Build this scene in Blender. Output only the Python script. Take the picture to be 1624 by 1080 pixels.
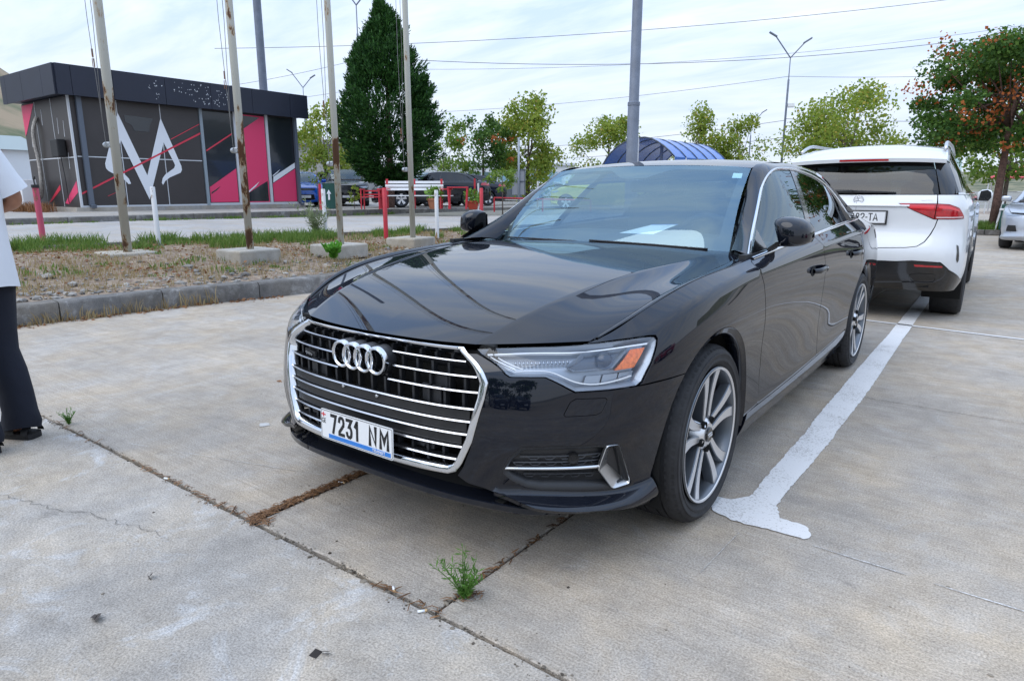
import bpy, bmesh, math, random
import numpy as np
from mathutils import Vector, Matrix
from mathutils.geometry import delaunay_2d_cdt
PI = math.pi
rnd = random.Random(7)
nrng = np.random.default_rng(7)
for _o in list(bpy.data.objects):
    bpy.data.objects.remove(_o)
SC = bpy.context.scene
COL = SC.collection

# ---------------------------------------------------------------- camera
cam_d = bpy.data.cameras.new('camera')
cam_o = bpy.data.objects.new('camera', cam_d)
COL.objects.link(cam_o)
cam_d.sensor_width = 36.0
cam_d.lens = 36.0 * 1060.0 / 1624.0
cam_d.clip_start = 0.05
cam_d.clip_end = 6000.0
cam_o.location = (1.7683, -2.4052, 1.2590)
cam_o.rotation_euler = (math.radians(90 - 12.583), 0.0, math.radians(36.757))
SC.camera = cam_o

# ---------------------------------------------------------------- sky + sun (bright overcast)
SUN_EL, SUN_ROT = math.radians(52), math.radians(200)
w = bpy.data.worlds.new('World')
SC.world = w
w.use_nodes = True
nt = w.node_tree
nt.nodes.clear()
N = nt.nodes.new
L = nt.links.new
out = N('ShaderNodeOutputWorld')
bg = N('ShaderNodeBackground')
sky = N('ShaderNodeTexSky')
sky.sky_type = 'NISHITA'
sky.sun_disc = False
sky.sun_elevation = SUN_EL
sky.sun_rotation = SUN_ROT
sky.air_density = 1.0
sky.dust_density = 2.0
sky.ozone_density = 2.0
tc = N('ShaderNodeTexCoord')
# cloud deck: project the direction on a plane overhead, so that clouds stretch towards the horizon
sep = N('ShaderNodeSeparateXYZ')
L(tc.outputs['Generated'], sep.inputs[0])
mx = N('ShaderNodeMath'); mx.operation = 'MAXIMUM'; mx.inputs[1].default_value = 0.0
L(sep.outputs['Z'], mx.inputs[0])
ad = N('ShaderNodeMath'); ad.operation = 'ADD'; ad.inputs[1].default_value = 0.16
L(mx.outputs[0], ad.inputs[0])
dx = N('ShaderNodeMath'); dx.operation = 'DIVIDE'
dy = N('ShaderNodeMath'); dy.operation = 'DIVIDE'
L(sep.outputs['X'], dx.inputs[0]); L(ad.outputs[0], dx.inputs[1])
L(sep.outputs['Y'], dy.inputs[0]); L(ad.outputs[0], dy.inputs[1])
cmb = N('ShaderNodeCombineXYZ')
L(dx.outputs[0], cmb.inputs[0]); L(dy.outputs[0], cmb.inputs[1])
mp = N('ShaderNodeMapping')
mp.inputs['Rotation'].default_value = (0, 0, math.radians(35))
mp.inputs['Scale'].default_value = (0.8, 2.3, 1.0)
L(cmb.outputs[0], mp.inputs['Vector'])
nz = N('ShaderNodeTexNoise')
nz.inputs['Scale'].default_value = 1.7
nz.inputs['Detail'].default_value = 7.0
nz.inputs['Roughness'].default_value = 0.58
nz.inputs['Distortion'].default_value = 0.35
L(mp.outputs[0], nz.inputs['Vector'])
rp = N('ShaderNodeValToRGB')
rp.color_ramp.elements[0].position = 0.36
rp.color_ramp.elements[0].color = (0, 0, 0, 1)
rp.color_ramp.elements[1].position = 0.70
rp.color_ramp.elements[1].color = (1, 1, 1, 1)
L(nz.outputs['Fac'], rp.inputs[0])
cl = N('ShaderNodeMix'); cl.data_type = 'RGBA'
cl.inputs['A'].default_value = (4.1, 6.0, 9.6, 1)      # thin grey-blue veil of cloud
cl.inputs['B'].default_value = (8.7, 9.5, 10.6, 1)    # bright cloud
# thin gaps close up towards the horizon, where the deck is seen edge on
hz = N('ShaderNodeMapRange'); hz.inputs['From Min'].default_value = 0.0; hz.inputs['From Max'].default_value = 0.42
hz.inputs['To Min'].default_value = 0.82; hz.inputs['To Max'].default_value = 0.0
L(mx.outputs[0], hz.inputs[0])
mxx = N('ShaderNodeMath'); mxx.operation = 'MULTIPLY_ADD'
inv = N('ShaderNodeMath'); inv.operation = 'SUBTRACT'; inv.inputs[0].default_value = 1.0; L(rp.outputs[0], inv.inputs[1])
L(inv.outputs[0], mxx.inputs[0]); L(hz.outputs[0], mxx.inputs[1]); L(rp.outputs[0], mxx.inputs[2])
L(mxx.outputs[0], cl.inputs['Factor'])
mix = N('ShaderNodeMix'); mix.data_type = 'RGBA'
mix.inputs['Factor'].default_value = 0.93
L(sky.outputs[0], mix.inputs['A'])
L(cl.outputs['Result'], mix.inputs['B'])
# an overcast sky is brighter overhead than at the horizon
mg = N('ShaderNodeMath'); mg.operation = 'MULTIPLY_ADD'; mg.inputs[1].default_value = 0.75; mg.inputs[2].default_value = 0.92
L(mx.outputs[0], mg.inputs[0])
vs = N('ShaderNodeVectorMath'); vs.operation = 'SCALE'
L(mix.outputs['Result'], vs.inputs[0]); L(mg.outputs[0], vs.inputs['Scale'])
L(vs.outputs[0], bg.inputs['Color'])
bg.inputs['Strength'].default_value = 0.10
L(bg.outputs[0], out.inputs[0])

sun_d = bpy.data.lights.new('sun', 'SUN')
sun_d.energy = 1.4
sun_d.angle = math.radians(60)
sun_d.color = (1.0, 0.955, 0.88)
sun_o = bpy.data.objects.new('sun', sun_d)
COL.objects.link(sun_o)
sun_o.location = (0, 0, 30)
# sky sun_rotation is clockwise from +Y
_sd = Vector((math.sin(SUN_ROT) * math.cos(SUN_EL), math.cos(SUN_ROT) * math.cos(SUN_EL), math.sin(SUN_EL)))
sun_o.rotation_euler = _sd.to_track_quat('Z', 'Y').to_euler()

SC.view_settings.view_transform = 'Standard'
SC.view_settings.look = 'None'
SC.view_settings.exposure = 0.22
SC.view_settings.gamma = 1.0
SC.view_settings.use_curve_mapping = False
SC.render.engine = 'CYCLES'
SC.cycles.max_bounces = 8
SC.cycles.transparent_max_bounces = 16
SC.cycles.glossy_bounces = 4
SC.cycles.caustics_reflective = False
SC.cycles.caustics_refractive = False
SC.cycles.use_denoising = True
# ================================================================ helpers: objects
def mesh_obj(name, V, F, mat=None, parent=None, N_=None, smooth=True, mats=None, midx=None):
    me = bpy.data.meshes.new(name)
    V = np.asarray(V, float)
    me.from_pydata(V.tolist(), [], [list(map(int, f)) for f in F] if not isinstance(F, np.ndarray) else F.tolist())
    if mats:
        for m in mats: me.materials.append(m)
        if midx is not None: me.polygons.foreach_set('material_index', np.asarray(midx, np.int32))
    elif mat: me.materials.append(mat)
    if smooth: me.polygons.foreach_set('use_smooth', np.ones(len(me.polygons), bool))
    if N_ is not None:
        me.normals_split_custom_set_from_vertices(np.asarray(N_, float).tolist())
    me.update()
    o = bpy.data.objects.new(name, me)
    COL.objects.link(o)
    if parent: o.parent = parent
    return o

def empty(name, loc=(0, 0, 0), rz=0.0, label=None, cat=None, group=None):
    o = bpy.data.objects.new(name, None)
    o.empty_display_size = 0.1
    COL.objects.link(o)
    o.location = loc
    o.rotation_euler = (0, 0, rz)
    return tag(o, label, cat, group)

def tag(o, label=None, cat=None, group=None, kind=None):
    if label: o['label'] = label
    if cat: o['category'] = cat
    if group: o['group'] = group
    if kind: o['kind'] = kind
    return o

def copy_tree(o, parent=None):
    kids = list(o.children)
    c = o.copy()
    COL.objects.link(c)
    if parent: c.parent = parent
    for k in kids: copy_tree(k, c)
    return c

class MB:
    """collects polygons into one mesh"""
    def __init__(s): s.v, s.f, s.m = [], [], []
    def add(s, V, F, mi=0):
        b = len(s.v)
        s.v.extend([tuple(map(float, p)) for p in V])
        s.f.extend([[int(i) + b for i in f] for f in F])
        s.m.extend([mi] * len(F))
        return s
    def box(s, c, d, rz=0.0, mi=0, rx=0.0, ry=0.0):
        x, y, z = d[0] / 2, d[1] / 2, d[2] / 2
        M = Matrix.Translation(c) @ Matrix.Rotation(rz, 4, 'Z') @ Matrix.Rotation(ry, 4, 'Y') @ Matrix.Rotation(rx, 4, 'X')
        P = [M @ Vector(p) for p in [(-x,-y,-z),(x,-y,-z),(x,y,-z),(-x,y,-z),(-x,-y,z),(x,-y,z),(x,y,z),(-x,y,z)]]
        return s.add(P, [(0,3,2,1),(4,5,6,7),(0,1,5,4),(1,2,6,5),(2,3,7,6),(3,0,4,7)], mi)
    def bbox(s, c, d, b=0.01, rz=0.0, mi=0, rx=0.0, ry=0.0):
        """box with chamfered edges"""
        bm = bmesh.new()
        bmesh.ops.create_cube(bm, size=1.0)
        for v in bm.verts: v.co = Vector((v.co.x * d[0], v.co.y * d[1], v.co.z * d[2]))
        bmesh.ops.bevel(bm, geom=bm.edges[:], offset=b, segments=2, affect='EDGES', profile=0.5)
        M = Matrix.Translation(c) @ Matrix.Rotation(rz, 4, 'Z') @ Matrix.Rotation(ry, 4, 'Y') @ Matrix.Rotation(rx, 4, 'X')
        bm.verts.index_update()
        V = [M @ v.co for v in bm.verts]
        F = [[v.index for v in f.verts] for f in bm.faces]
        bm.free()
        return s.add(V, F, mi)
    def tube(s, pts, r, n=8, mi=0, cap=True, closed=False):
        pts = [Vector(p) for p in pts]
        rs = r if hasattr(r, '__len__') else [r] * len(pts)
        up = Vector((0, 0, 1))
        V, F = [], []
        prev = None
        m = len(pts)
        for i, p in enumerate(pts):
            if closed: d = pts[(i + 1) % m] - pts[i - 1]
            elif i == 0: d = pts[1] - p
            elif i == m - 1: d = p - pts[i - 1]
            else: d = pts[i + 1] - pts[i - 1]
            d.normalize()
            if prev is None:
                a = d.cross(up)
                if a.length < 1e-3: a = d.cross(Vector((1, 0, 0)))
            else:
                a = prev - d * prev.dot(d)
            a.normalize(); prev = a.copy()
            b = d.cross(a)
            for k in range(n):
                t = 2 * PI * k / n
                V.append(p + (a * math.cos(t) + b * math.sin(t)) * rs[i])
        for i in range(m if closed else m - 1):
            j = (i + 1) % m
            for k in range(n):
                k2 = (k + 1) % n
                F.append((i * n + k, i * n + k2, j * n + k2, j * n + k))
        if cap and not closed:
            F.append(tuple(range(n - 1, -1, -1)))
            F.append(tuple((m - 1) * n + k for k in range(n)))
        return s.add(V, F, mi)
    def lathe(s, prof, n=48, axis='X', c=(0, 0, 0), mi=0, closed=False):
        """prof: list of (axial, radius)"""
        V, F = [], []
        m = len(prof)
        for k in range(n):
            t = 2 * PI * k / n
            for a, r in prof:
                if axis == 'X': V.append((c[0] + a, c[1] + r * math.cos(t), c[2] + r * math.sin(t)))
                elif axis == 'Y': V.append((c[0] + r * math.cos(t), c[1] + a, c[2] + r * math.sin(t)))
                else: V.append((c[0] + r * math.cos(t), c[1] + r * math.sin(t), c[2] + a))
        for k in range(n):
            k2 = (k + 1) % n
            for i in range(m if closed else m - 1):
                j = (i + 1) % m
                F.append((k * m + i, k * m + j, k2 * m + j, k2 * m + i))
        return s.add(V, F, mi)
    def prism(s, poly, ext, mi=0, flip=False):
        """poly: 3D points (planar), ext: extrusion vector"""
        n = len(poly)
        P = [Vector(p) for p in poly]
        Q = [p + Vector(ext) for p in P]
        F = [tuple(range(n)), tuple(range(2 * n - 1, n - 1, -1))]
        F += [(i, i + n, (i + 1) % n + n, (i + 1) % n) for i in range(n)]
        return s.add(P + Q, F, mi)
    def grid(s, P, mi=0, flip=False, closed_u=False):
        """P[i][j] of points"""
        nu, nv = len(P), len(P[0])
        V = [p for row in P for p in row]
        F = []
        for i in range(nu if closed_u else nu - 1):
            i2 = (i + 1) % nu
            for j in range(nv - 1):
                q = (i * nv + j, i2 * nv + j, i2 * nv + j + 1, i * nv + j + 1)
                F.append(q[::-1] if flip else q)
        return s.add(V, F, mi)
    def mirror(s):
        b = len(s.v)
        s.v.extend([(-x, y, z) for x, y, z in s.v])
        s.f.extend([[i + b for i in f][::-1] for f in s.f])
        s.m.extend(s.m)
        return s
    def build(s, name, mat, parent=None, smooth=False, angle=None):
        mats = mat if isinstance(mat, (list, tuple)) else [mat]
        o = mesh_obj(name, s.v, s.f, None, parent, smooth=smooth or angle is not None, mats=mats, midx=s.m)
        if angle is not None:
            bm = bmesh.new(); bm.from_mesh(o.data)
            bmesh.ops.remove_doubles(bm, verts=bm.verts, dist=1e-5)
            bmesh.ops.recalc_face_normals(bm, faces=bm.faces)
            for e in bm.edges:
                if len(e.link_faces) == 2 and e.calc_face_angle(0) > math.radians(angle): e.smooth = False
            bm.to_mesh(o.data); bm.free()
        return o

# ================================================================ helpers: smooth panelled surfaces
def knat(x):
    """matrix giving the second derivatives of a natural cubic spline through values at knots x"""
    x = np.asarray(x, float); n = len(x)
    A = np.zeros((n, n)); B = np.zeros((n, n)); h = np.diff(x)
    A[0, 0] = A[-1, -1] = 1
    for i in range(1, n - 1):
        A[i, i - 1] = h[i - 1]; A[i, i] = 2 * (h[i - 1] + h[i]); A[i, i + 1] = h[i]
        B[i, i - 1] = 6 / h[i - 1]; B[i, i] = -6 / h[i - 1] - 6 / h[i]; B[i, i + 1] = 6 / h[i]
    return np.linalg.solve(A, B)

def seval(x, K, Y, q):
    """Y: (..., n) values per query or common; here Y is (n,d) -> (q,d)"""
    x = np.asarray(x); i = np.clip(np.searchsorted(x, q) - 1, 0, len(x) - 2)
    h = x[i + 1] - x[i]; a = (x[i + 1] - q) / h; b = 1 - a
    M = np.tensordot(K, Y, (1, 0))
    sh = (slice(None),) + (None,) * (Y.ndim - 1)
    a_, b_, h_ = a[sh], b[sh], h[sh]
    return a_ * Y[i] + b_ * Y[i + 1] + ((a_ ** 3 - a_) * M[i] + (b_ ** 3 - b_) * M[i + 1]) * h_ ** 2 / 6

def spl(pts, n, key=None):
    """n points on a natural cubic spline through pts"""
    P = np.asarray(pts, float)
    d = np.r_[0, np.cumsum(np.maximum(1e-6, np.linalg.norm(np.diff(P, axis=0), axis=1)))]
    return seval(d, knat(d), P, np.linspace(0, d[-1], n))

class Surf:
    """tensor spline through a net P[col][row]; rows in `creases` break the smoothness across the rows"""
    def __init__(s, P, creases=(), srow=None, tcol=None, screase=()):
        s.P = np.asarray(P, float)
        nc, nr = s.P.shape[:2]
        r = nr // 2 if srow is None else srow
        c = nc // 2 if tcol is None else tcol
        s.s = np.r_[0, np.cumsum(np.linalg.norm(np.diff(s.P[:, r], axis=0), axis=1))]
        s.t = np.r_[0, np.cumsum(np.linalg.norm(np.diff(s.P[c], axis=0), axis=1))]
        cs = [0] + [k for k in screase] + [nc - 1]
        s.ssegs = [(cs[i], cs[i + 1]) for i in range(len(cs) - 1)]
        s.Ks = [knat(s.s[a:b + 1]) for a, b in s.ssegs]
        rs = [0] + list(creases) + [nr - 1]
        s.segs = [(rs[i], rs[i + 1]) for i in range(len(rs) - 1)]
        s.Kt = [knat(s.t[a:b + 1]) for a, b in s.segs]
    def rows_at(s, S):
        R = np.zeros((len(S),) + s.P.shape[1:])
        for (a, b), K in zip(s.ssegs, s.Ks):
            lo = -1e9 if a == 0 else s.s[a]
            hi = 1e9 if b == len(s.s) - 1 else s.s[b]
            m = (S >= lo) & (S <= hi)
            if m.any(): R[m] = seval(s.s[a:b + 1], K, s.P[a:b + 1], S[m])
        return R
    def ev(s, S, T, seg=None):
        S = np.atleast_1d(np.asarray(S, float)); T = np.atleast_1d(np.asarray(T, float))
        R = s.rows_at(S)
        out = np.zeros((len(S), 3))
        for (a, b), K in zip(s.segs, s.Kt):
            lo = -1e9 if a == 0 else s.t[a]
            hi = 1e9 if b == len(s.t) - 1 else s.t[b]
            m = (T >= lo) & (T <= hi)
            if not m.any(): continue
            x = s.t[a:b + 1]; Y = R[m][:, a:b + 1]; q = T[m]
            i = np.clip(np.searchsorted(x, q) - 1, 0, len(x) - 2)
            h = x[i + 1] - x[i]; aa = (x[i + 1] - q) / h; bb = 1 - aa
            M = np.einsum('ij,njd->nid', K, Y)
            n = np.arange(len(q))
            out[m] = aa[:, None] * Y[n, i] + bb[:, None] * Y[n, i + 1] + ((aa ** 3 - aa)[:, None] * M[n, i] + (bb ** 3 - bb)[:, None] * M[n, i + 1]) * (h ** 2)[:, None] / 6
        return out
    def nrm(s, S, T, e=1.5e-3):
        S = np.asarray(S, float); T = np.asarray(T, float)
        du = s.ev(S + e, T) - s.ev(S - e, T)
        dv = s.ev(S, T + e) - s.ev(S, T - e)
        n = np.cross(du, dv)
        return n / np.maximum(1e-12, np.linalg.norm(n, axis=1))[:, None]
    def inv(s, pts, comps, srng=None, trng=None):
        """(s,t) of surface points whose coordinates `comps` equal pts (2D)"""
        pts = np.asarray(pts, float)
        s0, s1 = srng or (s.s[0], s.s[-1]); t0, t1 = trng or (s.t[0], s.t[-1])
        gs = np.linspace(s0, s1, 160); gt = np.linspace(t0, t1, 60)
        GS, GT = [a.ravel() for a in np.meshgrid(gs, gt, indexing='ij')]
        G = s.ev(GS, GT)[:, comps]
        res = []
        for p in pts:
            i = ((G - p) ** 2).sum(1).argmin()
            u = np.array([GS[i], GT[i]])
            for _ in range(12):
                e = 1e-3
                f0 = s.ev([u[0]], [u[1]])[0, comps] - p
                J = np.stack([(s.ev([u[0] + e], [u[1]])[0, comps] - p - f0) / e, (s.ev([u[0]], [u[1] + e])[0, comps] - p - f0) / e], 1)
                try: st = np.linalg.solve(J, -f0)
                except np.linalg.LinAlgError: break
                st = np.clip(st, -.05, .05)
                u = u + st
                if abs(st).max() < 1e-6: break
            res.append(u)
        return np.array(res)

def dens(poly, step, closed=True):
    P = np.asarray(poly, float); out = []
    n = len(P)
    for i in range(n if closed else n - 1):
        a, b = P[i], P[(i + 1) % n]
        k = max(1, int(math.ceil(np.linalg.norm(b - a) / step)))
        for j in range(k): out.append(a + (b - a) * j / k)
    if not closed: out.append(P[-1])
    return np.array(out)

def inset(poly, d):
    """move a closed polygon inwards by d (d<0 outwards)"""
    P = np.asarray(poly, float)
    A = 0.5 * np.sum(P[:, 0] * np.roll(P[:, 1], -1) - np.roll(P[:, 0], -1) * P[:, 1])
    e1 = P - np.roll(P, 1, 0); e2 = np.roll(P, -1, 0) - P
    n1 = np.stack([-e1[:, 1], e1[:, 0]], 1); n2 = np.stack([-e2[:, 1], e2[:, 0]], 1)
    n1 /= np.maximum(1e-9, np.linalg.norm(n1, axis=1))[:, None]; n2 /= np.maximum(1e-9, np.linalg.norm(n2, axis=1))[:, None]
    m = n1 + n2
    m /= np.maximum(0.35, (m * m).sum(1) / 2)[:, None]
    return P + m * d * (1 if A > 0 else -1)

def rounded(poly, r, n=4):
    """round the corners of a closed 2D polygon; r scalar or per-corner"""
    P = np.asarray(poly, float); out = []; m = len(P)
    rr = r if hasattr(r, '__len__') else [r] * m
    for i in range(m):
        a, b, c = P[i - 1], P[i], P[(i + 1) % m]
        if rr[i] <= 0: out.append(b); continue
        u = a - b; v = c - b
        lu, lv = np.linalg.norm(u), np.linalg.norm(v)
        d = min(rr[i], lu * .45, lv * .45)
        p, q = b + u / lu * d, b + v / lv * d
        for k in range(n + 1):
            t = k / n
            out.append((1 - t) ** 2 * p + 2 * t * (1 - t) * b + t * t * q)
    return np.array(out)

def in_poly(P, poly):
    x, y = P[:, 0], P[:, 1]; r = np.zeros(len(P), bool); n = len(poly)
    for i in range(n):
        x1, y1 = poly[i]; x2, y2 = poly[(i + 1) % n]
        c = ((y1 > y) != (y2 > y))
        if c.any():
            with np.errstate(divide='ignore', invalid='ignore'):
                r ^= c & (x < (x2 - x1) * (y - y1) / (y2 - y1 + 1e-30) + x1)
    return r

def tri_region(poly, holes=(), step=0.03, lines_t=(), bstep=None):
    """triangulate a 2D region with inner points; returns points, triangles, boundary loops"""
    bs = bstep or step * .6
    loops = [dens(poly, bs)] + [dens(h, bs) for h in holes]
    pts = []; edges = []; loop_idx = []
    for lp in loops:
        b = len(pts); n = len(lp)
        pts += list(lp); edges += [(b + i, b + (i + 1) % n) for i in range(n)]
        loop_idx.append(list(range(b, b + n)))
    nb = len(pts)
    lo, hi = loops[0].min(0), loops[0].max(0)
    gx = np.arange(lo[0] + step / 2, hi[0], step); gy = np.arange(lo[1] + step / 2, hi[1], step)
    G = np.array([(x + (0.5 * step if j % 2 else 0), y) for j, y in enumerate(gy) for x in gx]) if len(gx) and len(gy) else np.zeros((0, 2))
    if len(G) and len(lines_t):     # keep crease lines as rows of points
        keep = np.ones(len(G), bool)
        for lt in lines_t: keep &= abs(G[:, 1] - lt) > step * .3
        G = G[keep]
        G = np.concatenate([G] + [np.stack([gx, np.full(len(gx), lt)], 1) for lt in lines_t])
    if len(G):
        k = in_poly(G, loops[0])
        for h in loops[1:]: k &= ~in_poly(G, h)
        G = G[k]
        B = np.array(pts)
        ok = np.ones(len(G), bool)
        for i in range(0, len(G), 500):
            d = ((G[i:i + 500, None] - B[None]) ** 2).sum(2).min(1)
            ok[i:i + 500] = d > (bs * .45) ** 2
        G = G[ok]
        pts = pts + list(G)
    vs, es, fs, ov, oe, of = delaunay_2d_cdt([Vector(p) for p in pts], edges, [], 0, 1e-6)
    Pv = np.array([(v.x, v.y) for v in vs])
    T = np.array([f for f in fs if len(f) == 3])
    c = Pv[T].mean(1)
    k = in_poly(c, loops[0])
    for h in loops[1:]: k &= ~in_poly(c, h)
    T = T[k]
    a = Pv[T]
    ar = (a[:, 1, 0] - a[:, 0, 0]) * (a[:, 2, 1] - a[:, 0, 1]) - (a[:, 1, 1] - a[:, 0, 1]) * (a[:, 2, 0] - a[:, 0, 0])
    T[ar < 0] = T[ar < 0][:, ::-1]
    T = T[abs(ar) > 1e-10]
    inv = {}
    for i, o in enumerate(ov):
        for k_ in o: inv[k_] = i
    loops_o = [[inv[i] for i in lp] for lp in loop_idx]
    return Pv, T, loops_o

def panel(surf, poly, holes=(), step=0.035, bstep=None, depth=0.018, edge=0.002, off=0.0, flip=False, lines_t=None, lines=True):
    """a body panel: region of surf with turned-in edges.  returns V, N, F"""
    lt = [surf.t[a] for a, b in surf.segs[1:]] if (lines and lines_t is None) else (lines_t or [])
    P, T, loops = tri_region(poly, holes, step, lt, bstep)
    V = surf.ev(P[:, 0], P[:, 1]); Nn = surf.nrm(P[:, 0], P[:, 1])
    if flip: Nn = -Nn; T = T[:, ::-1]
    V = V + Nn * off
    Vs, Ns, Fs = [V], [Nn], [T]
    b = len(V)
    if depth:
        for lp in loops:
            n = len(lp); A = V[lp]; nn = Nn[lp]
            tg = np.roll(A, -1, 0) - np.roll(A, 1, 0)
            side = np.cross(nn, tg); side /= np.maximum(1e-9, np.linalg.norm(side, axis=1))[:, None]
            Q = A - nn * depth
            # rounded shoulder: first ring slightly dropped
            R1 = A - nn * edge
            for ringA, ringB, nA, nB in ((A, R1, nn, -side * .7 + nn * .3), (R1, Q, -side, -side)):
                Vs.append(np.concatenate([ringA, ringB])); Ns.append(np.concatenate([nA, nB]))
                F = []
                for i in range(n):
                    j = (i + 1) % n
                    F.append((b + i, b + n + i, b + n + j)); F.append((b + i, b + n + j, b + j))
                F = np.array(F)
                Fs.append(F if not flip else F[:, ::-1]); b += 2 * n
    return np.concatenate(Vs), np.concatenate(Ns), np.concatenate(Fs)

def pan_obj(name, parts, mat, parent):
    """parts: list of (V,N,F) joined into one mesh"""
    V, Nn, F = [], [], []; b = 0
    for v, n, f in parts:
        V.append(v); Nn.append(n); F.append(np.asarray(f) + b); b += len(v)
    return mesh_obj(name, np.concatenate(V), np.concatenate(F), mat, parent, N_=np.concatenate(Nn))

def mir(p):
    v, n, f = p
    return v * [-1, 1, 1], n * [-1, 1, 1], np.asarray(f)[:, ::-1]

# ================================================================ helpers: materials
def new_mat(name):
    m = bpy.data.materials.new(name); m.use_nodes = True
    nt = m.node_tree; nt.nodes.clear()
    o = nt.nodes.new('ShaderNodeOutputMaterial')
    return m, nt, o

def setin(b, k, v):
    if k in b.inputs: b.inputs[k].default_value = v

def pbr(name, col, rough=0.5, metal=0.0, spec=0.5, coat=0.0, coat_r=0.03, var=0.0, vscale=8.0, bump=0.0, bscale=60.0, col2=None, vlo=.35, vhi=.65, emit=None, detail=6, sheen=0.0, subs=0.0, rvar=0.0):
    m, nt, o = new_mat(name)
    b = nt.nodes.new('ShaderNodeBsdfPrincipled'); nt.links.new(b.outputs[0], o.inputs[0])
    c = (*col, 1)
    b.inputs['Base Color'].default_value = c
    b.inputs['Roughness'].default_value = rough; b.inputs['Metallic'].default_value = metal
    setin(b, 'Specular IOR Level', spec); setin(b, 'Coat Weight', coat); setin(b, 'Coat Roughness', coat_r)
    setin(b, 'Sheen Weight', sheen)
    if emit: setin(b, 'Emission Color', (*emit[0], 1)); setin(b, 'Emission Strength', emit[1])
    if var or col2 or bump or rvar:
        tc = nt.nodes.new('ShaderNodeTexCoord')
    if var or col2 or rvar:
        nz = nt.nodes.new('ShaderNodeTexNoise'); nz.inputs['Scale'].default_value = vscale; nz.inputs['Detail'].default_value = detail
        nz.inputs['Roughness'].default_value = 0.62
        nt.links.new(tc.outputs['Object'], nz.inputs['Vector'])
        rp = nt.nodes.new('ShaderNodeValToRGB')
        rp.color_ramp.elements[0].position = vlo; rp.color_ramp.elements[1].position = vhi
        c2 = col2 if col2 else tuple(max(0, x * (1 - var)) for x in col)
        c1 = col if col2 else tuple(min(1, x * (1 + var)) for x in col)
        rp.color_ramp.elements[0].color = (*c1, 1); rp.color_ramp.elements[1].color = (*c2, 1)
        nt.links.new(nz.outputs['Fac'], rp.inputs[0])
        if var or col2: nt.links.new(rp.outputs[0], b.inputs['Base Color'])
        if rvar:
            mr = nt.nodes.new('ShaderNodeMapRange'); mr.inputs['To Min'].default_value = max(0, rough - rvar); mr.inputs['To Max'].default_value = min(1, rough + rvar)
            mr.inputs['From Min'].default_value = .3; mr.inputs['From Max'].default_value = .7
            nt.links.new(nz.outputs['Fac'], mr.inputs[0]); nt.links.new(mr.outputs[0], b.inputs['Roughness'])
    if bump:
        n2 = nt.nodes.new('ShaderNodeTexNoise'); n2.inputs['Scale'].default_value = bscale; n2.inputs['Detail'].default_value = 4
        nt.links.new(tc.outputs['Object'], n2.inputs['Vector'])
        bp = nt.nodes.new('ShaderNodeBump'); bp.inputs['Strength'].default_value = bump; bp.inputs['Distance'].default_value = 0.01
        nt.links.new(n2.outputs['Fac'], bp.inputs['Height']); nt.links.new(bp.outputs[0], b.inputs['Normal'])
    return m

def glass_mat(name, tint=(.75, .85, .85), rough=0.0, ior=1.5, dark=None, refl=(1, 1, 1)):
    """thin sheet glass: tinted see-through plus mirror reflection by Fresnel"""
    m, nt, o = new_mat(name)
    tr = nt.nodes.new('ShaderNodeBsdfTransparent'); tr.inputs[0].default_value = (*tint, 1)
    gl = nt.nodes.new('ShaderNodeBsdfGlossy'); gl.inputs['Roughness'].default_value = rough; gl.inputs[0].default_value = (*refl, 1)
    fr = nt.nodes.new('ShaderNodeFresnel')
    ge = nt.nodes.new('ShaderNodeNewGeometry')
    mi = nt.nodes.new('ShaderNodeMix'); mi.inputs['A'].default_value = ior; mi.inputs['B'].default_value = 1 / ior
    nt.links.new(ge.outputs['Backfacing'], mi.inputs['Factor']); nt.links.new(mi.outputs['Result'], fr.inputs[0])
    mx = nt.nodes.new('ShaderNodeMixShader')
    nt.links.new(fr.outputs[0], mx.inputs[0]); nt.links.new(tr.outputs[0], mx.inputs[1]); nt.links.new(gl.outputs[0], mx.inputs[2])
    nt.links.new(mx.outputs[0], o.inputs[0])
    return m
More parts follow.
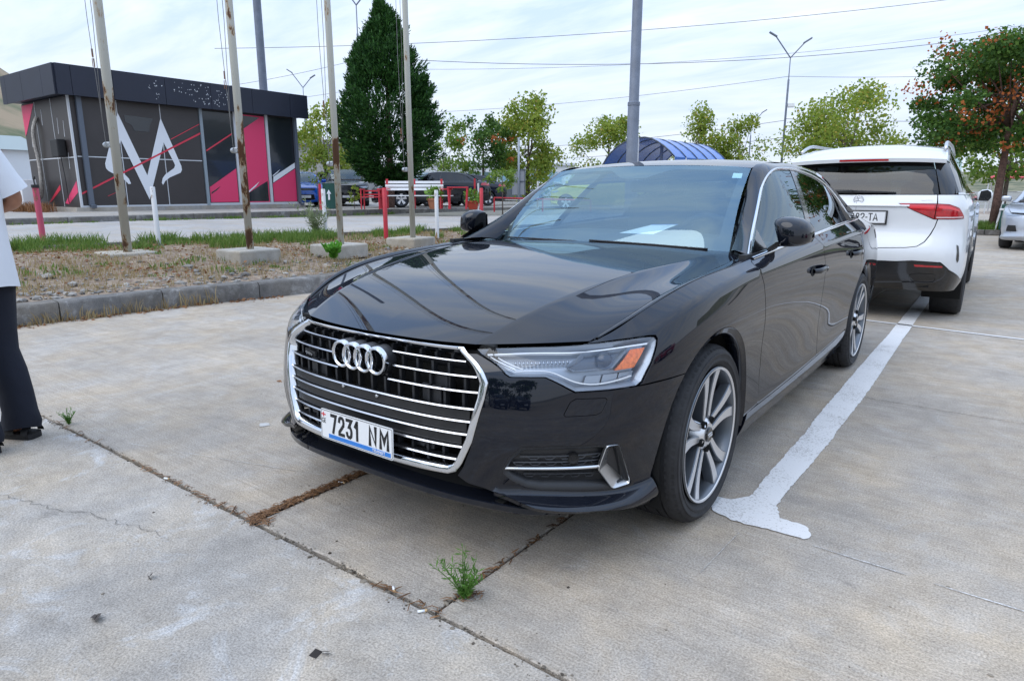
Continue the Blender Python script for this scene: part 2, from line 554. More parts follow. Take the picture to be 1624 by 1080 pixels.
# ================================================================ ground materials
def concrete_mat(name, base, warm=0.0, broom=0.0, rough_patch=0.0, speck=.5, scale=1.0, stain=.25):
    m, nt, o = new_mat(name)
    L = nt.links.new; N = nt.nodes.new
    b = N('ShaderNodeBsdfPrincipled'); L(b.outputs[0], o.inputs[0]); b.inputs['Roughness'].default_value = .88; setin(b, 'Specular IOR Level', .25)
    tc = N('ShaderNodeTexCoord')
    def noise(sc, det=6, ro=.6, vec=None, dist=0):
        n = N('ShaderNodeTexNoise'); n.inputs['Scale'].default_value = sc; n.inputs['Detail'].default_value = det; n.inputs['Roughness'].default_value = ro
        n.inputs['Distortion'].default_value = dist
        L(vec or tc.outputs['Object'], n.inputs['Vector']); return n.outputs['Fac']
    def mr(x, a, c, lo, hi):
        n = N('ShaderNodeMapRange'); n.inputs['From Min'].default_value = a; n.inputs['From Max'].default_value = c; n.inputs['To Min'].default_value = lo; n.inputs['To Max'].default_value = hi
        L(x, n.inputs[0]); return n.outputs[0]
    def mul(a, c):
        n = N('ShaderNodeMath'); n.operation = 'MULTIPLY'; L(a, n.inputs[0])
        if isinstance(c, (int, float)): n.inputs[1].default_value = c
        else: L(c, n.inputs[1])
        return n.outputs[0]
    big = mr(noise(.8 * scale, 5), .3, .7, 1 - stain * .6, 1 + stain * .35)
    mid = mr(noise(7 * scale, 8, .7), .3, .7, 1 - stain * .55, 1 + stain * .45)
    fine = mr(noise(150, 3, .6), .33, .67, 1 - .26 * speck * 2, 1 + .22 * speck * 2)
    val = mul(mul(big, mid), fine)
    # dark grains
    vo = N('ShaderNodeTexVoronoi'); vo.inputs['Scale'].default_value = 95; L(tc.outputs['Object'], vo.inputs['Vector'])
    grain = mr(vo.outputs['Distance'], .05, .20, 1 - .55 * speck, 1)
    sel = mr(noise(38, 2, .5), .52, .60, 1, 0)
    gm = N('ShaderNodeMix'); gm.inputs['A'].default_value = 1.0; L(sel, gm.inputs['Factor']); L(grain, gm.inputs['A']); gm.inputs['B'].default_value = 1.0
    val = mul(val, gm.outputs['Result'])
    hgt = None
    if broom:
        mp = N('ShaderNodeMapping'); mp.inputs['Scale'].default_value = (1.1, 85, 1); L(tc.outputs['Object'], mp.inputs['Vector'])
        br = noise(1.0, 5, .75, mp.outputs[0], .25)
        val = mul(val, mr(br, .28, .72, 1 - broom, 1 + broom * .6)); hgt = br
    col = N('ShaderNodeMix'); col.data_type = 'RGBA'
    col.inputs['A'].default_value = (*base, 1); col.inputs['B'].default_value = (base[0] * 1.06, base[1] * .98, base[2] * .86, 1)
    L(mr(noise(1.7, 6), .4, .65, 0, 1), col.inputs['Factor'])
    cur = col.outputs['Result']
    if rough_patch:
        pm_ = N('ShaderNodeMix'); pm_.data_type = 'RGBA'; L(cur, pm_.inputs['A']); pm_.inputs['B'].default_value = (.56, .56, .56, 1)
        L(mr(noise(3.6, 10, .74, None, .9), .53, .66, 0, rough_patch), pm_.inputs['Factor']); cur = pm_.outputs['Result']
        p2 = N('ShaderNodeMix'); p2.data_type = 'RGBA'; L(cur, p2.inputs['A']); p2.inputs['B'].default_value = (.16, .15, .14, 1)
        L(mr(noise(6, 10, .78, None, .7), .60, .74, 0, .75), p2.inputs['Factor']); cur = p2.outputs['Result']
    vm = N('ShaderNodeVectorMath'); vm.operation = 'SCALE'; L(cur, vm.inputs[0]); L(val, vm.inputs['Scale'])
    L(vm.outputs[0], b.inputs['Base Color'])
    bp = N('ShaderNodeBump'); bp.inputs['Strength'].default_value = .55; bp.inputs['Distance'].default_value = .004
    h = mul(mid, fine)
    if hgt:
        ad = N('ShaderNodeMath'); ad.operation = 'ADD'; L(h, ad.inputs[0]); L(mul(hgt, .9), ad.inputs[1]); h = ad.outputs[0]
    L(h, bp.inputs['Height']); L(bp.outputs[0], b.inputs['Normal'])
    return m
M_SLABA = concrete_mat('concrete_brushed', (.435, .392, .342), broom=.20, speck=.62, stain=.34, rough_patch=.22)
M_SLABB = concrete_mat('concrete_worn', (.430, .400, .364), rough_patch=.75, speck=.62, stain=.42)
M_KERB = concrete_mat('kerb_concrete', (.17, .165, .16), rough_patch=.35, speck=.5, stain=.6)
M_ROAD = concrete_mat('street_surface', (.385, .372, .362), speck=.35, stain=.22)
M_PAVE = concrete_mat('pavement_concrete', (.36, .345, .325), speck=.4, stain=.3)
M_SOIL = pbr('dry_soil', (.15, .10, .07), rough=.95, col2=(.34, .27, .20), vscale=11, vlo=.36, vhi=.66, bump=.9, bscale=45, detail=10)
M_EARTH = pbr('far_ground', (.26, .25, .23), rough=.95, col2=(.20, .19, .15), vscale=.05, vlo=.4, vhi=.6)
M_DEBRIS = pbr('joint_dirt', (.045, .030, .02), rough=.95, col2=(.11, .06, .032), vscale=60, bump=.6, bscale=150)

# ---------------------------------------------------------------- levels of the site
def GZ(x, y):
    if x > -5.5: return 0.0
    z = float(np.interp(-x, [5.5, 5.75, 8.0, 10.3, 15.7, 17, 27, 35, 60, 120, 400], [.19, .20, .37, .41, .53, .60, .62, .9, 1.5, 2.5, 6]))
    return z
def rot2(p, a): return (p[0] * math.cos(a) - p[1] * math.sin(a), p[0] * math.sin(a) + p[1] * math.cos(a))

gr = MB()
gx = [-900, -400, -200, -120, -60, -35, -27, -22, -17, -15, -10.5, -8, -6.6, -6.3, -5.4, 0, 10, 25, 60, 150, 400, 900]
gy = [-900, -300, -100, -40, -15, -5, 0, 10, 20, 40, 80, 200, 500, 1500]
gr.grid([[(x, y, -.075 if x > -6.5 else GZ(x, y) - .07) for y in gy] for x in gx], flip=False)
if True:
    go_ = gr.build('ground', M_EARTH, None, smooth=True)
    for p in go_.data.polygons:
        pass
    tag(go_, kind='structure')

# ---------------------------------------------------------------- concrete slabs of the car park
park = empty('car_park', (0, 0, 0)); tag(park, 'concrete slabs of the car park', None, None, 'structure')
def jag(a, b, amp, step, rg, seed_amp=.25):
    """irregular edge from a to b"""
    a, b = np.array(a, float), np.array(b, float); L_ = np.linalg.norm(b - a); n = max(2, int(L_ / step))
    d = (b - a) / L_; nn = np.array([-d[1], d[0]])
    w1 = np.cumsum(rg.normal(0, 1, n + 1)); w1 -= np.linspace(w1[0], w1[-1], n + 1); w1 /= max(1e-6, abs(w1).max())
    w2 = rg.normal(0, .35, n + 1)
    o = (w1 * .65 + w2 * seed_amp) * amp; o[0] = o[-1] = 0
    return [a + d * L_ * i / n + nn * o[i] for i in range(n)]
def slab(poly, mat, top=0.0, thick=.06, bev=.006):
    P = np.array(poly); n = len(P)
    Q = inset(P, bev)
    vs, es, fs, ov, oe, of = delaunay_2d_cdt([Vector(p) for p in Q], [(i, (i + 1) % n) for i in range(n)], [], 0, 1e-7)
    Pv = np.array([(v.x, v.y) for v in vs]); T = np.array([f for f in fs if len(f) == 3]); T = T[in_poly(Pv[T].mean(1), Q)]
    mb = MB(); mb.add([(x, y, top) for x, y in Pv], T.tolist())
    rows = [[(x, y, z) for x, y in R] + [(R[0][0], R[0][1], z)] for R, z in ((Q, top), (P, top - bev * .8), (P, top - thick))]
    mb.grid(rows)
    o = mb.build('concrete_slab', mat, park)
    return o
_rg = np.random.default_rng(3)
XS = [-6.0, -.49, .49, 4.6, 8.7, 12.8]; YS = [-1.09, 2.12, 5.35, 8.6, 11.8, 15.0, 18.2, 21.6]
for j in range(len(YS) - 1):
    for i in range(len(XS) - 1):
        x0, x1, y0, y1 = XS[i], XS[i + 1], YS[j], YS[j + 1]
        near = j == 0 and i in (0, 1, 2)
        g = .004
        gl = .022 if (i == 1 and j == 0) else g       # the wide, dirt filled joint under the nose of the car
        gr_ = .022 if (i == 0 and j == 0) else g
        st = .022 if near else .5
        am = .009 if near else .0
        lo = jag((x0 + gl, y0 + (.005 if near else g)), (x1 - gr_, y0 + (.005 if near else g)), am, st, _rg)
        ri = jag((x1 - gr_, y0 + g), (x1 - gr_, y1 - g), am * .6, st, _rg); hi = jag((x1 - gr_, y1 - g), (x0 + gl, y1 - g), 0, .5, _rg); le = jag((x0 + gl, y1 - g), (x0 + gl, y0 + g), am * .7, st, _rg)
        slab(lo + ri + hi + le, M_SLABA, top=-.0005 * ((i * 3 + j) % 3))
for i, (x0, x1) in enumerate(((-8.2, -3.4), (-3.4, 12.8))):
    lo = jag((x0 + .005, -7.5), (x1 - .005, -7.5), 0, 1, _rg); hi = jag((x1 - .005, -1.0955), (x0 + .005, -1.0955), .012, .02 if i else .05, _rg)
    slab(lo + [np.array((x1 - .005, -7.5))] + hi + [np.array((x0 + .005, -1.0955))], M_SLABB, top=.0005)
lot = MB(); lot.box((4, -24, -.04), (28, 33, .06)); lot.box((33, 8, -.045), (40, 90, .06)); lot.box((4, 41, -.045), (19.2, 38, .06))
tag(lot.build('car_park_far', M_SLABA), kind='structure')
jt = MB(); jt.box((3.5, 10, -.052), (18.4, 24, .02)); jt.box((2.3, -4, -.052), (21, 8, .02)); tag(jt.build('joint_bed', M_DEBRIS), kind='structure')
# dirt packed in the wide joints
jd = MB()
for (x0, y0, x1, y1, wd) in ((-.49, -1.08, -.49, .9, .042), (.49, -1.08, .49, .4, .012)):
    n = 60; rows = []
    for k in range(n + 1):
        t = k / n; row = []
        for q in range(5):
            row.append((x0 + (x1 - x0) * t + (q / 4 - .5) * wd, y0 + (y1 - y0) * t, -.016 + .010 * math.sin(PI * q / 4) + _rg.normal(0, .003)))
        rows.append(row)
    jd.grid(rows, flip=True)
rows = []
for k in range(201):
    x = -3 + 6 * k / 200
    rows.append([(x, -1.098 + (q / 3 - .5) * .020, -.034 + .006 * math.sin(PI * q / 3) + _rg.normal(0, .003)) for q in range(4)])
jd.grid(rows)
tag(jd.build('joint_dirt', M_DEBRIS, smooth=True), kind='stuff')

# ---------------------------------------------------------------- painted lines
def paint_white(name, wear=.35):
    m, nt, o = new_mat(name); L = nt.links.new; N = nt.nodes.new
    b = N('ShaderNodeBsdfPrincipled'); b.inputs['Roughness'].default_value = .7; L(b.outputs[0], o.inputs[0])
    tc = N('ShaderNodeTexCoord')
    n1 = N('ShaderNodeTexNoise'); n1.inputs['Scale'].default_value = 120; n1.inputs['Detail'].default_value = 6; n1.inputs['Roughness'].default_value = .7; L(tc.outputs['Object'], n1.inputs['Vector'])
    n2 = N('ShaderNodeTexNoise'); n2.inputs['Scale'].default_value = 3.5; n2.inputs['Detail'].default_value = 5; L(tc.outputs['Object'], n2.inputs['Vector'])
    ad = N('ShaderNodeMath'); ad.operation = 'MULTIPLY_ADD'; ad.inputs[1].default_value = .45; L(n2.outputs['Fac'], ad.inputs[0]); L(n1.outputs['Fac'], ad.inputs[2])
    rp = N('ShaderNodeValToRGB'); e = rp.color_ramp.elements; e[0].position = .86 - wear * .3; e[0].color = (.74, .73, .72, 1); e[1].position = .98 - wear * .3; e[1].color = (.36, .335, .305, 1)
    L(ad.outputs[0], rp.inputs[0]); L(rp.outputs[0], b.inputs['Base Color'])
    bp = N('ShaderNodeBump'); bp.inputs['Strength'].default_value = .35; bp.inputs['Distance'].default_value = .003; L(n1.outputs['Fac'], bp.inputs['Height']); L(bp.outputs[0], b.inputs['Normal'])
    return m
M_LINE = paint_white('road_paint', .30); M_LINE2 = paint_white('worn_road_paint', .75)
def line_poly(poly, z=.0045, name='painted_line', mat=None, amp=.0075, step=.016):
    P = []; n = len(poly)
    for i in range(n): P += jag(poly[i], poly[(i + 1) % n], amp, step, _rg, .6)
    P = np.array(P); m = len(P)
    vs, es, fs, ov, oe, of = delaunay_2d_cdt([Vector(p) for p in P], [(i, (i + 1) % m) for i in range(m)], [], 0, 1e-7)
    Pv = np.array([(v.x, v.y) for v in vs]); T = np.array([f for f in fs if len(f) == 3]); T = T[in_poly(Pv[T].mean(1), P)]
    mb = MB(); mb.add([(x, y, z) for x, y in Pv], T.tolist())
    return tag(mb.build(name, mat or M_LINE), kind='structure')
line_poly([(.86, .185), (.925, .075), (1.02, .03), (1.12, .04), (1.285, .045), (1.30, .09), (1.265, .155), (1.165, .165), (1.125, .26), (1.135, 1.0), (1.14, 1.98), (1.10, 4.0), (1.065, 6.1), (1.0, 9.5), (.88, 9.5), (.935, 6.1), (.965, 4.0), (.985, 1.98), (1.005, 1.0), (1.01, .30), (.96, .215)])
line_poly([(.55, 4.95), (3.9, 4.52), (3.9, 4.56), (.55, 5.0)], amp=.003)
line_poly([(1.32, .018), (1.62, .004), (1.62, .0075), (1.32, .0215)], name='chalk_line', mat=M_LINE2, amp=.002)
line_poly([(1.70, -.002), (2.6, -.03), (2.6, -.0265), (1.70, .0015)], name='chalk_line', mat=M_LINE2, amp=.002)
line_poly([(1.075, -.05), (1.06, -.40), (1.0625, -.40), (1.0775, -.05)], name='chalk_line', mat=M_LINE2, amp=.002)
line_poly([(-.62, -.66), (-1.72, -1.0), (-1.72, -.9975), (-.62, -.6575)], name='chalk_line', mat=M_LINE2, amp=.002)
# ---------------------------------------------------------------- planted verge, kerbs, street, pavement
def kerb_x(y): return -5.70 + .150 * (y + .2) * (1 if y < 3 else 1)
def kx(y): return float(np.interp(y, [-8, -.2, 1.2, 2.6, 14, 26], [-6.6, -5.74, -5.62, -5.34, -4.2, -3.4]))
kb = empty('kerb', (0, 0, 0)); tag(kb, 'grey concrete kerb between the car park and the verge', None, None, 'structure')
y = -7.0
while y < 15:
    ln = _rg.uniform(.9, 1.15); y1 = y + ln
    mb = MB(); n = 9; rows = []
    prof = [(.012, -.05), (.010, .165), (-.006, .192), (-.03, .198), (-.175, .200), (-.18, .0)]
    for k in range(n):
        t = y + .006 + (ln - .012) * k / (n - 1); x = kx(t)
        rows.append([(x + a + _rg.normal(0, .0022), t, z + (_rg.normal(0, .003) if z > .1 else 0)) for a, z in prof])
    mb.grid(rows, flip=True); mb.add(rows[0], [tuple(range(6))]); mb.add(rows[-1], [tuple(range(5, -1, -1))])
    mb.build('kerb_stone', M_KERB, kb, angle=40); y = y1
vx = lambda y: float(np.interp(y, [-8, 1.3, 5.3, 8.7, 14, 26], [-11.2, -10.55, -9.9, -8.95, -7.9, -6.5]))
vg = MB(); rows = []
for i in range(90):
    y = -7 + 22 * i / 89; a = kx(y) - .17; b = vx(y) + .14; row = []
    for j in range(40):
        f = j / 39; x = a + (b - a) * f
        row.append((x, y, GZ(x, y) - .012 + (.03 * math.sin(x * 2.1 + y * 1.3) * math.sin(y * 1.7) + _rg.normal(0, .010)) * min(1, f * 8, (1 - f) * 8)))
    rows.append(row)
vg.grid(rows); tag(vg.build('verge', M_SOIL, smooth=True), kind='structure')
def kerb_line(xf, y0, y1, ztop, hgt, wd, name, label, side=1, zslope=0, step=1.0):
    k_ = empty(name, (0, 0, 0)); tag(k_, label, None, None, 'structure'); y = y0
    while y < y1:
        mb = MB(); a, b = xf(y), xf(y + step); z = ztop - zslope * max(0, y - 10)
        V = []
        for yy, xx in ((y + .008, a), (y + step - .008, b)):
            V.append([(xx, yy, z - hgt), (xx, yy, z - .015), (xx - side * .015, yy, z), (xx - side * wd, yy, z + _rg.normal(0, .002)), (xx - side * wd, yy, z - hgt)])
        mb.grid(V, flip=side > 0); mb.add(V[0], [(0, 1, 2, 3, 4)]); mb.add(V[1], [(4, 3, 2, 1, 0)])
        mb.build('kerb_stone', M_KERB, k_); y += step
kerb_line(lambda y: vx(y) + .13, -7, 15, .435, .12, .16, 'kerb_inner', 'low kerb along the street side of the verge', -1)
kerb_line(lambda y: vx(y) - .03, -7, 15, .43, .14, -.0, 'kerb_face', 'street side of the verge kerb', 1) if False else None
st = MB(); st.grid([[(vx(y) + .0 if f == 0 else -15.8 * f + vx(y) * (1 - f), y, .402 + .14 * f - .013 * max(0, y - 6) * f) for f in (0, .33, .66, 1.01)] for y in np.linspace(-12, 45, 40)], flip=False)
tag(st.build('street', M_ROAD, smooth=True), kind='structure')
kerb_line(lambda y: -15.8, -8, 40, .675, .30, .18, 'far_kerb', 'kerb on the far side of the street', 1, .0085, 1.5)
pv = MB(); pv.grid([[(x, y, .668 - .0085 * max(0, y - 10)) for x in (-15.98, -17.2, -20.2)] for y in np.linspace(-10, 40, 26)]); tag(pv.build('pavement', M_PAVE, smooth=True), kind='structure')
fl = MB(); fl.grid([[(x, y, .655 + .026 * max(0, -27 - x) - .006 * max(0, y - 10)) for x in (-20.1, -24, -27, -35, -45, -60, -90)] for y in np.linspace(-30, 90, 30)]); tag(fl.build('far_car_park', M_ROAD, smooth=True), kind='structure')
fl = MB(); fl.grid([[(x, y, .45 + .004 * (y - 14)) for x in (-15.9, -8, -5.2)] for y in np.linspace(45, 95, 9)]); 
kr = empty('island_kerb', (0, 0, 0)); tag(kr, 'kerb round the tree island at the right', None, None, 'structure')
for k in range(12):
    mb = MB(); mb.bbox((-1.5 + k * 1.0, 22.15 - .02 * k, .065), (.985, .16, .15), .012); mb.build('kerb_stone', M_KERB, kr)
isl = MB(); isl.box((4, 24.4, .05), (12.4, 4.4, .12)); tag(isl.build('tree_island', pbr('island_grass', (.07, .12, .035), rough=.95, col2=(.16, .14, .07), vscale=6, bump=.5, bscale=50)), kind='structure')

# hairline cracks in the slabs
def crack(pts, w0, seed):
    rg = np.random.default_rng(seed); P = []
    for a, b in zip(pts[:-1], pts[1:]): P += jag(a, b, .03, .018, rg, .5)
    P = np.array(P); n = len(P); tg = np.gradient(P, axis=0); tg /= np.linalg.norm(tg, axis=1)[:, None]; nn = np.stack([-tg[:, 1], tg[:, 0]], 1)
    w_ = w0 * rg.uniform(.25, 1.0, n) * np.minimum(1, np.minimum(np.arange(n), n - 1 - np.arange(n)) / 8 + .1)
    mb = MB(); mb.grid([[(*(p + v * k), .0042) for p, v, k in zip(P, nn, w_)], [(*(p - v * k), .0042) for p, v, k in zip(P, nn, w_)]])
    tag(mb.build('crack', M_CRACK), kind='structure')
M_CRACK = pbr('crack_dark', (.14, .13, .12), rough=.95)
crack([(-1.9, -1.66), (-1.25, -1.53), (-.85, -1.40), (-.55, -1.36)], .0018, 3)
crack([(.50, 2.16), (1.4, 2.12), (2.4, 2.10)], .003, 6)
# ================================================================ the black saloon: master surfaces (right half of the picture = +x)
# belt: columns from the nose centre round the corner and along the side to the tail; rows from the sill to the upper crease
# rows: 0 .20  1 .25  2 .32  3 .45  4 .58  5 .70  6 .80  7 tornado line  8 upper edge
BELT = [
 # nose centre
 [(0,-.86,.17),(0,-.925,.22),(0,-.935,.31),(0,-.94,.45),(0,-.935,.58),(0,-.915,.69),(0,-.895,.735),(0,-.88,.757),(0,-.862,.776)],
 [(.25,-.85,.17),(.25,-.915,.22),(.25,-.926,.31),(.25,-.93,.45),(.25,-.924,.58),(.25,-.902,.69),(.25,-.882,.735),(.25,-.867,.757),(.25,-.848,.776)],
 [(.44,-.80,.20),(.46,-.882,.27),(.46,-.885,.318),(.465,-.888,.45),(.463,-.882,.58),(.458,-.862,.69),(.45,-.84,.735),(.44,-.823,.757),(.43,-.803,.776)],
 [(.61,-.73,.20),(.657,-.817,.256),(.620,-.765,.312),(.645,-.79,.45),(.645,-.785,.58),(.64,-.765,.69),(.63,-.742,.74),(.61,-.722,.764),(.595,-.70,.782)],
 [(.735,-.62,.20),(.793,-.697,.250),(.748,-.640,.297),(.782,-.662,.45),(.784,-.655,.58),(.779,-.638,.69),(.768,-.618,.745),(.75,-.598,.775),(.728,-.575,.795)],
 [(.82,-.47,.19),(.876,-.53,.244),(.843,-.492,.293),(.872,-.505,.45),(.875,-.497,.58),(.870,-.482,.69),(.86,-.465,.76),(.838,-.448,.812),(.792,-.43,.855)],
 [(.87,-.30,.18),(.905,-.31,.24),(.908,-.30,.335),(.918,-.30,.45),(.924,-.295,.58),(.922,-.285,.70),(.913,-.275,.795),(.892,-.262,.868),(.823,-.25,.906)],
 [(.89,0,.18),(.915,0,.24),(.925,0,.335),(.937,0,.45),(.944,0,.58),(.945,0,.71),(.938,0,.82),(.918,0,.908),(.842,0,.943)],
 [(.885,.32,.18),(.91,.32,.24),(.920,.32,.335),(.926,.32,.45),(.932,.32,.58),(.940,.32,.71),(.937,.32,.83),(.924,.32,.934),(.856,.32,.962)],
 [(.88,.60,.18),(.905,.60,.235),(.921,.60,.33),(.917,.60,.45),(.921,.60,.58),(.933,.60,.71),(.935,.60,.835),(.926,.60,.942),(.862,.60,.978)],
 [(.88,1.0,.18),(.905,1.0,.235),(.924,1.0,.33),(.914,1.0,.45),(.917,1.0,.58),(.930,1.0,.71),(.934,1.0,.84),(.925,1.0,.95),(.866,1.0,1.0)],
 [(.88,1.5,.18),(.905,1.5,.235),(.925,1.5,.335),(.913,1.5,.46),(.917,1.5,.59),(.930,1.5,.72),(.935,1.5,.85),(.925,1.5,.965),(.866,1.5,1.021)],
 [(.88,2.0,.18),(.905,2.0,.24),(.926,2.0,.345),(.916,2.0,.48),(.921,2.0,.60),(.933,2.0,.73),(.937,2.0,.86),(.925,2.0,.98),(.86,2.0,1.041)],
 [(.88,2.45,.18),(.905,2.45,.245),(.926,2.45,.36),(.928,2.45,.49),(.934,2.45,.61),(.941,2.45,.74),(.940,2.45,.87),(.923,2.45,.992),(.847,2.45,1.057)],
 [(.88,2.92,.18),(.905,2.92,.25),(.925,2.92,.36),(.936,2.92,.49),(.943,2.92,.61),(.945,2.92,.74),(.938,2.92,.88),(.915,2.92,1.0),(.825,2.92,1.066)],
 [(.86,3.35,.20),(.89,3.35,.26),(.910,3.35,.36),(.920,3.35,.49),(.926,3.35,.61),(.925,3.35,.74),(.914,3.35,.88),(.885,3.35,1.0),(.785,3.35,1.065)],
 [(.80,3.70,.22),(.84,3.72,.28),(.862,3.73,.37),(.875,3.74,.49),(.878,3.74,.61),(.874,3.73,.74),(.855,3.71,.88),(.82,3.68,1.0),(.72,3.62,1.060)],
 [(.66,3.90,.24),(.68,3.95,.30),(.69,3.98,.38),(.70,3.99,.49),(.70,3.99,.61),(.69,3.975,.74),(.67,3.94,.88),(.64,3.90,1.0),(.58,3.83,1.055)],
 [(.34,3.96,.24),(.35,4.00,.30),(.36,4.03,.38),(.36,4.04,.49),(.36,4.04,.61),(.35,4.02,.74),(.34,3.98,.88),(.33,3.94,1.0),(.30,3.90,1.060)],
 [(0,3.97,.24),(0,4.01,.30),(0,4.04,.38),(0,4.05,.49),(0,4.05,.61),(0,4.03,.74),(0,3.99,.88),(0,3.95,1.0),(0,3.91,1.065)],
]
belt = Surf(BELT, creases=(2, 7), srow=4, tcol=10)
# strip between the bonnet gap and the upper crease (front wing top)
SHUT = [(.722,-.583,.789),(.768,-.43,.850),(.793,-.25,.897),(.806,0,.931),(.806,.32,.955),(.775,.62,.972),(.725,.82,.972)]
_cr = [(.736,-.573,.797),(.792,-.43,.855),(.823,-.25,.906),(.842,0,.943),(.856,.32,.962),(.862,.62,.979),(.852,.82,.992)]
wing_top = Surf([[a, tuple((np.array(a) + np.array(b)) / 2 + np.array([0, 0, .006])), b] for a, b in zip(SHUT, _cr)], srow=1)
# bonnet: columns across (x), rows from lip to screen
def _hood():
    ys = [0, .16, .34, .56, .80, 1.0]
    crease = [(.425,-.803,.779),(.485,-.58,.858),(.53,-.33,.908),(.59,-.04,.946),(.645,.26,.969),(.685,.58,.981),(.70,.775,.976)]
    ctr = [(0,-.862,.778),(0,-.66,.840),(0,-.36,.908),(0,0,.956),(0,.36,.992),(0,.62,1.004),(0,.72,1.002)]
    edge = [(.722,-.583,.789),(.768,-.43,.848),(.793,-.25,.896),(.806,0,.931),(.806,.32,.955),(.775,.62,.970),(.715,.815,.970)]
    A, B, D = [spl(c, 9) for c in (ctr, crease, edge)]
    P = []
    for f in (0, .33, .67, 1.0):
        r = A * (1 - f) + B * f
        r[:, 1] = A[:, 1] + (B[:, 1] - A[:, 1]) * f ** 2.0
        r[:, 2] = A[:, 2] + (B[:, 2] - A[:, 2]) * f ** 2.2
        P.append(r)
    for f in (.5, 1.0):
        r = B * (1 - f) + D * f
        if f < 1: r[:, 2] += np.array([.0,-.006,-.009,-.009,-.008,-.006,-.004,0,.0]) ; r[:, 1] += -.012 * np.array([1,.5,0,0,0,0,0,0,0])
        P.append(r)
    return np.array(P).transpose(1, 0, 2)       # columns along y, rows across
hood = Surf(_hood(), creases=(3,), srow=0, tcol=4)
# windscreen
WS_B = [(0,.66,.988),(.25,.672,.987),(.48,.70,.982),(.62,.74,.977),(.690,.775,.974)]
WS_T = [(0,1.235,1.402),(.25,1.24,1.400),(.45,1.255,1.393),(.56,1.27,1.385),(.602,1.283,1.378)]
def _ws():
    P = []
    for k, f in enumerate(np.linspace(0, 1, 6)):
        a = spl(WS_B, 7); b = spl(WS_T, 7)
        r = a * (1 - f) + b * f
        bulge = math.sin(PI * f)
        r += np.array([0, -.026, .030]) * bulge
        P.append(r)
    return np.array(P).transpose(1, 0, 2)
screen = Surf(_ws(), srow=0, tcol=0)
# roof: columns along y, rows from centre to edge
ROOF_C = [(0,1.235,1.402),(0,1.45,1.432),(0,1.75,1.452),(0,2.05,1.457),(0,2.4,1.446),(0,2.75,1.418),(0,3.0,1.390)]
ROOF_E = [(.602,1.283,1.378),(.592,1.47,1.406),(.582,1.75,1.424),(.575,2.05,1.427),(.57,2.4,1.414),(.565,2.75,1.386),(.55,3.0,1.356)]
def _roof():
    P = []
    for f in (0, .35, .65, .85, 1.0):
        r = []
        for a, b in zip(ROOF_C, ROOF_E):
            a = np.array(a); b = np.array(b)
            p = a * (1 - f) + b * f
            p[2] = a[2] + (b[2] - a[2]) * f ** 2.4
            p[1] = a[1] + (b[1] - a[1]) * f ** 2
            r.append(p)
        P.append(r)
    return np.array(P).transpose(1, 0, 2)
roof = Surf(_roof(), srow=0, tcol=3)
# side frame: from the screen/roof edge to the window top line
WTOP = [(.836,.578,.986),(.771,.822,1.087),(.724,1.025,1.199),(.687,1.195,1.295),(.668,1.36,1.358),(.645,1.65,1.391),(.633,2.0,1.394),(.633,2.32,1.376),(.648,2.68,1.325),(.672,2.88,1.262),(.715,3.0,1.178),(.768,3.06,1.078)]
FRAME_IN = [(.690,.775,.976),(.676,.865,1.069),(.655,.982,1.163),(.629,1.118,1.262),(.601,1.272,1.372),(.588,1.60,1.414),(.576,2.0,1.427),(.570,2.4,1.413),(.560,2.82,1.378),(.565,3.1,1.315),(.60,3.3,1.215),(.66,3.5,1.085)]
def _frame():
    A = np.array(FRAME_IN); B = np.array(WTOP); P = []
    tg = np.gradient((A + B) / 2, axis=0)
    for a, b, t in zip(A, B, tg):
        d = b - a
        n = -np.cross(t, d); n /= np.linalg.norm(n)
        h = np.linalg.norm(d)
        P.append([a, a + d * .33 + n * h * .10, a + d * .67 + n * h * .10, b])
    return np.array(P)
frame = Surf(_frame(), srow=3)
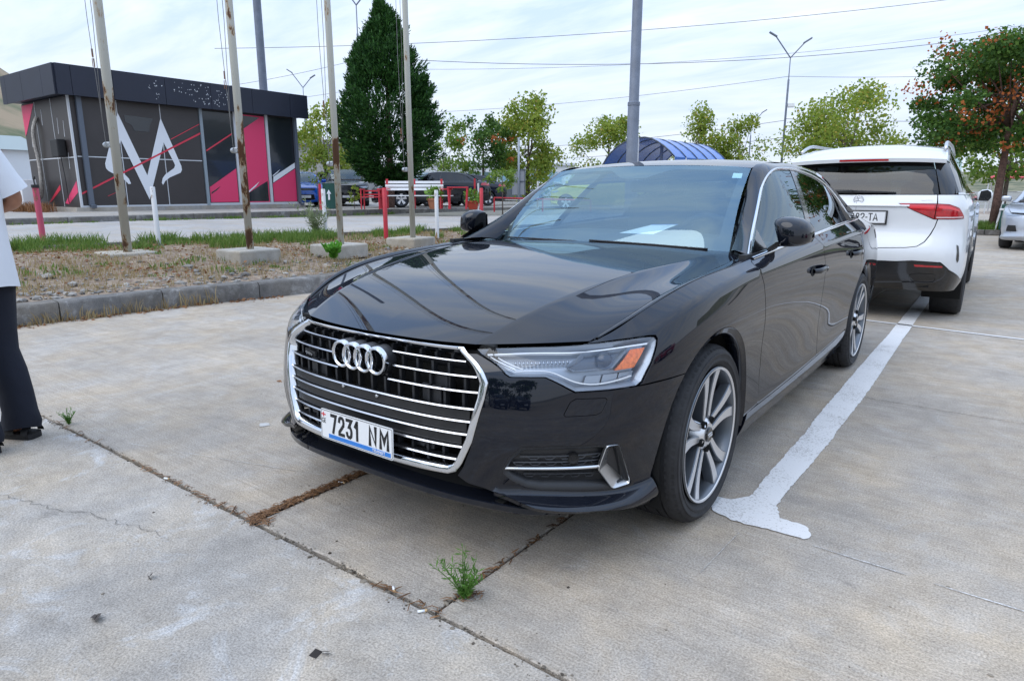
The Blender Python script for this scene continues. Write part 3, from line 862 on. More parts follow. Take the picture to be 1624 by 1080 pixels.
# ================================================================ materials shared by vehicles
def paint_mat(name, col, dust=0.0, rough=0.08, flake=0.0, dustcol=(.30, .28, .25)):
    m, nt, o = new_mat(name)
    b = nt.nodes.new('ShaderNodeBsdfPrincipled')
    b.inputs['Base Color'].default_value = (*col, 1); b.inputs['Roughness'].default_value = .35
    b.inputs['Metallic'].default_value = flake
    setin(b, 'Specular IOR Level', .5 if flake else 0.0)
    setin(b, 'Coat Weight', 1.0); setin(b, 'Coat Roughness', rough * .25); setin(b, 'Coat IOR', 1.55)
    if dust:
        tc = nt.nodes.new('ShaderNodeTexCoord')
        n1 = nt.nodes.new('ShaderNodeTexNoise'); n1.inputs['Scale'].default_value = 3.5; n1.inputs['Detail'].default_value = 9; n1.inputs['Roughness'].default_value = .7
        nt.links.new(tc.outputs['Object'], n1.inputs['Vector'])
        mr = nt.nodes.new('ShaderNodeMapRange'); mr.inputs['From Min'].default_value = .35; mr.inputs['From Max'].default_value = .8
        mr.inputs['To Min'].default_value = dust * .45; mr.inputs['To Max'].default_value = dust
        nt.links.new(n1.outputs['Fac'], mr.inputs[0])
        ge = nt.nodes.new('ShaderNodeNewGeometry'); sx = nt.nodes.new('ShaderNodeSeparateXYZ'); nt.links.new(ge.outputs['Normal'], sx.inputs[0])
        m2 = nt.nodes.new('ShaderNodeMapRange'); m2.inputs['From Min'].default_value = 0.0; m2.inputs['From Max'].default_value = .8
        m2.inputs['To Min'].default_value = .05; m2.inputs['To Max'].default_value = 1.0
        nt.links.new(sx.outputs['Z'], m2.inputs[0])
        mu = nt.nodes.new('ShaderNodeMath'); mu.operation = 'MULTIPLY'
        nt.links.new(mr.outputs[0], mu.inputs[0]); nt.links.new(m2.outputs[0], mu.inputs[1])
        df = nt.nodes.new('ShaderNodeBsdfDiffuse'); df.inputs[0].default_value = (*dustcol, 1)
        mx = nt.nodes.new('ShaderNodeMixShader')
        nt.links.new(mu.outputs[0], mx.inputs[0]); nt.links.new(b.outputs[0], mx.inputs[1]); nt.links.new(df.outputs[0], mx.inputs[2])
        nt.links.new(mx.outputs[0], o.inputs[0])
    else: nt.links.new(b.outputs[0], o.inputs[0])
    return m

M_BLACKPAINT = paint_mat('black_paint', (.0016, .003, .008), dust=.045, dustcol=(.27, .29, .33))
M_GLOSSBLACK = pbr('gloss_black', (.005, .005, .006), rough=.12, coat=.6)
M_PLASTIC = pbr('black_plastic', (.012, .012, .013), rough=.55, bump=.1, bscale=300)
M_PLASTIC2 = pbr('grey_black_plastic', (.022, .023, .026), rough=.38)
M_LINER = pbr('wheel_liner', (.006, .006, .006), rough=.95)
M_CHROME = pbr('chrome', (.74, .75, .77), rough=.09, metal=1.0)
M_SATIN = pbr('satin_aluminium', (.62, .63, .64), rough=.32, metal=1.0)
M_SLAT = pbr('slat_chrome', (.62, .63, .66), rough=.22, metal=1.0)
M_TYRE = pbr('tyre_rubber', (.020, .020, .022), rough=.72, var=.35, vscale=14, bump=.12, bscale=120)
M_RIMF = pbr('machined_rim', (.78, .78, .79), rough=.30, metal=.8)
M_RIMD = pbr('dark_grey_rim', (.16, .175, .195), rough=.32, metal=.75)
M_DISC = pbr('brake_disc', (.33, .32, .31), rough=.4, metal=1.0, var=.2, vscale=30)
M_GLASS_F = glass_mat('windscreen_glass', tint=(.72, .86, .87), ior=2.7, refl=(.62, .86, 1.0))
M_GLASS_S = glass_mat('side_glass', tint=(.62, .78, .80), ior=1.85, refl=(.82, .95, 1.0))
M_GLASS_D = glass_mat('privacy_glass', tint=(.045, .05, .055), ior=1.6)
M_LENS = glass_mat('lamp_lens', tint=(.93, .95, .97), ior=1.5)
M_FRIT = pbr('glass_border_print', (.012, .013, .016), rough=.5)
M_INT = pbr('interior_dark', (.020, .021, .023), rough=.75, var=.2, vscale=20)
M_SEAT = pbr('seat_leather', (.030, .030, .032), rough=.55, var=.2, vscale=30)
M_WHITE = pbr('white_plastic', (.78, .79, .80), rough=.4)
M_AMBER = pbr('amber_reflector', (.80, .17, .03), rough=.25, coat=.5, var=.25, vscale=90, emit=None)
M_REDLENS = pbr('red_lamp_lens', (.42, .012, .018), rough=.12, coat=1.0, var=.25, vscale=30)
M_DRL = pbr('light_guide', (.88, .89, .90), rough=.25, coat=.5)
M_LAMPGREY = pbr('lamp_reflector_grey', (.36, .40, .46), rough=.34, metal=.6)
M_LAMPDARK = pbr('lamp_bowl_dark', (.10, .115, .14), rough=.22, metal=.6)
M_BLACKTXT = pbr('black_lettering', (.012, .012, .014), rough=.5)
M_BLUETXT = pbr('blue_print', (.03, .20, .62), rough=.45)
M_PAPER = pbr('white_paper', (.80, .82, .84), rough=.8)

def text_mesh(name, body, size, mat, parent, M, font=None, align='CENTER', ext=0.0006, sx=1.0, bold=0.0, space=1.0):
    cu = bpy.data.curves.new(name, 'FONT'); cu.body = body; cu.size = size; cu.extrude = ext
    cu.align_x = align; cu.align_y = 'CENTER'; cu.offset = bold; cu.space_character = space; cu.resolution_u = 3
    t = bpy.data.objects.new(name, cu); COL.objects.link(t)
    bpy.context.view_layer.update()
    me = bpy.data.meshes.new_from_object(t.evaluated_get(bpy.context.evaluated_depsgraph_get()))
    bpy.data.objects.remove(t)
    me.transform(M @ Matrix.Diagonal((sx, 1, 1, 1)))
    me.materials.clear(); me.materials.append(mat)
    me.name = name
    o = bpy.data.objects.new(name, me); COL.objects.link(o)
    if parent: o.parent = parent
    return o

def ring_poly(cy, cz, R, a0, a1, n):
    return [(cy + R * math.cos(a), cz + R * math.sin(a)) for a in np.linspace(a0, a1, n)]

# ================================================================ wheel
def make_wheel(parent, loc, R=.348, rr=.262, wd=.245, flip=False, nsp=5, twin=True, rim_f=None, rim_d=None, detail=True, twist=0.0):
    """local x points outwards; the outer face is at x=0"""
    rim_f = rim_f or M_RIMF; rim_d = rim_d or M_RIMD
    wl = empty('wheel', loc); wl.parent = parent
    if flip: wl.rotation_euler = (0, 0, PI)
    if not detail:
        mb = MB(); mb.lathe([(-.02, rr), (0, rr + .02), (-.005, R - .03), (-.04, R), (-wd + .04, R), (-wd, R - .03), (-wd, rr)], 28)
        mb.build('tyre', M_TYRE, wl, smooth=True)
        mb = MB(); mb.lathe([(-.10, 0), (-.10, rr * .9), (-.015, rr * .96), (-.012, rr)], 28, mi=1)
        for k in range(nsp):
            a = 2 * PI * k / nsp + twist
            for sgn in ((-1, 1) if twin else (0,)):
                b = a + sgn * .14
                d = Vector((0, math.cos(b), math.sin(b))); tg = Vector((0, -math.sin(b), math.cos(b)))
                p0 = Vector((-.035, 0, 0)) + d * .02; p1 = Vector((-.02, 0, 0)) + d * rr * .95
                w0, w1 = (.020, .028) if twin else (.035, .05)
                mb.add([p0 - tg * w0, p0 + tg * w0, p1 + tg * w1, p1 - tg * w1, p0 - tg * w0 - Vector((.04, 0, 0)), p0 + tg * w0 - Vector((.04, 0, 0)), p1 + tg * w1 - Vector((.04, 0, 0)), p1 - tg * w1 - Vector((.04, 0, 0))],
                       [(0, 1, 2, 3), (0, 4, 5, 1), (2, 6, 7, 3), (0, 3, 7, 4), (1, 5, 6, 2)], 0)
        mb.lathe([(-.02, 0), (-.02, .035), (-.05, .05)], 16, mi=0)
        mb.build('rim', [rim_f, rim_d], wl)
        return wl
    # tyre with grooves and shoulder blocks
    mb = MB()
    prof = [(-.028, rr - .012), (-.012, rr + .004), (-.008, rr + .014), (.001, rr + .026), (.003, rr + .027), (.0035, rr + .034), (.0015, rr + .036), (.003, rr + .050), (.0045, rr + .052), (.0045, rr + .056), (.002, rr + .058), (0, R - .028), (-.008, R - .014), (-.020, R - .005), (-.036, R - .001)]
    g = []
    x0, x1 = -.036, -wd + .036
    for gx in (-.062, -.098, -.147, -.183):
        g += [(gx + .005, R), (gx + .004, R - .008), (gx - .004, R - .008), (gx - .005, R)]
    prof = prof + g + [(x1, R - .001), (-wd + .02, R - .005), (-wd + .006, R - .016), (-wd, R - .05), (-wd + .01, rr)]
    mb.lathe(prof, 96)
    # flat contact patch
    for i, (x, y, z) in enumerate(mb.v):
        if z < -(R - .0035): mb.v[i] = (x, y, -(R - .0035))
    # shoulder sipes
    for k in range(72):
        a = 2 * PI * k / 72
        for xs, sg in ((-.022, 1), (-wd + .022, -1)):
            d = Vector((0, math.cos(a), math.sin(a))); tg = Vector((0, -math.sin(a), math.cos(a)))
            p = Vector((xs, 0, 0)) + d * (R - .0035)
            if p.z < -(R - .03): continue
            mb.add([p - tg * .011 + Vector((.017 * sg, 0, 0)) - d * .009, p + tg * .006 + Vector((.017 * sg, 0, 0)) - d * .009, p + tg * .008 - Vector((.016 * sg, 0, 0)) + d * .004, p - tg * .009 - Vector((.016 * sg, 0, 0)) + d * .004], [(0, 1, 2, 3)])
    ty = mb.build('tyre', M_TYRE, wl, angle=35)
    # raised band rings on the sidewall
    # rim barrel
    mb = MB()
    mb.lathe([(-.004, rr + .004), (.002, rr), (0, rr - .006), (-.006, rr - .010), (-.014, rr - .013), (-.03, rr - .018), (-.10, rr - .026), (-.20, rr - .028), (-.225, rr - .01), (-.232, rr + .002)], 80, mi=0)
    mb.build('rim', [rim_d], wl, smooth=True)
    mb = MB(); mb.lathe([(.0028, rr + .001), (.0032, rr - .001), (.0015, rr - .0065), (-.001, rr - .0085)], 80)
    mb.build('rim_edge', rim_f, wl, smooth=True)
    # disc + hub well
    mb = MB(); mb.lathe([(-.125, .06), (-.125, .175), (-.150, .175), (-.150, .05)], 48)
    mb.lathe([(-.10, 0), (-.10, .075), (-.125, .08)], 32)
    mb.build('brake_disc', M_DISC, wl, angle=40)
    mb = MB(); mb.bbox((-.125, -.155, .03), (.07, .07, .16), .012)
    mb.build('brake_caliper', M_PLASTIC2, wl)
    mb = MB(); mb.lathe([(-.205, 0), (-.205, rr - .028)], 40)
    mb.build('backing_plate', M_LINER, wl)
    # spokes: five pairs, each arm a tapered bar with machined face and dark flanks
    def xf(r):   # dish of the face
        return -.022 + .016 * ((r - .05) / (rr - .06)) ** 1.4
    for k in range(nsp):
        a = 2 * PI * k / nsp + twist
        mb = MB()
        for sg in (-1, 1):
            n = 9; L, Rr = [], []
            rs = np.linspace(.034, rr - .010, n)
            V = []
            for i, r in enumerate(rs):
                f = i / (n - 1)
                ang = a + sg * (.085 + .145 * f ** 1.2 + .42 * (1 - f) ** 3)
                wdt = .0125 + .012 * f ** 1.3
                c0 = Vector((0, math.cos(ang) * r, math.sin(ang) * r))
                tg = Vector((0, -math.sin(ang), math.cos(ang)))
                x = xf(r)
                A = c0 - tg * wdt; B = c0 + tg * wdt
                c = .0035
                V.append([Vector((x - .055 + .02 * f, 0, 0)) + A - tg * .004, Vector((x - c, 0, 0)) + A, Vector((x, 0, 0)) + A + tg * c, Vector((x, 0, 0)) + B - tg * c, Vector((x - c, 0, 0)) + B, Vector((x - .055 + .02 * f, 0, 0)) + B + tg * .004])
            for j in range(5):
                P = [[row[j], row[j + 1]] for row in V]
                mb.grid(P, mi=1 if j == 2 else 0)
        mb.build('spoke', [rim_d, rim_f], wl, angle=30)
    mb = MB(); mb.lathe([(-.012, .030), (-.012, .046), (-.024, .062), (-.06, .074)], 40, mi=0)
    for k in range(5):
        a = 2 * PI * (k + .5) / 5 + twist
        c = Vector((0, math.cos(a), math.sin(a))) * .058
        mb.lathe([(-.014, 0), (-.014, .009), (-.006, .0125), (-.0055, .0145), (-.02, .016)], 14, c=(c.x - .004, c.y, c.z), mi=1)
    mb.build('hub', [rim_f, M_LINER], wl, angle=35)
    mb = MB(); mb.lathe([(-.004, 0), (-.004, .026), (-.007, .030), (-.02, .031)], 32)
    mb.build('hub_cap', M_GLOSSBLACK, wl, angle=35)
    mb = MB()
    for k in range(4):
        mb.tube([( -.0035, (k - 1.5) * .009 + .0075 * math.cos(t), .0075 * math.sin(t)) for t in np.linspace(0, 2 * PI, 17)[:-1]], .0011, 5, closed=True)
    mb.build('hub_emblem', M_CHROME, wl, smooth=True)
    return wl

# ================================================================ plate
GLY = {'7': [[(0, 1), (1, 1), (.35, 0)]], '2': [[(0, .78), (.08, .93), (.3, 1), (.7, 1), (.93, .92), (1, .75), (.95, .58), (0, .12), (0, 0), (1, 0)]],
       '3': [[(0, 1), (1, 1), (.45, .60), (.75, .58), (.96, .44), (1, .28), (.92, .08), (.68, 0), (.3, 0), (.06, .08), (0, .2)]], '1': [[(.05, .74), (.55, 1), (.6, 1), (.6, 0)]],
       'N': [[(0, 0), (0, 1), (1, 0), (1, 1)]], 'M': [[(0, 0), (0, 1), (.5, .35), (1, 1), (1, 0)]], 'T': [[(0, 1), (1, 1)], [(.5, .94), (.5, 0)]], 'A': [[(0, 0), (.5, 1), (1, 0)], [(.22, .28), (.78, .28)]],
       '8': [[(.5, .53), (.15, .62), (.08, .78), (.2, .95), (.5, 1), (.8, .95), (.92, .78), (.85, .62), (.5, .53), (.1, .42), (0, .22), (.14, .04), (.5, 0), (.86, .04), (1, .22), (.9, .42), (.5, .53)]], '-': [[(0, .45), (1, .45)]]}
def glyph(name, ch, M, wd, ht, sw, mat, parent):
    mb = MB(); h = sw / 2; z = 0.0
    for pl_ in GLY[ch]:
        P = [np.array(((x - .5) * (wd - sw), (y - .5) * (ht - sw))) for x, y in pl_]
        n = len(P); Lf, Rt = [], []
        for i in range(n):
            d1 = P[i] - P[i - 1] if i else P[1] - P[0]
            d2 = P[i + 1] - P[i] if i < n - 1 else d1
            d1 = d1 / np.linalg.norm(d1); d2 = d2 / np.linalg.norm(d2)
            n1 = np.array((-d1[1], d1[0])); n2 = np.array((-d2[1], d2[0])); m = n1 + n2
            m = m / max(.28, m.dot(m) / 2)
            e = (d1 * -h if i == 0 else d1 * h if i == n - 1 else 0)
            Lf.append(P[i] + m * h + e); Rt.append(P[i] - m * h + e)
        z += .00015
        mb.grid([[M @ Vector((*a, z)), M @ Vector((*b, z))] for a, b in zip(Rt, Lf)])
    return mb.build(name, mat, parent)
def make_plate(name, parent, M, wd, ht, frame=None):
    """M maps local (x right, y up, z out)"""
    p = MB()
    out = rounded([(-wd / 2, -ht / 2), (wd / 2, -ht / 2), (wd / 2, ht / 2), (-wd / 2, ht / 2)], .009, 4)
    p.prism([M @ Vector((a, b, 0)) for a, b in out], (M.to_3x3() @ Vector((0, 0, 1))).normalized() * .003)
    o = p.build(name, M_WHITE, parent)
    r = MB()
    o1 = inset(out, .003); o2 = inset(out, .0048)
    n = len(o1)
    V = [M @ Vector((a, b, .0036)) for a, b in o1] + [M @ Vector((a, b, .0036)) for a, b in o2]
    r.add(V, [(i, (i + 1) % n, n + (i + 1) % n, n + i) for i in range(n)])
    r.build('plate_border', M_BLACKTXT, o)
    return o

# ================================================================ the saloon
def build_saloon():
    car = empty('parked_car', (0, 0, 0), 0, 'shiny black saloon parked at the front, its large chrome framed grille towards the viewer', 'car')
    T = belt.t; S = belt.s; tt = T[8] - .0015
    GRL = [(0, .826), (.425, .828), (.5245, .517), (.5165, .455), (.479, .312), (.445, .240), (.425, .213), (.395, .2025), (0, .200)]
    HLo = [(.468, .824), (.533, .838), (.659, .841), (.771, .843), (.835, .838), (.913, .806), (1.005, .769), (1.068, .741), (1.090, .726), (1.098, .706), (1.092, .672), (1.067, .58), (1.032, .502), (1.012, .487), (.902, .4846), (.795, .484), (.771, .499), (.729, .528), (.697, .550), (.588, .5495), (.573, .565)]
    HL = np.array(HLo)
    FOG = np.array([(.639, .304), (.761, .306), (.885, .300), (.904, .298), (.950, .296), (.963, .288), (1.030, .141), (1.022, .136), (.958, .139), (.910, .1385), (.833, .142), (.756, .1465), (.709, .155), (.656, .175), (.605, .199), (.582, .219), (.580, .234), (.599, .270)])
    FOG[:, 1] = np.maximum(FOG[:, 1], .167)
    WASH = np.array([(.800, .463), (.898, .459), (.905, .452), (.904, .444), (.889, .410), (.870, .402), (.770, .402), (.763, .410), (.782, .452)])
    CY, CZ, RA = 0.0, .345, .418
    def arch(cy, a0, a1, n, R=RA, srng=None):
        return [tuple(q) for q in belt.inv(ring_poly(cy, CZ, R, a0, a1, n), (1, 2), srng)]
    a_seam = PI - math.asin((.652 - CZ) / RA)
    aF1 = arch(CY, a_seam, PI + .36, 9, srng=(1.0, 1.6))            # bumper part of the front arch, downwards
    aF2 = arch(CY, a_seam, math.asin((.30 - CZ) / RA), 26, srng=(1.0, 2.1))       # wing part, over the top to the rear foot
    # ---- front bumper
    bump = [(.432, .772), (.464, .772), (.476, .772), (.490, .745), (.573, .565), (.588, .5495), (.697, .550), (.729, .528), (.771, .499), (.795, .484), (.902, .4846), (1.012, .487), (1.10, .4865)] + aF1 + \
           [(1.13, .030), (1.0, .062), (.91, .086), (.80, .094), (.69, .103), (.64, .118), (.605, .132), (.52, .165), (.462, .178), (.425, .199), (.445, .228), (.470, .29), (.5125, .455), (.520, .517), (.428, .768)]
    b1 = panel(belt, inset(bump, .0018), [FOG, WASH], step=.022, bstep=.009)
    pan_obj('front_bumper', [b1, mir(b1)], M_BLACKPAINT, car)
    wq = panel(belt, inset(WASH, .0022), step=.03, bstep=.008, edge=.001)
    for p in (wq, mir(wq)): pan_obj('washer_cover', [p], M_BLACKPAINT, car)
    # ---- front wings
    wing = [(.838, .8425), (.913, .811), (1.005, .774), (1.068, .746), (1.096, .730), (1.103, .706), (1.097, .672), (1.072, .578), (1.036, .498), (1.022, .4895), (1.10, .4895)] + aF2 + \
           [(2.165, .138), (2.155, .294), (2.160, .317), (2.124, .520), (2.089, .627), (2.062, .708), (2.022, .765), (2.012, .800), (2.045, .835), (2.085, tt), (1.87, tt), (1.55, tt), (1.254, tt), (1.046, tt), (.90, tt)]
    wp = panel(belt, inset(wing, .0018), step=.03, bstep=.012)
    wt = wing_top
    tp = panel(wt, inset([(.012, .003), (wt.s[-1] - .012, .003), (wt.s[-1] - .012, wt.t[-1] - .001), (.012, wt.t[-1] - .001)], .0), step=.03, bstep=.015)
    if tp[1][0, 2] < 0: tp = panel(wt, [(.012, .003), (wt.s[-1] - .012, .003), (wt.s[-1] - .012, wt.t[-1] - .001), (.012, wt.t[-1] - .001)], step=.03, bstep=.015, flip=True)
    for f in (lambda p: p, mir): pan_obj('front_wing', [f(wp), f(tp)], M_BLACKPAINT, car)
    # arch lips: narrow turned flange round each opening
    def lip(cy, a0, a1, srng, n=40):
        st = belt.inv(ring_poly(cy, CZ, RA, a0, a1, n), (1, 2), srng)
        A = belt.ev(st[:, 0], st[:, 1]); rows = []
        for dr, dx in ((0, .0), (-.004, -.004), (-.020, -.010), (-.026, -.016), (-.026, -.06)):
            B = A.copy(); d = A[:, 1:] - np.array([cy, CZ]); d /= np.linalg.norm(d, axis=1)[:, None]
            B[:, 1:] += d * dr; B[:, 0] += dx; rows.append(B)
        return rows
    for sgn in (1, -1):
        mb = MB()
        for cy, a0, a1, sr in ((0, PI + .34, math.asin((.26 - CZ) / RA), (1.0, 2.2)), (2.924, PI + .22, -.22, (3.4, 5.1))):
            rows = lip(cy, a0, a1, sr)
            mb.grid([[tuple(p * [sgn, 1, 1]) for p in r] for r in rows])
        o = mb.build('arch_lip', M_BLACKPAINT, car, smooth=True)
    # ---- doors, sill, quarter
    d1 = [(2.16, .135), (2.8, .135), (3.235, .14), (3.26, .257), (3.262, .344), (3.24, .45), (3.217, .533), (3.19, .666), (3.155, .741), (3.13, .823), (3.128, tt), (2.6, tt), (2.088, tt), (2.049, .835), (2.015, .800), (2.026, .765), (2.066, .708), (2.093, .627), (2.128, .520), (2.164, .317), (2.159, .294)]
    p1 = panel(belt, inset(d1, .0016), step=.035, bstep=.015)
    aR = arch(2.924, PI + .10, PI - .95, 12, srng=(3.4, 4.8))
    d2 = [(3.239, .14), (3.7, .14), (4.04, .15)] + aR + [(4.20, .70), (4.27, .76), (4.36, .80), (4.40, tt), (3.9, tt), (3.132, tt), (3.134, .823), (3.159, .741), (3.194, .666), (3.221, .533), (3.244, .45), (3.266, .344), (3.264, .257)]
    p2 = panel(belt, inset(d2, .0016), step=.035, bstep=.015)
    aQ = arch(2.924, PI - .95, -.35, 26, srng=(3.4, 5.3))
    q = [(4.205, .70)] + aQ + [(5.15, .004), (5.6, .003), (6.0, .003), (6.304, .003), (6.304, tt), (5.6, tt), (4.9, tt), (4.404, tt), (4.364, .80), (4.274, .76)]
    p3 = panel(belt, inset(q, .0016), step=.04, bstep=.02)
    sl = [(1.99, .004), (2.3, .004), (3.2, .004), (4.06, .004), (4.05, .10), (4.036, .146), (3.7, .136), (3.2, .136), (2.8, .131), (2.165, .131), (2.02, .128)]
    p4 = panel(belt, inset(sl, .001), step=.04, bstep=.02)
    for f in (lambda p: p, mir):
        fd = pan_obj('front_door', [f(p1)], M_BLACKPAINT, car)
        rd = pan_obj('rear_door', [f(p2)], M_BLACKPAINT, car)
        pan_obj('rear_quarter', [f(p3)], M_BLACKPAINT, car)
        pan_obj('sill', [f(p4)], M_BLACKPAINT, car)
        sg = 1 if f is not mir else -1
        for dr, sc, sh in ((fd, 3.02, .668), (rd, 3.99, .668)):
            h = MB(); hp = []
            for i in range(9):
                u = i / 8; s_ = sc - .115 + .23 * u
                c = belt.ev([s_], [sh])[0]; n = belt.nrm([s_], [sh])[0]
                lift = .030 * math.sin(PI * min(1, max(0, u))) ** .35
                hp.append((c + n * (.006 + lift)) * [sg, 1, 1])
            V = []
            for i, p in enumerate(hp):
                u = i / 8; hh = .0125 + .004 * math.sin(PI * u); th = .009
                ring = [(p[0] + sg * th * math.cos(t), p[1], p[2] + hh * math.sin(t)) for t in np.linspace(0, 2 * PI, 13)[:-1]]
                V.append(ring + [ring[0]])
            h.grid(V, flip=sg > 0)
            h.build('door_handle', M_BLACKPAINT, dr, smooth=True)
            # bowl behind the handle
            bo = panel(belt, [(sc - .10 + .05 * math.cos(t) + (.15 if False else 0), sh + .026 * math.sin(t)) for t in np.linspace(0, 2 * PI, 17)[:-1]], step=.02, depth=0, off=.0012)
            mesh_obj('handle_recess', bo[0] * [sg, 1, 1], bo[2] if sg > 0 else np.asarray(bo[2])[:, ::-1], M_LINER, dr)
    # ---- bonnet
    hs = [(.0, .0), (0, hood.t[-1])]
    SH = hood.s[-1]; TH = hood.t[-1]
    hp = [(.004, .0), (.004, .2), (.002, .40), (.003, TH * .75), (.006, TH - .0045), (SH * .25, TH - .0045), (SH * .5, TH - .0045), (SH * .75, TH - .0045), (SH - .04, TH - .0045), (SH - .01, TH - .02), (SH - .002, TH - .07), (SH, .5), (SH, 0)]
    ph = panel(hood, hp, step=.03, bstep=.015, lines_t=[hood.t[3]], depth=.022, edge=.004)
    if ph[1][len(ph[1]) // 8, 2] < 0 or ph[1][0, 2] < 0: ph = panel(hood, hp, step=.03, bstep=.015, lines_t=[hood.t[3]], depth=.022, edge=.004, flip=True)
    pan_obj('bonnet', [ph, mir(ph)], M_BLACKPAINT, car)
    # ---- roof
    RS, RT = roof.s[-1], roof.t[-1]
    rp_ = [(0.004, 0), (.004, RT * .5), (.004, RT - .004), (RS * .3, RT - .004), (RS * .6, RT - .004), (RS, RT - .004), (RS, 0)]
    pr_ = panel(roof, rp_, step=.05, bstep=.03, depth=.012)
    if pr_[1][0, 2] < 0: pr_ = panel(roof, rp_, step=.05, bstep=.03, depth=.012, flip=True)
    pan_obj('roof', [pr_, mir(pr_)], M_BLACKPAINT, car)
    # ---- side frame (screen pillar, roof rail, rear pillar)
    FS, FT = frame.s[-1], frame.t[-1]
    fr = [(0, .003), (FS, .003), (FS, FT), (0, FT)]
    pf = panel(frame, fr, step=.04, bstep=.02, depth=.015, flip=True)
    for f in (lambda p: p, mir): pan_obj('screen_pillar', [f(pf)], M_BLACKPAINT, car)
    # ---- windscreen
    WS_, WT_ = screen.s[-1], screen.t[-1]
    wpoly = [(0, .0), (WS_ - .006, .0), (WS_ - .006, WT_ - .004), (0, WT_ - .004)]
    pw = panel(screen, wpoly, step=.06, bstep=.04, depth=0)
    if pw[1][0, 2] < 0: pw = panel(screen, wpoly, step=.06, bstep=.04, depth=0, flip=True)
    pan_obj('windscreen', [pw, mir(pw)], M_GLASS_F, car)
    # printed border under the glass and the sensor patch at the top
    hole = rounded([(-.1, .088), (WS_ * .86, .088), (WS_ - .065, .095), (WS_ - .055, WT_ * .55), (WS_ - .052, WT_ - .05), (.22, WT_ - .045), (.17, WT_ - .085), (.09, WT_ - .15), (.07, WT_ - .155), (-.1, WT_ - .155)], [0, 0, .06, .05, .05, .06, .05, .05, .03, 0], 5)
    outer = [(0, .0), (WS_ - .007, .0), (WS_ - .007, WT_ - .005), (0, WT_ - .005), (0, WT_ - .155)] 
    hh = [h for h in hole if h[0] > 0]
    i0 = [i for i, h in enumerate(hole) if h[0] <= 0]
    fr_poly = [(0, 0), (WS_ - .007, 0), (WS_ - .007, WT_ - .005), (0, WT_ - .005), (0, WT_ - .155)] + [tuple(h) for h in hh[::-1]] + [(0, .088)]
    sgnf = -1 if pw[1][0].dot(panel(screen, wpoly, step=.2, bstep=.2, depth=0)[1][0]) < 0 else 1
    pb = panel(screen, fr_poly, step=.06, bstep=.03, depth=0, off=-.004, flip=sgnf < 0)
    pan_obj('windscreen_border', [pb, mir(pb)], M_FRIT, car)
    # sticker in the top corner, wipers
    st = panel(screen, [(.615, .577), (.668, .584), (.664, .641), (.612, .634)], step=.03, depth=0, off=-.0022, flip=sgnf < 0)
    pan_obj('windscreen_sticker', [st], pbr('sticker_pale', (.72, .85, .88), rough=.6), car)
    for x0, x1, sg in ((.60, -.02, 1), (-.10, -.62, 1)):
        mb = MB()
        pts = []
        for k in range(10):
            x = x0 + (x1 - x0) * k / 9
            st_ = min(abs(x), WS_ - .02); t_ = .006 + .012 * k / 9
            c = screen.ev([st_], [t_])[0]; n = screen.nrm([st_], [t_])[0] * sgnf
            c = c * [1 if x >= 0 else -1, 1, 1]; pts.append(c + n * [1 if x >= 0 else -1, 1, 1] * .010)
        mb.tube(pts, .005, 6)
        mb.build('wiper', M_PLASTIC, car, smooth=True)
    mb = MB()     # cowl below the screen
    mb.grid([[(x, y + dy, z - .018 + dz) for dy, dz in ((-.11, -.012), (0, 0), (.05, -.05))] for x, y, z in [tuple(p * [sx, 1, 1]) for sx, pp in ((-1, spl(WS_B, 9)[::-1]), (1, spl(WS_B, 9)[1:])) for p in pp]])
    mb.build('cowl', M_PLASTIC, car, smooth=True)
    # ---- side windows
    ysb = np.linspace(.58, 3.02, 15)
    bt = belt.inv([(y, 0) for y in ysb], (1, 2)) if False else None
    ss = np.linspace(S[8], S[15], 240); bp_ = belt.ev(ss, np.full(240, T[8]))
    wtp = spl(WTOP, 200)
    wty = wtp[:, 1]
    net = []
    for y in ysb:
        a = np.array([np.interp(y, bp_[:, 1], bp_[:, k]) for k in range(3)]) + [-.016, 0, -.012]
        b = np.array([np.interp(y, wty, wtp[:, k]) for k in range(3)]) + [-.010, 0, .0]
        h = max(.02, b[2] - a[2]); b[2] = a[2] + h
        net.append([a, a * .67 + b * .33 + [.008 * h / .35, 0, 0], a * .33 + b * .67 + [.008 * h / .35, 0, 0], b])
    sg_ = Surf(net, srow=0, tcol=8)
    def yst(y, z): return tuple(sg_.inv([(y, z)], (1, 2))[0])
    sB0, sT0 = yst(1.565, 1.02), yst(1.86, 1.36)
    sB1, sT1 = yst(1.655, 1.02), yst(1.95, 1.36)
    sC0, sC1 = yst(2.56, 1.06), yst(2.72, 1.28)
    SE, TE = sg_.s[-1], sg_.t[-1]
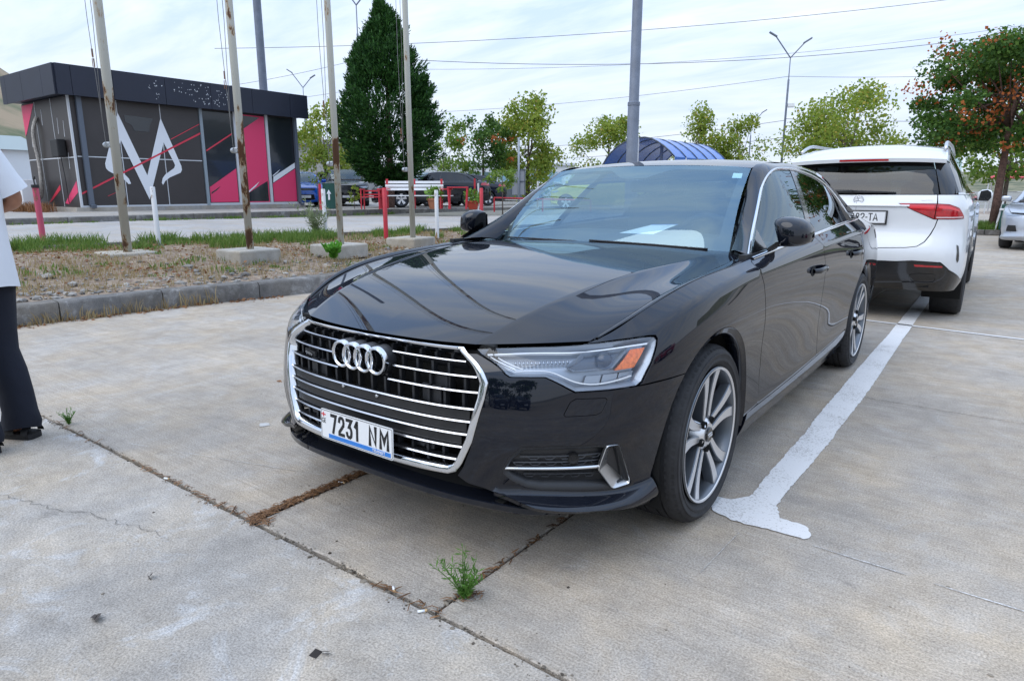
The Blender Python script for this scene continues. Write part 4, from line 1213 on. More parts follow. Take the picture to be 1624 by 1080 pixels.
    wins = [('front_side_window', [(.0, 0), (sB0[0] - .01, 0), (sB0[0], sB0[1]), (sT0[0], sT0[1]), (sT0[0] + .02, TE), (0, TE)], M_GLASS_S),
            ('rear_side_window', [(sB1[0] - .01, 0), (sC0[0] - .012, 0), (sC0[0] - .008, sC0[1]), (sC1[0] - .008, sC1[1]), (sC1[0] + .03, TE), (sT1[0] + .02, TE), (sT1[0], sT1[1]), (sB1[0], sB1[1])], glass_mat('rear_side_glass', tint=(.16, .19, .21), ior=1.75, refl=(.88, .95, 1.0))),
            ('quarter_window', [(sC0[0] + .022, 0), (SE, 0), (SE, TE), (sC1[0] + .05, TE), (sC1[0] + .022, sC1[1]), (sC0[0] + .022, sC0[1])], M_GLASS_D),
            ('door_pillar_trim', [(sB0[0] - .011, -.0), (sB1[0] - .009, 0), (sB1[0] + .001, sB1[1]), (sT1[0] + .001, sT1[1]), (sT1[0] + .021, TE), (sT0[0] + .019, TE), (sT0[0] - .001, sT0[1]), (sB0[0] - .001, sB0[1])], M_GLOSSBLACK),
            ('window_divider', [(sC0[0] - .012, 0), (sC0[0] + .022, 0), (sC0[0] + .022, sC0[1]), (sC1[0] + .022, sC1[1]), (sC1[0] + .05, TE), (sC1[0] + .03, TE), (sC1[0] - .008, sC1[1]), (sC0[0] - .008, sC0[1])], M_GLOSSBLACK)]
    for nm, poly, mt in wins:
        pp = panel(sg_, poly, step=.06, bstep=.03, depth=.004 if mt is M_GLOSSBLACK else 0, off=.003 if mt is M_GLOSSBLACK else 0)
        if pp[1][0, 0] < 0: pp = panel(sg_, poly, step=.06, bstep=.03, depth=.004 if mt is M_GLOSSBLACK else 0, off=.003 if mt is M_GLOSSBLACK else 0, flip=True)
        for f in (lambda p: p, mir): pan_obj(nm, [f(pp)], mt, car)
    # chrome line round the windows
    for sgn in (1, -1):
        mb = MB()
        tp_ = np.linspace(0, FS, 60)
        ring = []
        for tpos, off in ((-.001, -.004), (.0, .004), (.0125, .0055), (.0135, -.006)):
            V = frame.ev(tp_, np.full(60, FT)); Nn = -frame.nrm(tp_, np.full(60, FT - .002))
            dn = frame.ev(tp_, np.full(60, FT)) - frame.ev(tp_, np.full(60, FT - .004)); dn /= np.linalg.norm(dn, axis=1)[:, None]
            dn = dn * .35 + np.array([0, 0, -.75]) + np.array([.0, .35, 0]) * np.clip((1.3 - V[:, 1:2]) / .7, 0, 1); dn /= np.linalg.norm(dn, axis=1)[:, None]
            ring.append(V + np.array([off, 0, 0]) + dn * tpos)
        mb.grid([[tuple(p * [sgn, 1, 1]) for p in r] for r in ring])
        s1 = np.interp(3.06, bp_[:, 1], ss); s0_ = np.interp(.545, bp_[:, 1], ss)
        sb = np.linspace(s0_, s1, 60); ring = []
        for tpos, off, dz in ((T[8], -.002, .006), (T[8], .004, .004), (T[8] - .0105, .006, 0), (T[8] - .012, .001, 0)):
            V = belt.ev(sb, np.full(60, tpos)); Nn = belt.nrm(sb, np.full(60, T[8] - .004))
            ring.append(V + Nn * off + [0, 0, dz])
        mb.grid([[tuple(p * [sgn, 1, 1]) for p in r] for r in ring])
        mb.build('window_trim', M_CHROME, car, smooth=True)
    # ---- rear deck and rear screen
    mb = MB()
    prof = [[(x * k / 6, y, z) for k in range(7)] for (x, y, z) in [(.555, 2.98, 1.372), (.60, 3.2, 1.27), (.655, 3.44, 1.085)]]
    mb2 = MB(); mb2.grid([[(x, y + .0, z + (1 - (x / .66) ** 2) * .035) for x, y, z in r] for r in prof]); mb2.mirror(); mb2.build('rear_screen', M_GLASS_D, car, smooth=True)
    rows = []
    for f in (0, .35, .7, 1.0):
        r = []
        for k in range(9):
            a = np.array(spl([(.66, 3.42, 1.085), (.45, 3.45, 1.105), (0, 3.47, 1.11)], 9)[k]); b = bp_[-1] if False else np.array(spl([BELT[15][8], BELT[16][8], BELT[17][8], BELT[18][8], BELT[19][8]], 9)[k])
            p = a * (1 - f) + b * f; p[2] += .008 * math.sin(PI * f) * min(1, f * 3); r.append(tuple(p))
        rows.append(r)
    mb.grid(rows); mb.mirror()
    mb.build('boot_lid', M_BLACKPAINT, car, smooth=True)
    # ---- grille
    gz = [.735, .690, .642, .588, .546, .503, .459, .415]
    def gpt(x, z, back=0.0):
        st = belt.inv([(abs(x), z)], (0, 2), (0, .8))[0]
        p = belt.ev([st[0]], [st[1]])[0]; n = belt.nrm([st[0]], [st[1]])[0]
        return np.array([math.copysign(p[0], x) if x else 0, p[1], p[2]]) - np.array([math.copysign(n[0], x) if x else 0, n[1], n[2]]) * back
    go = np.array(GRL)
    gfull = np.concatenate([go, go[::-1][1:-1] * [-1, 1]])
    widths = [.024, .026, .029, .026, .025, .025, .025, .024, .023]
    gi = []
    base = go
    ext = np.concatenate([[go[1] * [-1, 1]], go, [go[-2] * [-1, 1]]])
    for i in range(1, len(ext) - 1):
        e1 = ext[i] - ext[i - 1]; e2 = ext[i + 1] - ext[i]
        n1 = np.array([e1[1], -e1[0]]) / np.linalg.norm(e1); n2 = np.array([e2[1], -e2[0]]) / np.linalg.norm(e2)
        m = n1 + n2; m = m / max(.5, m.dot(m) / 2)
        gi.append(ext[i] + m * widths[i - 1])
    gi = np.array(gi)
    def gdens(P, n=16):
        out = []
        for i in range(len(P) - 1):
            k = max(2, int(np.linalg.norm(P[i + 1] - P[i]) / .02))
            for j in range(k): out.append(P[i] + (P[i + 1] - P[i]) * j / k)
        out.append(P[-1]); return np.array(out)
    k_ = [max(2, int(np.linalg.norm(go[i + 1] - go[i]) / .02)) for i in range(len(go) - 1)]
    def gd(P):
        out = []
        for i in range(len(P) - 1):
            for j in range(k_[i]): out.append(P[i] + (P[i + 1] - P[i]) * j / k_[i])
        out.append(P[-1]); return np.array(out)
    A, B = gd(go), gd(gi)
    rows = []
    for f, off in ((0, -.010), (0, .004), (.10, .0075), (.45, .0085), (.86, .005), (1.0, .001), (1.0, -.035)):
        P = A + (B - A) * f
        sa = np.abs(P[:, 0])
        V = belt.ev(sa, P[:, 1]); Nn = belt.nrm(sa + .002, P[:, 1])
        V = V + Nn * off; V[0, 0] = 0; V[-1, 0] = 0
        rows.append([tuple(p) for p in V])
    mb = MB(); mb.grid(rows, flip=True); mb.mirror()
    gfr = mb.build('grille_frame', M_CHROME, car, angle=50)
    grl = empty('grille', (0, 0, 0)); grl.parent = car
    # x-extent of the opening at height z
    Gi3 = np.array([belt.ev([max(0, p[0])], [p[1]])[0] for p in gi])
    def xext(z):
        zz = Gi3[1:7, 2]; xx = Gi3[1:7, 0]
        return float(np.interp(z, zz[::-1], xx[::-1])) + .004
    for i, z in enumerate(gz):
        xe = xext(z)
        segs = [(-xe, xe)]
        if i < 3:
            g = (.128, .142, .130)[i]
            segs = [(-xe, -g), (g, xe)]
        for x0, x1 in segs:
            n = 22 if x1 - x0 > .6 else 12
            mb = MB(); rows = [[], [], [], [], [], []]
            for k in range(n):
                x = x0 + (x1 - x0) * k / (n - 1)
                for r, (bk, dz) in enumerate(((.052, -.001), (.014, .002), (.010, .0038), (.007, -.0012), (.012, -.0045), (.050, -.008))):
                    p = gpt(x, z, bk); rows[r].append((p[0], p[1], p[2] + dz))
            mb.grid(rows[1:4], mi=0); mb.grid(rows[3:5], mi=1); mb.grid(rows[0:2], mi=1); mb.grid(rows[4:6], mi=1)
            o = mb.build('grille_slat', [M_SLAT, M_PLASTIC2], grl, angle=50)
    # blanking plates between the middle slats, dark mesh behind, dividers
    for za, zb in ((.588, .546), (.546, .503), (.503, .459)):
        mb = MB(); n = 24; xe = min(xext(za), xext(zb)) - .012
        mb.grid([[tuple(gpt(-xe + 2 * xe * k / (n - 1), z, .022)) for k in range(n)] for z in (za - .004, zb + .004)], flip=True)
        mb.build('blanking_plate', pbr('dusty_black_plastic', (.020, .020, .021), rough=.42, var=.35, vscale=9, col2=(.05, .048, .046), vlo=.45, vhi=.85), grl, smooth=True)
    mb = MB()
    for x in (-.43, -.36, -.295, -.23, -.165, -.10, -.035, .035, .10, .165, .23, .295, .36, .43):
        for za, zb in ((.765, .735), (.735, .69), (.69, .642), (.642, .588), (.459, .415), (.415, .375)):
            if abs(x) > xext(za) - .02 or abs(x) > xext(zb) - .02: continue
            a, b = gpt(x, za, .040), gpt(x, zb, .040)
            mb.box(((a + b) / 2).tolist(), (.010, .02, abs(za - zb) + .01))
    mb.build('grille_mesh', M_PLASTIC2, grl)
    for x, z in ((-.30, .437), (.275, .437), (.30, .62), (-.33, .66), (.33, .665), (-.30, .62)):
        mb = MB(); p = gpt(x, z, .055); mb.bbox(p.tolist(), (.085, .03, .034 if z < .5 else .06), .004)
        if z < .5: mb.lathe([(-.024, 0), (-.024, .009), (-.02, .012), (-.012, .013)], 16, axis='Y', c=(p[0], p[1] - .0, p[2]))
        mb.build('grille_sensor', M_PLASTIC2, grl)
    mb = MB(); mb.box((0, -.78, .57), (.98, .02, .42))
    mb.build('radiator', M_LINER, car)
    # screws of the old plate, small badge
    for x, z in ((-.101, .578), (.077, .574)):
        mb = MB(); p = gpt(x, z, .018); mb.lathe([(-.006, 0), (-.006, .004), (-.004, .0065), (.004, .007)], 12, axis='Y', c=p.tolist())
        mb.build('screw', M_SATIN, grl, smooth=True)
    p = gpt(-.345, .664, .030)
    Mx = Matrix.Translation(Vector(p) + Vector((0, -.012, 0))) @ Matrix.Rotation(-.30, 4, 'Z') @ Matrix.Rotation(PI / 2, 4, 'X')
    mb = MB(); mb.bbox(tuple(p), (.105, .012, .021), .003, rz=-.30); bdg = mb.build('badge', M_PLASTIC, grl)
    text_mesh('badge_lettering', 'quattro', .020, M_SATIN, bdg, Mx, bold=.0004, sx=1.15)
    # four interlocked rings
    em = empty('emblem', (0, 0, 0)); em.parent = car
    for k in range(4):
        cx = (k - 1.5) * .0585
        c = gpt(cx, .699, -.014)
        mb = MB(); n = 40
        prof = [(-.004, .0372), (-.0085, .0395), (-.0105, .0435), (-.0085, .0478), (-.003, .0498), (.012, .0498), (.012, .0372)]
        mb.lathe([(a * 1.0, r) for a, r in prof], n, axis='Y', c=(cx, c[1], .699), closed=True)
        mb.build('emblem_ring', M_CHROME, em, angle=40)
    mb = MB()
    for k in range(4):
        cx = (k - 1.5) * .0585; c = gpt(cx, .699, .0)
        mb.lathe([(-.006, .0505), (.03, .0505), (.03, .0385), (-.006, .0385)], 32, axis='Y', c=(cx, c[1] + .002, .699), closed=True)
    mb.build('emblem_base', M_PLASTIC2, em, angle=40)
    # ---- number plate
    pm = Matrix.Translation((.004, -.957, .4325)) @ Matrix.Rotation(PI / 2 - .03, 4, 'X')
    pl = make_plate('number_plate', car, pm, .378, .112)
    Z = lambda a, b, c=.0034: pm @ Matrix.Translation((a, b, c))
    for ch, xx, w_ in (('7', -.116, .036), ('2', -.074, .036), ('3', -.032, .036), ('1', .008, .030), ('N', .090, .043), ('M', .147, .050)):
        glyph('plate_lettering', ch, Z(xx, .008), w_, .074, .0122 if ch not in 'NM' else .0145, M_BLACKTXT, pl)
    text_mesh('plate_lettering', 'GE', .026, M_BLACKTXT, pl, Z(-.172, .012), sx=.75)
    mb = MB(); mb.prism([Z(a, b, .0034) @ Vector((0, 0, 0)) for a, b in ((-.145, -.048), (.178, -.048), (.178, -.033), (-.145, -.033))], (0, -.0006, 0)); mb.build('plate_stripe', M_BLUETXT, pl)
    text_mesh('plate_lettering', 'TRANSIT', .015, M_WHITE, pl, Z(.120, -.0405, .0046), sx=1.1)
    mb = MB()
    for cx, cy, sx, sy in ((-.172, .036, .024, .004), (-.172, .036, .004, .017)):
        mb.prism([Z(cx + a * sx / 2, cy + b * sy / 2, .0036 if sx > sy else .0040) @ Vector((0, 0, 0)) for a, b in ((-1, -1), (1, -1), (1, 1), (-1, 1))], (0, -.0005, 0))
    mb.build('plate_flag', pbr('flag_red', (.65, .03, .04)), pl)
    # ---- splitter and lower intake
    mb = MB()
    c1 = spl([(0, -.955, .316), (.25, -.938, .307), (.43, -.892, .289), (.56, -.832, .272), (.65, -.775, .262), (.70, -.725, .260)], 20)
    rows = []
    for dy, dz in ((.085, .012), (.05, -.002), (.02, -.003), (.005, .002), (-.001, 0), (-.002, -.018), (.006, -.025), (.10, -.028)):
        rows.append([(x, y + dy, z + dz) for x, y, z in c1])
    mb.grid(rows); mb.mirror()
    mb.build('front_splitter', M_BLACKPAINT, car, angle=40)
    mb = MB()
    c2 = spl([(0, -.885, .33), (.25, -.872, .325), (.43, -.822, .31), (.52, -.775, .30)], 14)
    mb.grid([[(x, y, z + dz) for x, y, z in c2] for dz in (.05, -.03)]); mb.mirror()
    mb.build('lower_intake', M_LINER, car)
    # ---- fog inlets with satin bezels
    for sgn in (1, -1):
        f = (lambda p: p) if sgn > 0 else mir
        fl = empty('fog_inlet', (0, 0, 0)); fl.parent = car
        # recessed plate
        pp = panel(belt, inset(FOG, .001), step=.03, bstep=.015, depth=0, off=-.024)
        pan_obj('inlet_plate', [f(pp)], M_PLASTIC2, fl)
        # inner collar
        Lp = dens(FOG, .012); n = len(Lp); mb = MB(); rows = []
        for ins, off in ((-.002, .001), (.004, -.001), (.012, -.010), (.016, -.026)):
            q_ = inset(Lp, ins); V = belt.ev(q_[:, 0], q_[:, 1]) + belt.nrm(q_[:, 0], q_[:, 1]) * off
            rows.append([tuple(p * [sgn, 1, 1]) for p in np.concatenate([V, V[:1]])])
        mb.grid(rows, flip=sgn < 0); mb.build('inlet_collar', M_PLASTIC2, fl, angle=60)
        # honeycomb ribs
        mb = MB()
        def rib(pts, r=.0022):
            P = np.array(pts); V = belt.ev(P[:, 0], P[:, 1]) + belt.nrm(P[:, 0], P[:, 1]) * -.017
            mb.tube([tuple(p * [sgn, 1, 1]) for p in V], r, 5, cap=False)
        for j in range(6):
            t = .1875 + .0195 * j
            if abs(t - .2315) < .006: continue
            ins = [s_ for s_ in np.arange(.59, .935, .004) if in_poly(np.array([(s_, t), (s_, t - .010), (s_, t + .01)]), inset(FOG, .014)).all()]
            if len(ins) < 3: continue
            rib([(s_, t) for s_ in np.linspace(ins[0], min(.93, ins[-1]), 20)])
            k = 0; s_ = ins[0] + (.0 if j % 2 else .026)
            while s_ + .042 < min(.93, ins[-1]):
                rib([(s_, t), (s_ + .010, t - .0095), (s_ + .030, t - .0095), (s_ + .040, t)], .0018); s_ += .052
        mb.build('honeycomb_grille', pbr('grille_rib', (.035, .037, .042), rough=.35) if sgn > 0 else M_PLASTIC2, fl)
        # chrome strip
        mb = MB(); sp = np.linspace(.585, .893, 24)
        rows = []
        for dt, off in ((.0045, -.014), (.004, -.004), (0, -.001), (-.004, -.004), (-.0045, -.014)):
            V = belt.ev(sp, np.full(24, .2315) + dt) + belt.nrm(sp, np.full(24, .2315)) * off
            rows.append([tuple(p * [sgn, 1, 1]) for p in V])
        mb.grid(rows, flip=sgn > 0); mb.build('inlet_strip', M_CHROME, fl, smooth=True)
        # satin bezel: angular ring, deep on its inner side
        bo_ = rounded([(.893, .2365), (.908, .298), (.955, .2975), (1.030, .173), (.957, .167), (.893, .2265)], [.004, .012, .012, .012, .012, .004], 3)
        bi_ = rounded([(.934, .240), (.940, .286), (.953, .286), (1.019, .184), (1.006, .184), (.936, .229)], [.003, .004, .004, .004, .004, .003], 3)
        rows = []
        for fr_, off in ((0, -.006), (0, .0055), (.06, .0068), (.12, .004), (1.0, -.022), (1.0, -.07)):
            q_ = bo_ + (bi_ - bo_) * fr_; V = belt.ev(q_[:, 0], q_[:, 1]) + belt.nrm(q_[:, 0], q_[:, 1]) * off
            rows.append([tuple(p * [sgn, 1, 1]) for p in np.concatenate([V, V[:1]])])
        mb = MB(); mb.grid(rows, flip=sgn < 0); mb.build('inlet_bezel', M_SATIN, fl, angle=50)
        q_ = inset(bi_, -.004); V = belt.ev(q_[:, 0], q_[:, 1]) + belt.nrm(q_[:, 0], q_[:, 1]) * -.06
        mb = MB(); mb.add([tuple(p * [sgn, 1, 1]) for p in V], [tuple(range(len(V)))]); mb.build('inlet_duct', M_LINER, fl)
        # parking sensor
        c = belt.ev([.808], [.258])[0] + belt.nrm([.808], [.258])[0] * -.012; n_ = belt.nrm([.808], [.258])[0]
        Mr = Vector(n_ * [sgn, 1, 1]).to_track_quat('Y', 'Z').to_matrix().to_4x4()
        mb = MB(); mb.lathe([(.0, .0), (.0, .010), (.002, .012), (.003, .017), (-.01, .019)], 20, axis='Y')
        mb.v = [tuple(Vector(c * [sgn, 1, 1]) + Mr @ Vector(v)) for v in mb.v]
        mb.build('parking_sensor', M_PLASTIC, fl, angle=40)
    # ---- headlights
    for sgn in (1, -1):
        f = (lambda p: p) if sgn > 0 else mir
        hl = empty('headlight', (0, 0, 0)); hl.parent = car
        pp = panel(belt, inset(HL, .004), step=.03, bstep=.012, depth=.012, edge=.003, off=.0005)
        pan_obj('headlight_lens', [f(pp)], M_LENS, hl)
        # housing floor (stepped reflector), recessed
        pp = panel(belt, inset(HL, .005), step=.03, bstep=.015, depth=0, off=-.045)
        pan_obj('headlight_housing', [f(pp)], M_LAMPGREY, hl)
        q1 = dens(HL, .012); rows = []
        for ins, off in ((.004, -.003), (.010, -.012), (.018, -.020), (.022, -.030), (.03, -.045)):
            q_ = inset(q1, ins); V = belt.ev(q_[:, 0], q_[:, 1]) + belt.nrm(q_[:, 0], q_[:, 1]) * off
            rows.append([tuple(p * [sgn, 1, 1]) for p in np.concatenate([V, V[:1]])])
        mb = MB(); mb.grid(rows, flip=sgn < 0); mb.build('headlight_bezel', M_LAMPGREY, hl, angle=25)
        def strip(pts, wdt, off, nm, mt, thick=.008):
            P = np.array(pts); P = spl(np.c_[P, np.zeros(len(P))], 24)[:, :2]
            tg = np.gradient(P, axis=0); tg /= np.linalg.norm(tg, axis=1)[:, None]; nn = np.stack([-tg[:, 1], tg[:, 0]], 1)
            rows = []
            for a_, o_ in ((-1, off - thick), (-1, off), (1, off), (1, off - thick)):
                q_ = P + nn * a_ * wdt / 2; V = belt.ev(q_[:, 0], q_[:, 1]) + belt.nrm(q_[:, 0], q_[:, 1]) * o_
                rows.append([tuple(p * [sgn, 1, 1]) for p in V])
            mb = MB(); mb.grid(rows, flip=sgn > 0); return mb.build(nm, mt, hl, angle=40)
        strip([(.510, .787), (.64, .797), (.78, .787), (.906, .757), (1.0, .727), (1.062, .704)], .0095, -.010, 'light_guide', M_DRL)
        strip([(.60, .588), (.71, .588), (.75, .556), (.80, .523), (1.0, .530)], .005, -.016, 'light_guide', M_DRL)
        strip([(.520, .77), (.56, .68), (.605, .60)], .004, -.016, 'light_guide', M_DRL)
        strip([(.545, .77), (.585, .68), (.625, .615)], .004, -.020, 'light_guide', M_DRL)
        am = [(.992, .707), (1.053, .688), (1.008, .572), (.933, .570)]
        pp = panel(belt, am, step=.02, depth=.012, off=-.016); pan_obj('side_reflector', [f(pp)], M_AMBER, hl)
        pj = [(.764, .629), (.821, .768), (.974, .722), (.917, .592), (.79, .588)]
        pp = panel(belt, pj, step=.03, depth=0, off=-.032); pan_obj('lamp_bowl', [f(pp)], M_LAMPDARK, hl)
        rows = []
        q1 = dens(pj, .02)
        for ins, off in ((-.006, -.014), (.0, -.020), (.01, -.032)):
            q_ = inset(q1, ins); V = belt.ev(q_[:, 0], q_[:, 1]) + belt.nrm(q_[:, 0], q_[:, 1]) * off
            rows.append([tuple(p * [sgn, 1, 1]) for p in np.concatenate([V, V[:1]])])
        mb = MB(); mb.grid(rows, flip=sgn < 0); mb.build('lamp_bowl', M_LAMPGREY, hl, angle=30)
        c = belt.ev([.895], [.675])[0] + belt.nrm([.895], [.675])[0] * -.030
        mb = MB(); bm = bmesh.new(); bmesh.ops.create_uvsphere(bm, u_segments=20, v_segments=12, radius=.030)
        mb.add([(c[0] * sgn + v.co.x, c[1] + v.co.y, c[2] + v.co.z) for v in bm.verts], [[v.index for v in f_.verts] for f_ in bm.faces]); bm.free()
        mb.build('projector_lens', glass_mat('projector_glass', tint=(.6, .65, .72), ior=1.6), hl, smooth=True)
        # fluted inner block, lower cells
        mb = MB()
        for k in range(14):
            s_ = .60 + .013 * k; P = np.array([(s_, .742), (s_, .700)]); V = belt.ev(P[:, 0], P[:, 1]) + belt.nrm(P[:, 0], P[:, 1]) * -.030
            mb.tube([tuple(p * [sgn, 1, 1]) for p in V], .0042, 6)
        mb.build('light_guide', M_LAMPGREY, hl, smooth=True)
        for k in range(3):
            a_ = [(.83 + .062 * k, .508), (.885 + .062 * k, .508), (.892 + .062 * k, .55), (.837 + .062 * k, .55)]
            pp = panel(belt, a_, step=.03, depth=.01, off=-.030); pan_obj('lamp_cell', [f(pp)], M_LAMPGREY, hl)
    # ---- mirrors
    for sgn in (1, -1):
        mr = empty('door_mirror', (0, 0, 0)); mr.parent = car
        xs = [.872, .885, .91, .95, .985, 1.01, 1.027, 1.034]
        hgt = [.128, .140, .150, .146, .132, .108, .072, .02]
        zc = [1.072, 1.074, 1.077, 1.078, 1.076, 1.072, 1.066, 1.062]
        yf = [y_ + .07 for y_ in (.705, .688, .675, .672, .684, .708, .742, .780)]
        yb = [y_ + .07 for y_ in (.800, .802, .806, .812, .818, .822, .824, .826)]
        V = []
        for i in range(len(xs)):
            ring = []
            for t in np.linspace(0, 2 * PI, 29)[:-1]:
                c_, s_ = math.cos(t), math.sin(t)
                e = .5
                cc = math.copysign(abs(c_) ** e, c_); s2 = math.copysign(abs(s_) ** e, s_)
                yy = (yf[i] + yb[i]) / 2 + (yb[i] - yf[i]) / 2 * (cc if c_ > 0 else c_)
                zz = zc[i] + hgt[i] / 2 * s2 * (1 if s_ > 0 else (.80 + .1 * c_))
                zz += (yy - yb[i]) * .10
                xx = xs[i] + (.0, .0)[0] + .04 * max(0, 1 - i / 5) * (1 - (zz - zc[i] + hgt[i] / 2) / hgt[i]) * (1 - (yy - yf[i]) / (yb[i] - yf[i]) * .7)
                ring.append((min(xx, 1.03) * sgn, yy, zz))
            V.append(ring + [ring[0]])
        mb = MB(); mb.grid(V, flip=sgn < 0)
        sh = mb.build('mirror_shell', M_BLACKPAINT, mr, smooth=True)
        mb = MB(); r0 = V[0][:-1]; mb.add(r0, [tuple(range(len(r0)))])
        mb.build('mirror_cap', M_PLASTIC, mr)
        mb = MB(); mb.grid([[(x * sgn, y, z) for x, y, z in r] for r in ([(.852, .79, .985), (.852, .90, .99), (.852, .90, 1.0), (.852, .79, 1.0), (.852, .79, .985)], [(.885, .81, 1.005), (.885, .90, 1.008), (.885, .90, 1.03), (.885, .81, 1.03), (.885, .81, 1.005)], [(.95, .83, 1.02), (.95, .92, 1.025), (.95, .92, 1.035), (.95, .83, 1.035), (.95, .83, 1.02)])])
        mb.build('mirror_foot', M_PLASTIC, mr)
        mb = MB(); mb.add([(x * sgn, .8975, z) for x, z in ((.885, 1.02), (1.015, 1.035), (1.02, 1.09), (.96, 1.125), (.89, 1.12))], [(0, 1, 2, 3, 4)]); mb.build('mirror_glass', M_CHROME, mr)
        # black corner behind the mirror
        mb = MB(); mb.add([(x * sgn, y, z) for x, y, z in ((.850, .585, .992), (.852, .80, .998), (.806, .765, 1.09))], [(0, 1, 2)]); mb.build('mirror_sail', M_GLOSSBLACK, car)
    # ---- wheels and liners
    for y in (0, 2.924):
        for sgn in (1, -1):
            make_wheel(car, (.928 * sgn, y, .345), flip=sgn < 0, twist=.35 if y == 0 else 1.0)
            mb = MB(); P = []
            for a in np.linspace(-.45, PI + .45, 26):
                P.append([(sgn * .900, y + .405 * math.cos(a), CZ + .405 * math.sin(a)), (sgn * .60, y + .40 * math.cos(a), CZ + .40 * math.sin(a))])
            mb.grid(P); 
            mb.box((sgn * .60, y, .50), (.02, .84, .56))
            mb.build('wheel_liner', M_LINER, car)
    # ---- underbody, cabin floor
    mb = MB(); mb.box((0, 1.60, .22), (1.19, 4.0, .03)); mb.box((0, -.60, .26), (1.1, .45, .03)); mb.box((0, 1.46, .21), (1.66, 2.0, .03)); mb.box((0, -.10, .52), (1.18, 1.0, .5)); mb.box((0, 3.45, .55), (1.16, .75, .6))
    mb.box((0, .55, .60), (1.70, .05, .7))
    mb.build('underbody', M_LINER, car)
    cab = empty('cabin', (0, 0, 0)); cab.parent = car
    mb = MB(); rows = []
    for y, z in ((.62, .955), (.80, 1.00), (1.10, 1.045), (1.22, 1.03), (1.27, .96), (1.25, .75), (1.15, .55)):
        rows.append([(x, y + abs(x) ** 2 * .12, z - abs(x) ** 3 * .10) for x in np.linspace(-.76, .76, 14)])
    mb.grid(rows); mb.build('dashboard', M_INT, cab, smooth=True)
    mb = MB(); mb.tube([(.37 + .185 * math.cos(t), 1.36 - .185 * math.sin(t) * .36, .955 + .185 * math.sin(t) * .93) for t in np.linspace(0, 2 * PI, 33)[:-1]], .016, 8, closed=True)
    mb.bbox((.37, 1.35, .955), (.16, .05, .12), .02); mb.box((.37, 1.355, .955), (.36, .03, .04)); mb.box((.37, 1.25, .95), (.05, .2, .05))
    mb.build('steering_wheel', M_INT, cab, smooth=False)
    for x in (-.37, .37):
        mb = MB(); mb.bbox((x, 1.95, .62), (.52, .52, .18), .05); mb.bbox((x, 2.28, .92), (.50, .16, .62), .06, rx=-.25); mb.bbox((x, 2.40, 1.27), (.27, .10, .17), .04, rx=-.15); mb.box((x, 2.38, 1.16), (.12, .03, .12))
        mb.build('seat', M_SEAT, cab)
    mb = MB(); mb.bbox((0, 2.95, .62), (1.35, .5, .2), .05); mb.bbox((0, 3.22, .92), (1.35, .16, .6), .06, rx=-.3)
    for x in (-.38, .38): mb.bbox((x, 3.32, 1.19), (.26, .09, .12), .03)
    mb.build('seat', M_SEAT, cab)
    mb = MB(); mb.box((0, 3.38, 1.10), (1.3, .3, .02)); mb.box((0, 2.0, .32), (1.6, 2.6, .02))
    for sg in (1, -1):
        mb.box((sg * .835, 1.75, .70), (.03, 2.5, .58))
    mb.build('cabin_floor', M_INT, cab)
    mb = MB(); mb.grid([[(x * .92, y, z - .035) for x in (-.6, -.3, 0, .3, .6)] for y, z in [(1.27, 1.395), (1.7, 1.42), (2.2, 1.42), (2.9, 1.37)]]); mb.build('headliner', pbr('headliner_grey', (.25, .25, .24), rough=.9), cab)
    mb = MB(); mb.bbox((0, 1.30, 1.285), (.22, .05, .065), .015); mb.box((0, 1.27, 1.33), (.03, .03, .06)); mb.build('rear_view_mirror', M_PLASTIC, cab)
    # sheet of paper on the dashboard
    sheet = MB(); P = [Vector((.047, .82, 1.034)), Vector((.245, .83, 1.034)), Vector((.255, 1.17, 1.079)), Vector((.13, 1.10, 1.076))]
    sheet.prism(P, (0, 0, .001))
    so = sheet.build('paper_sheet', M_PAPER, None); tag(so, 'white printed sheet with blue edges lying on the dashboard behind the windscreen', 'paper')
    mb = MB()
    def lerp(u, v, up=.0018): return (P[0] * (1 - u) + P[1] * u) * (1 - v) + (P[3] * (1 - u) + P[2] * u) * v + Vector((0, 0, up))
    for v0, v1 in ((.02, .10), (.93, .99)):
        mb.add([lerp(.0, v0), lerp(1, v0), lerp(1, v1), lerp(0, v1)], [(0, 1, 2, 3)])
    mb.build('paper_band', M_BLUETXT, so)
    mb = MB()
    for r in range(7):
        v = .18 + .1 * r
        for k in range(5): mb.add([lerp(.08 + .17 * k, v), lerp(.08 + .17 * k + .11, v), lerp(.08 + .17 * k + .11, v + .03), lerp(.08 + .17 * k, v + .03)], [(0, 1, 2, 3)])
    mb.build('paper_lines', pbr('grey_print', (.45, .5, .58), rough=.8), so)
    # tail lights (only glimpsed in reflections)
    for sgn in (1, -1):
        f = (lambda p: p) if sgn > 0 else mir
        pp = panel(belt, [(5.0, .69), (5.45, .69), (5.45, .755), (5.02, .75)], step=.05, depth=0, off=.004); pan_obj('tail_light', [f(pp)], M_REDLENS, car)
    return car
saloon = build_saloon()
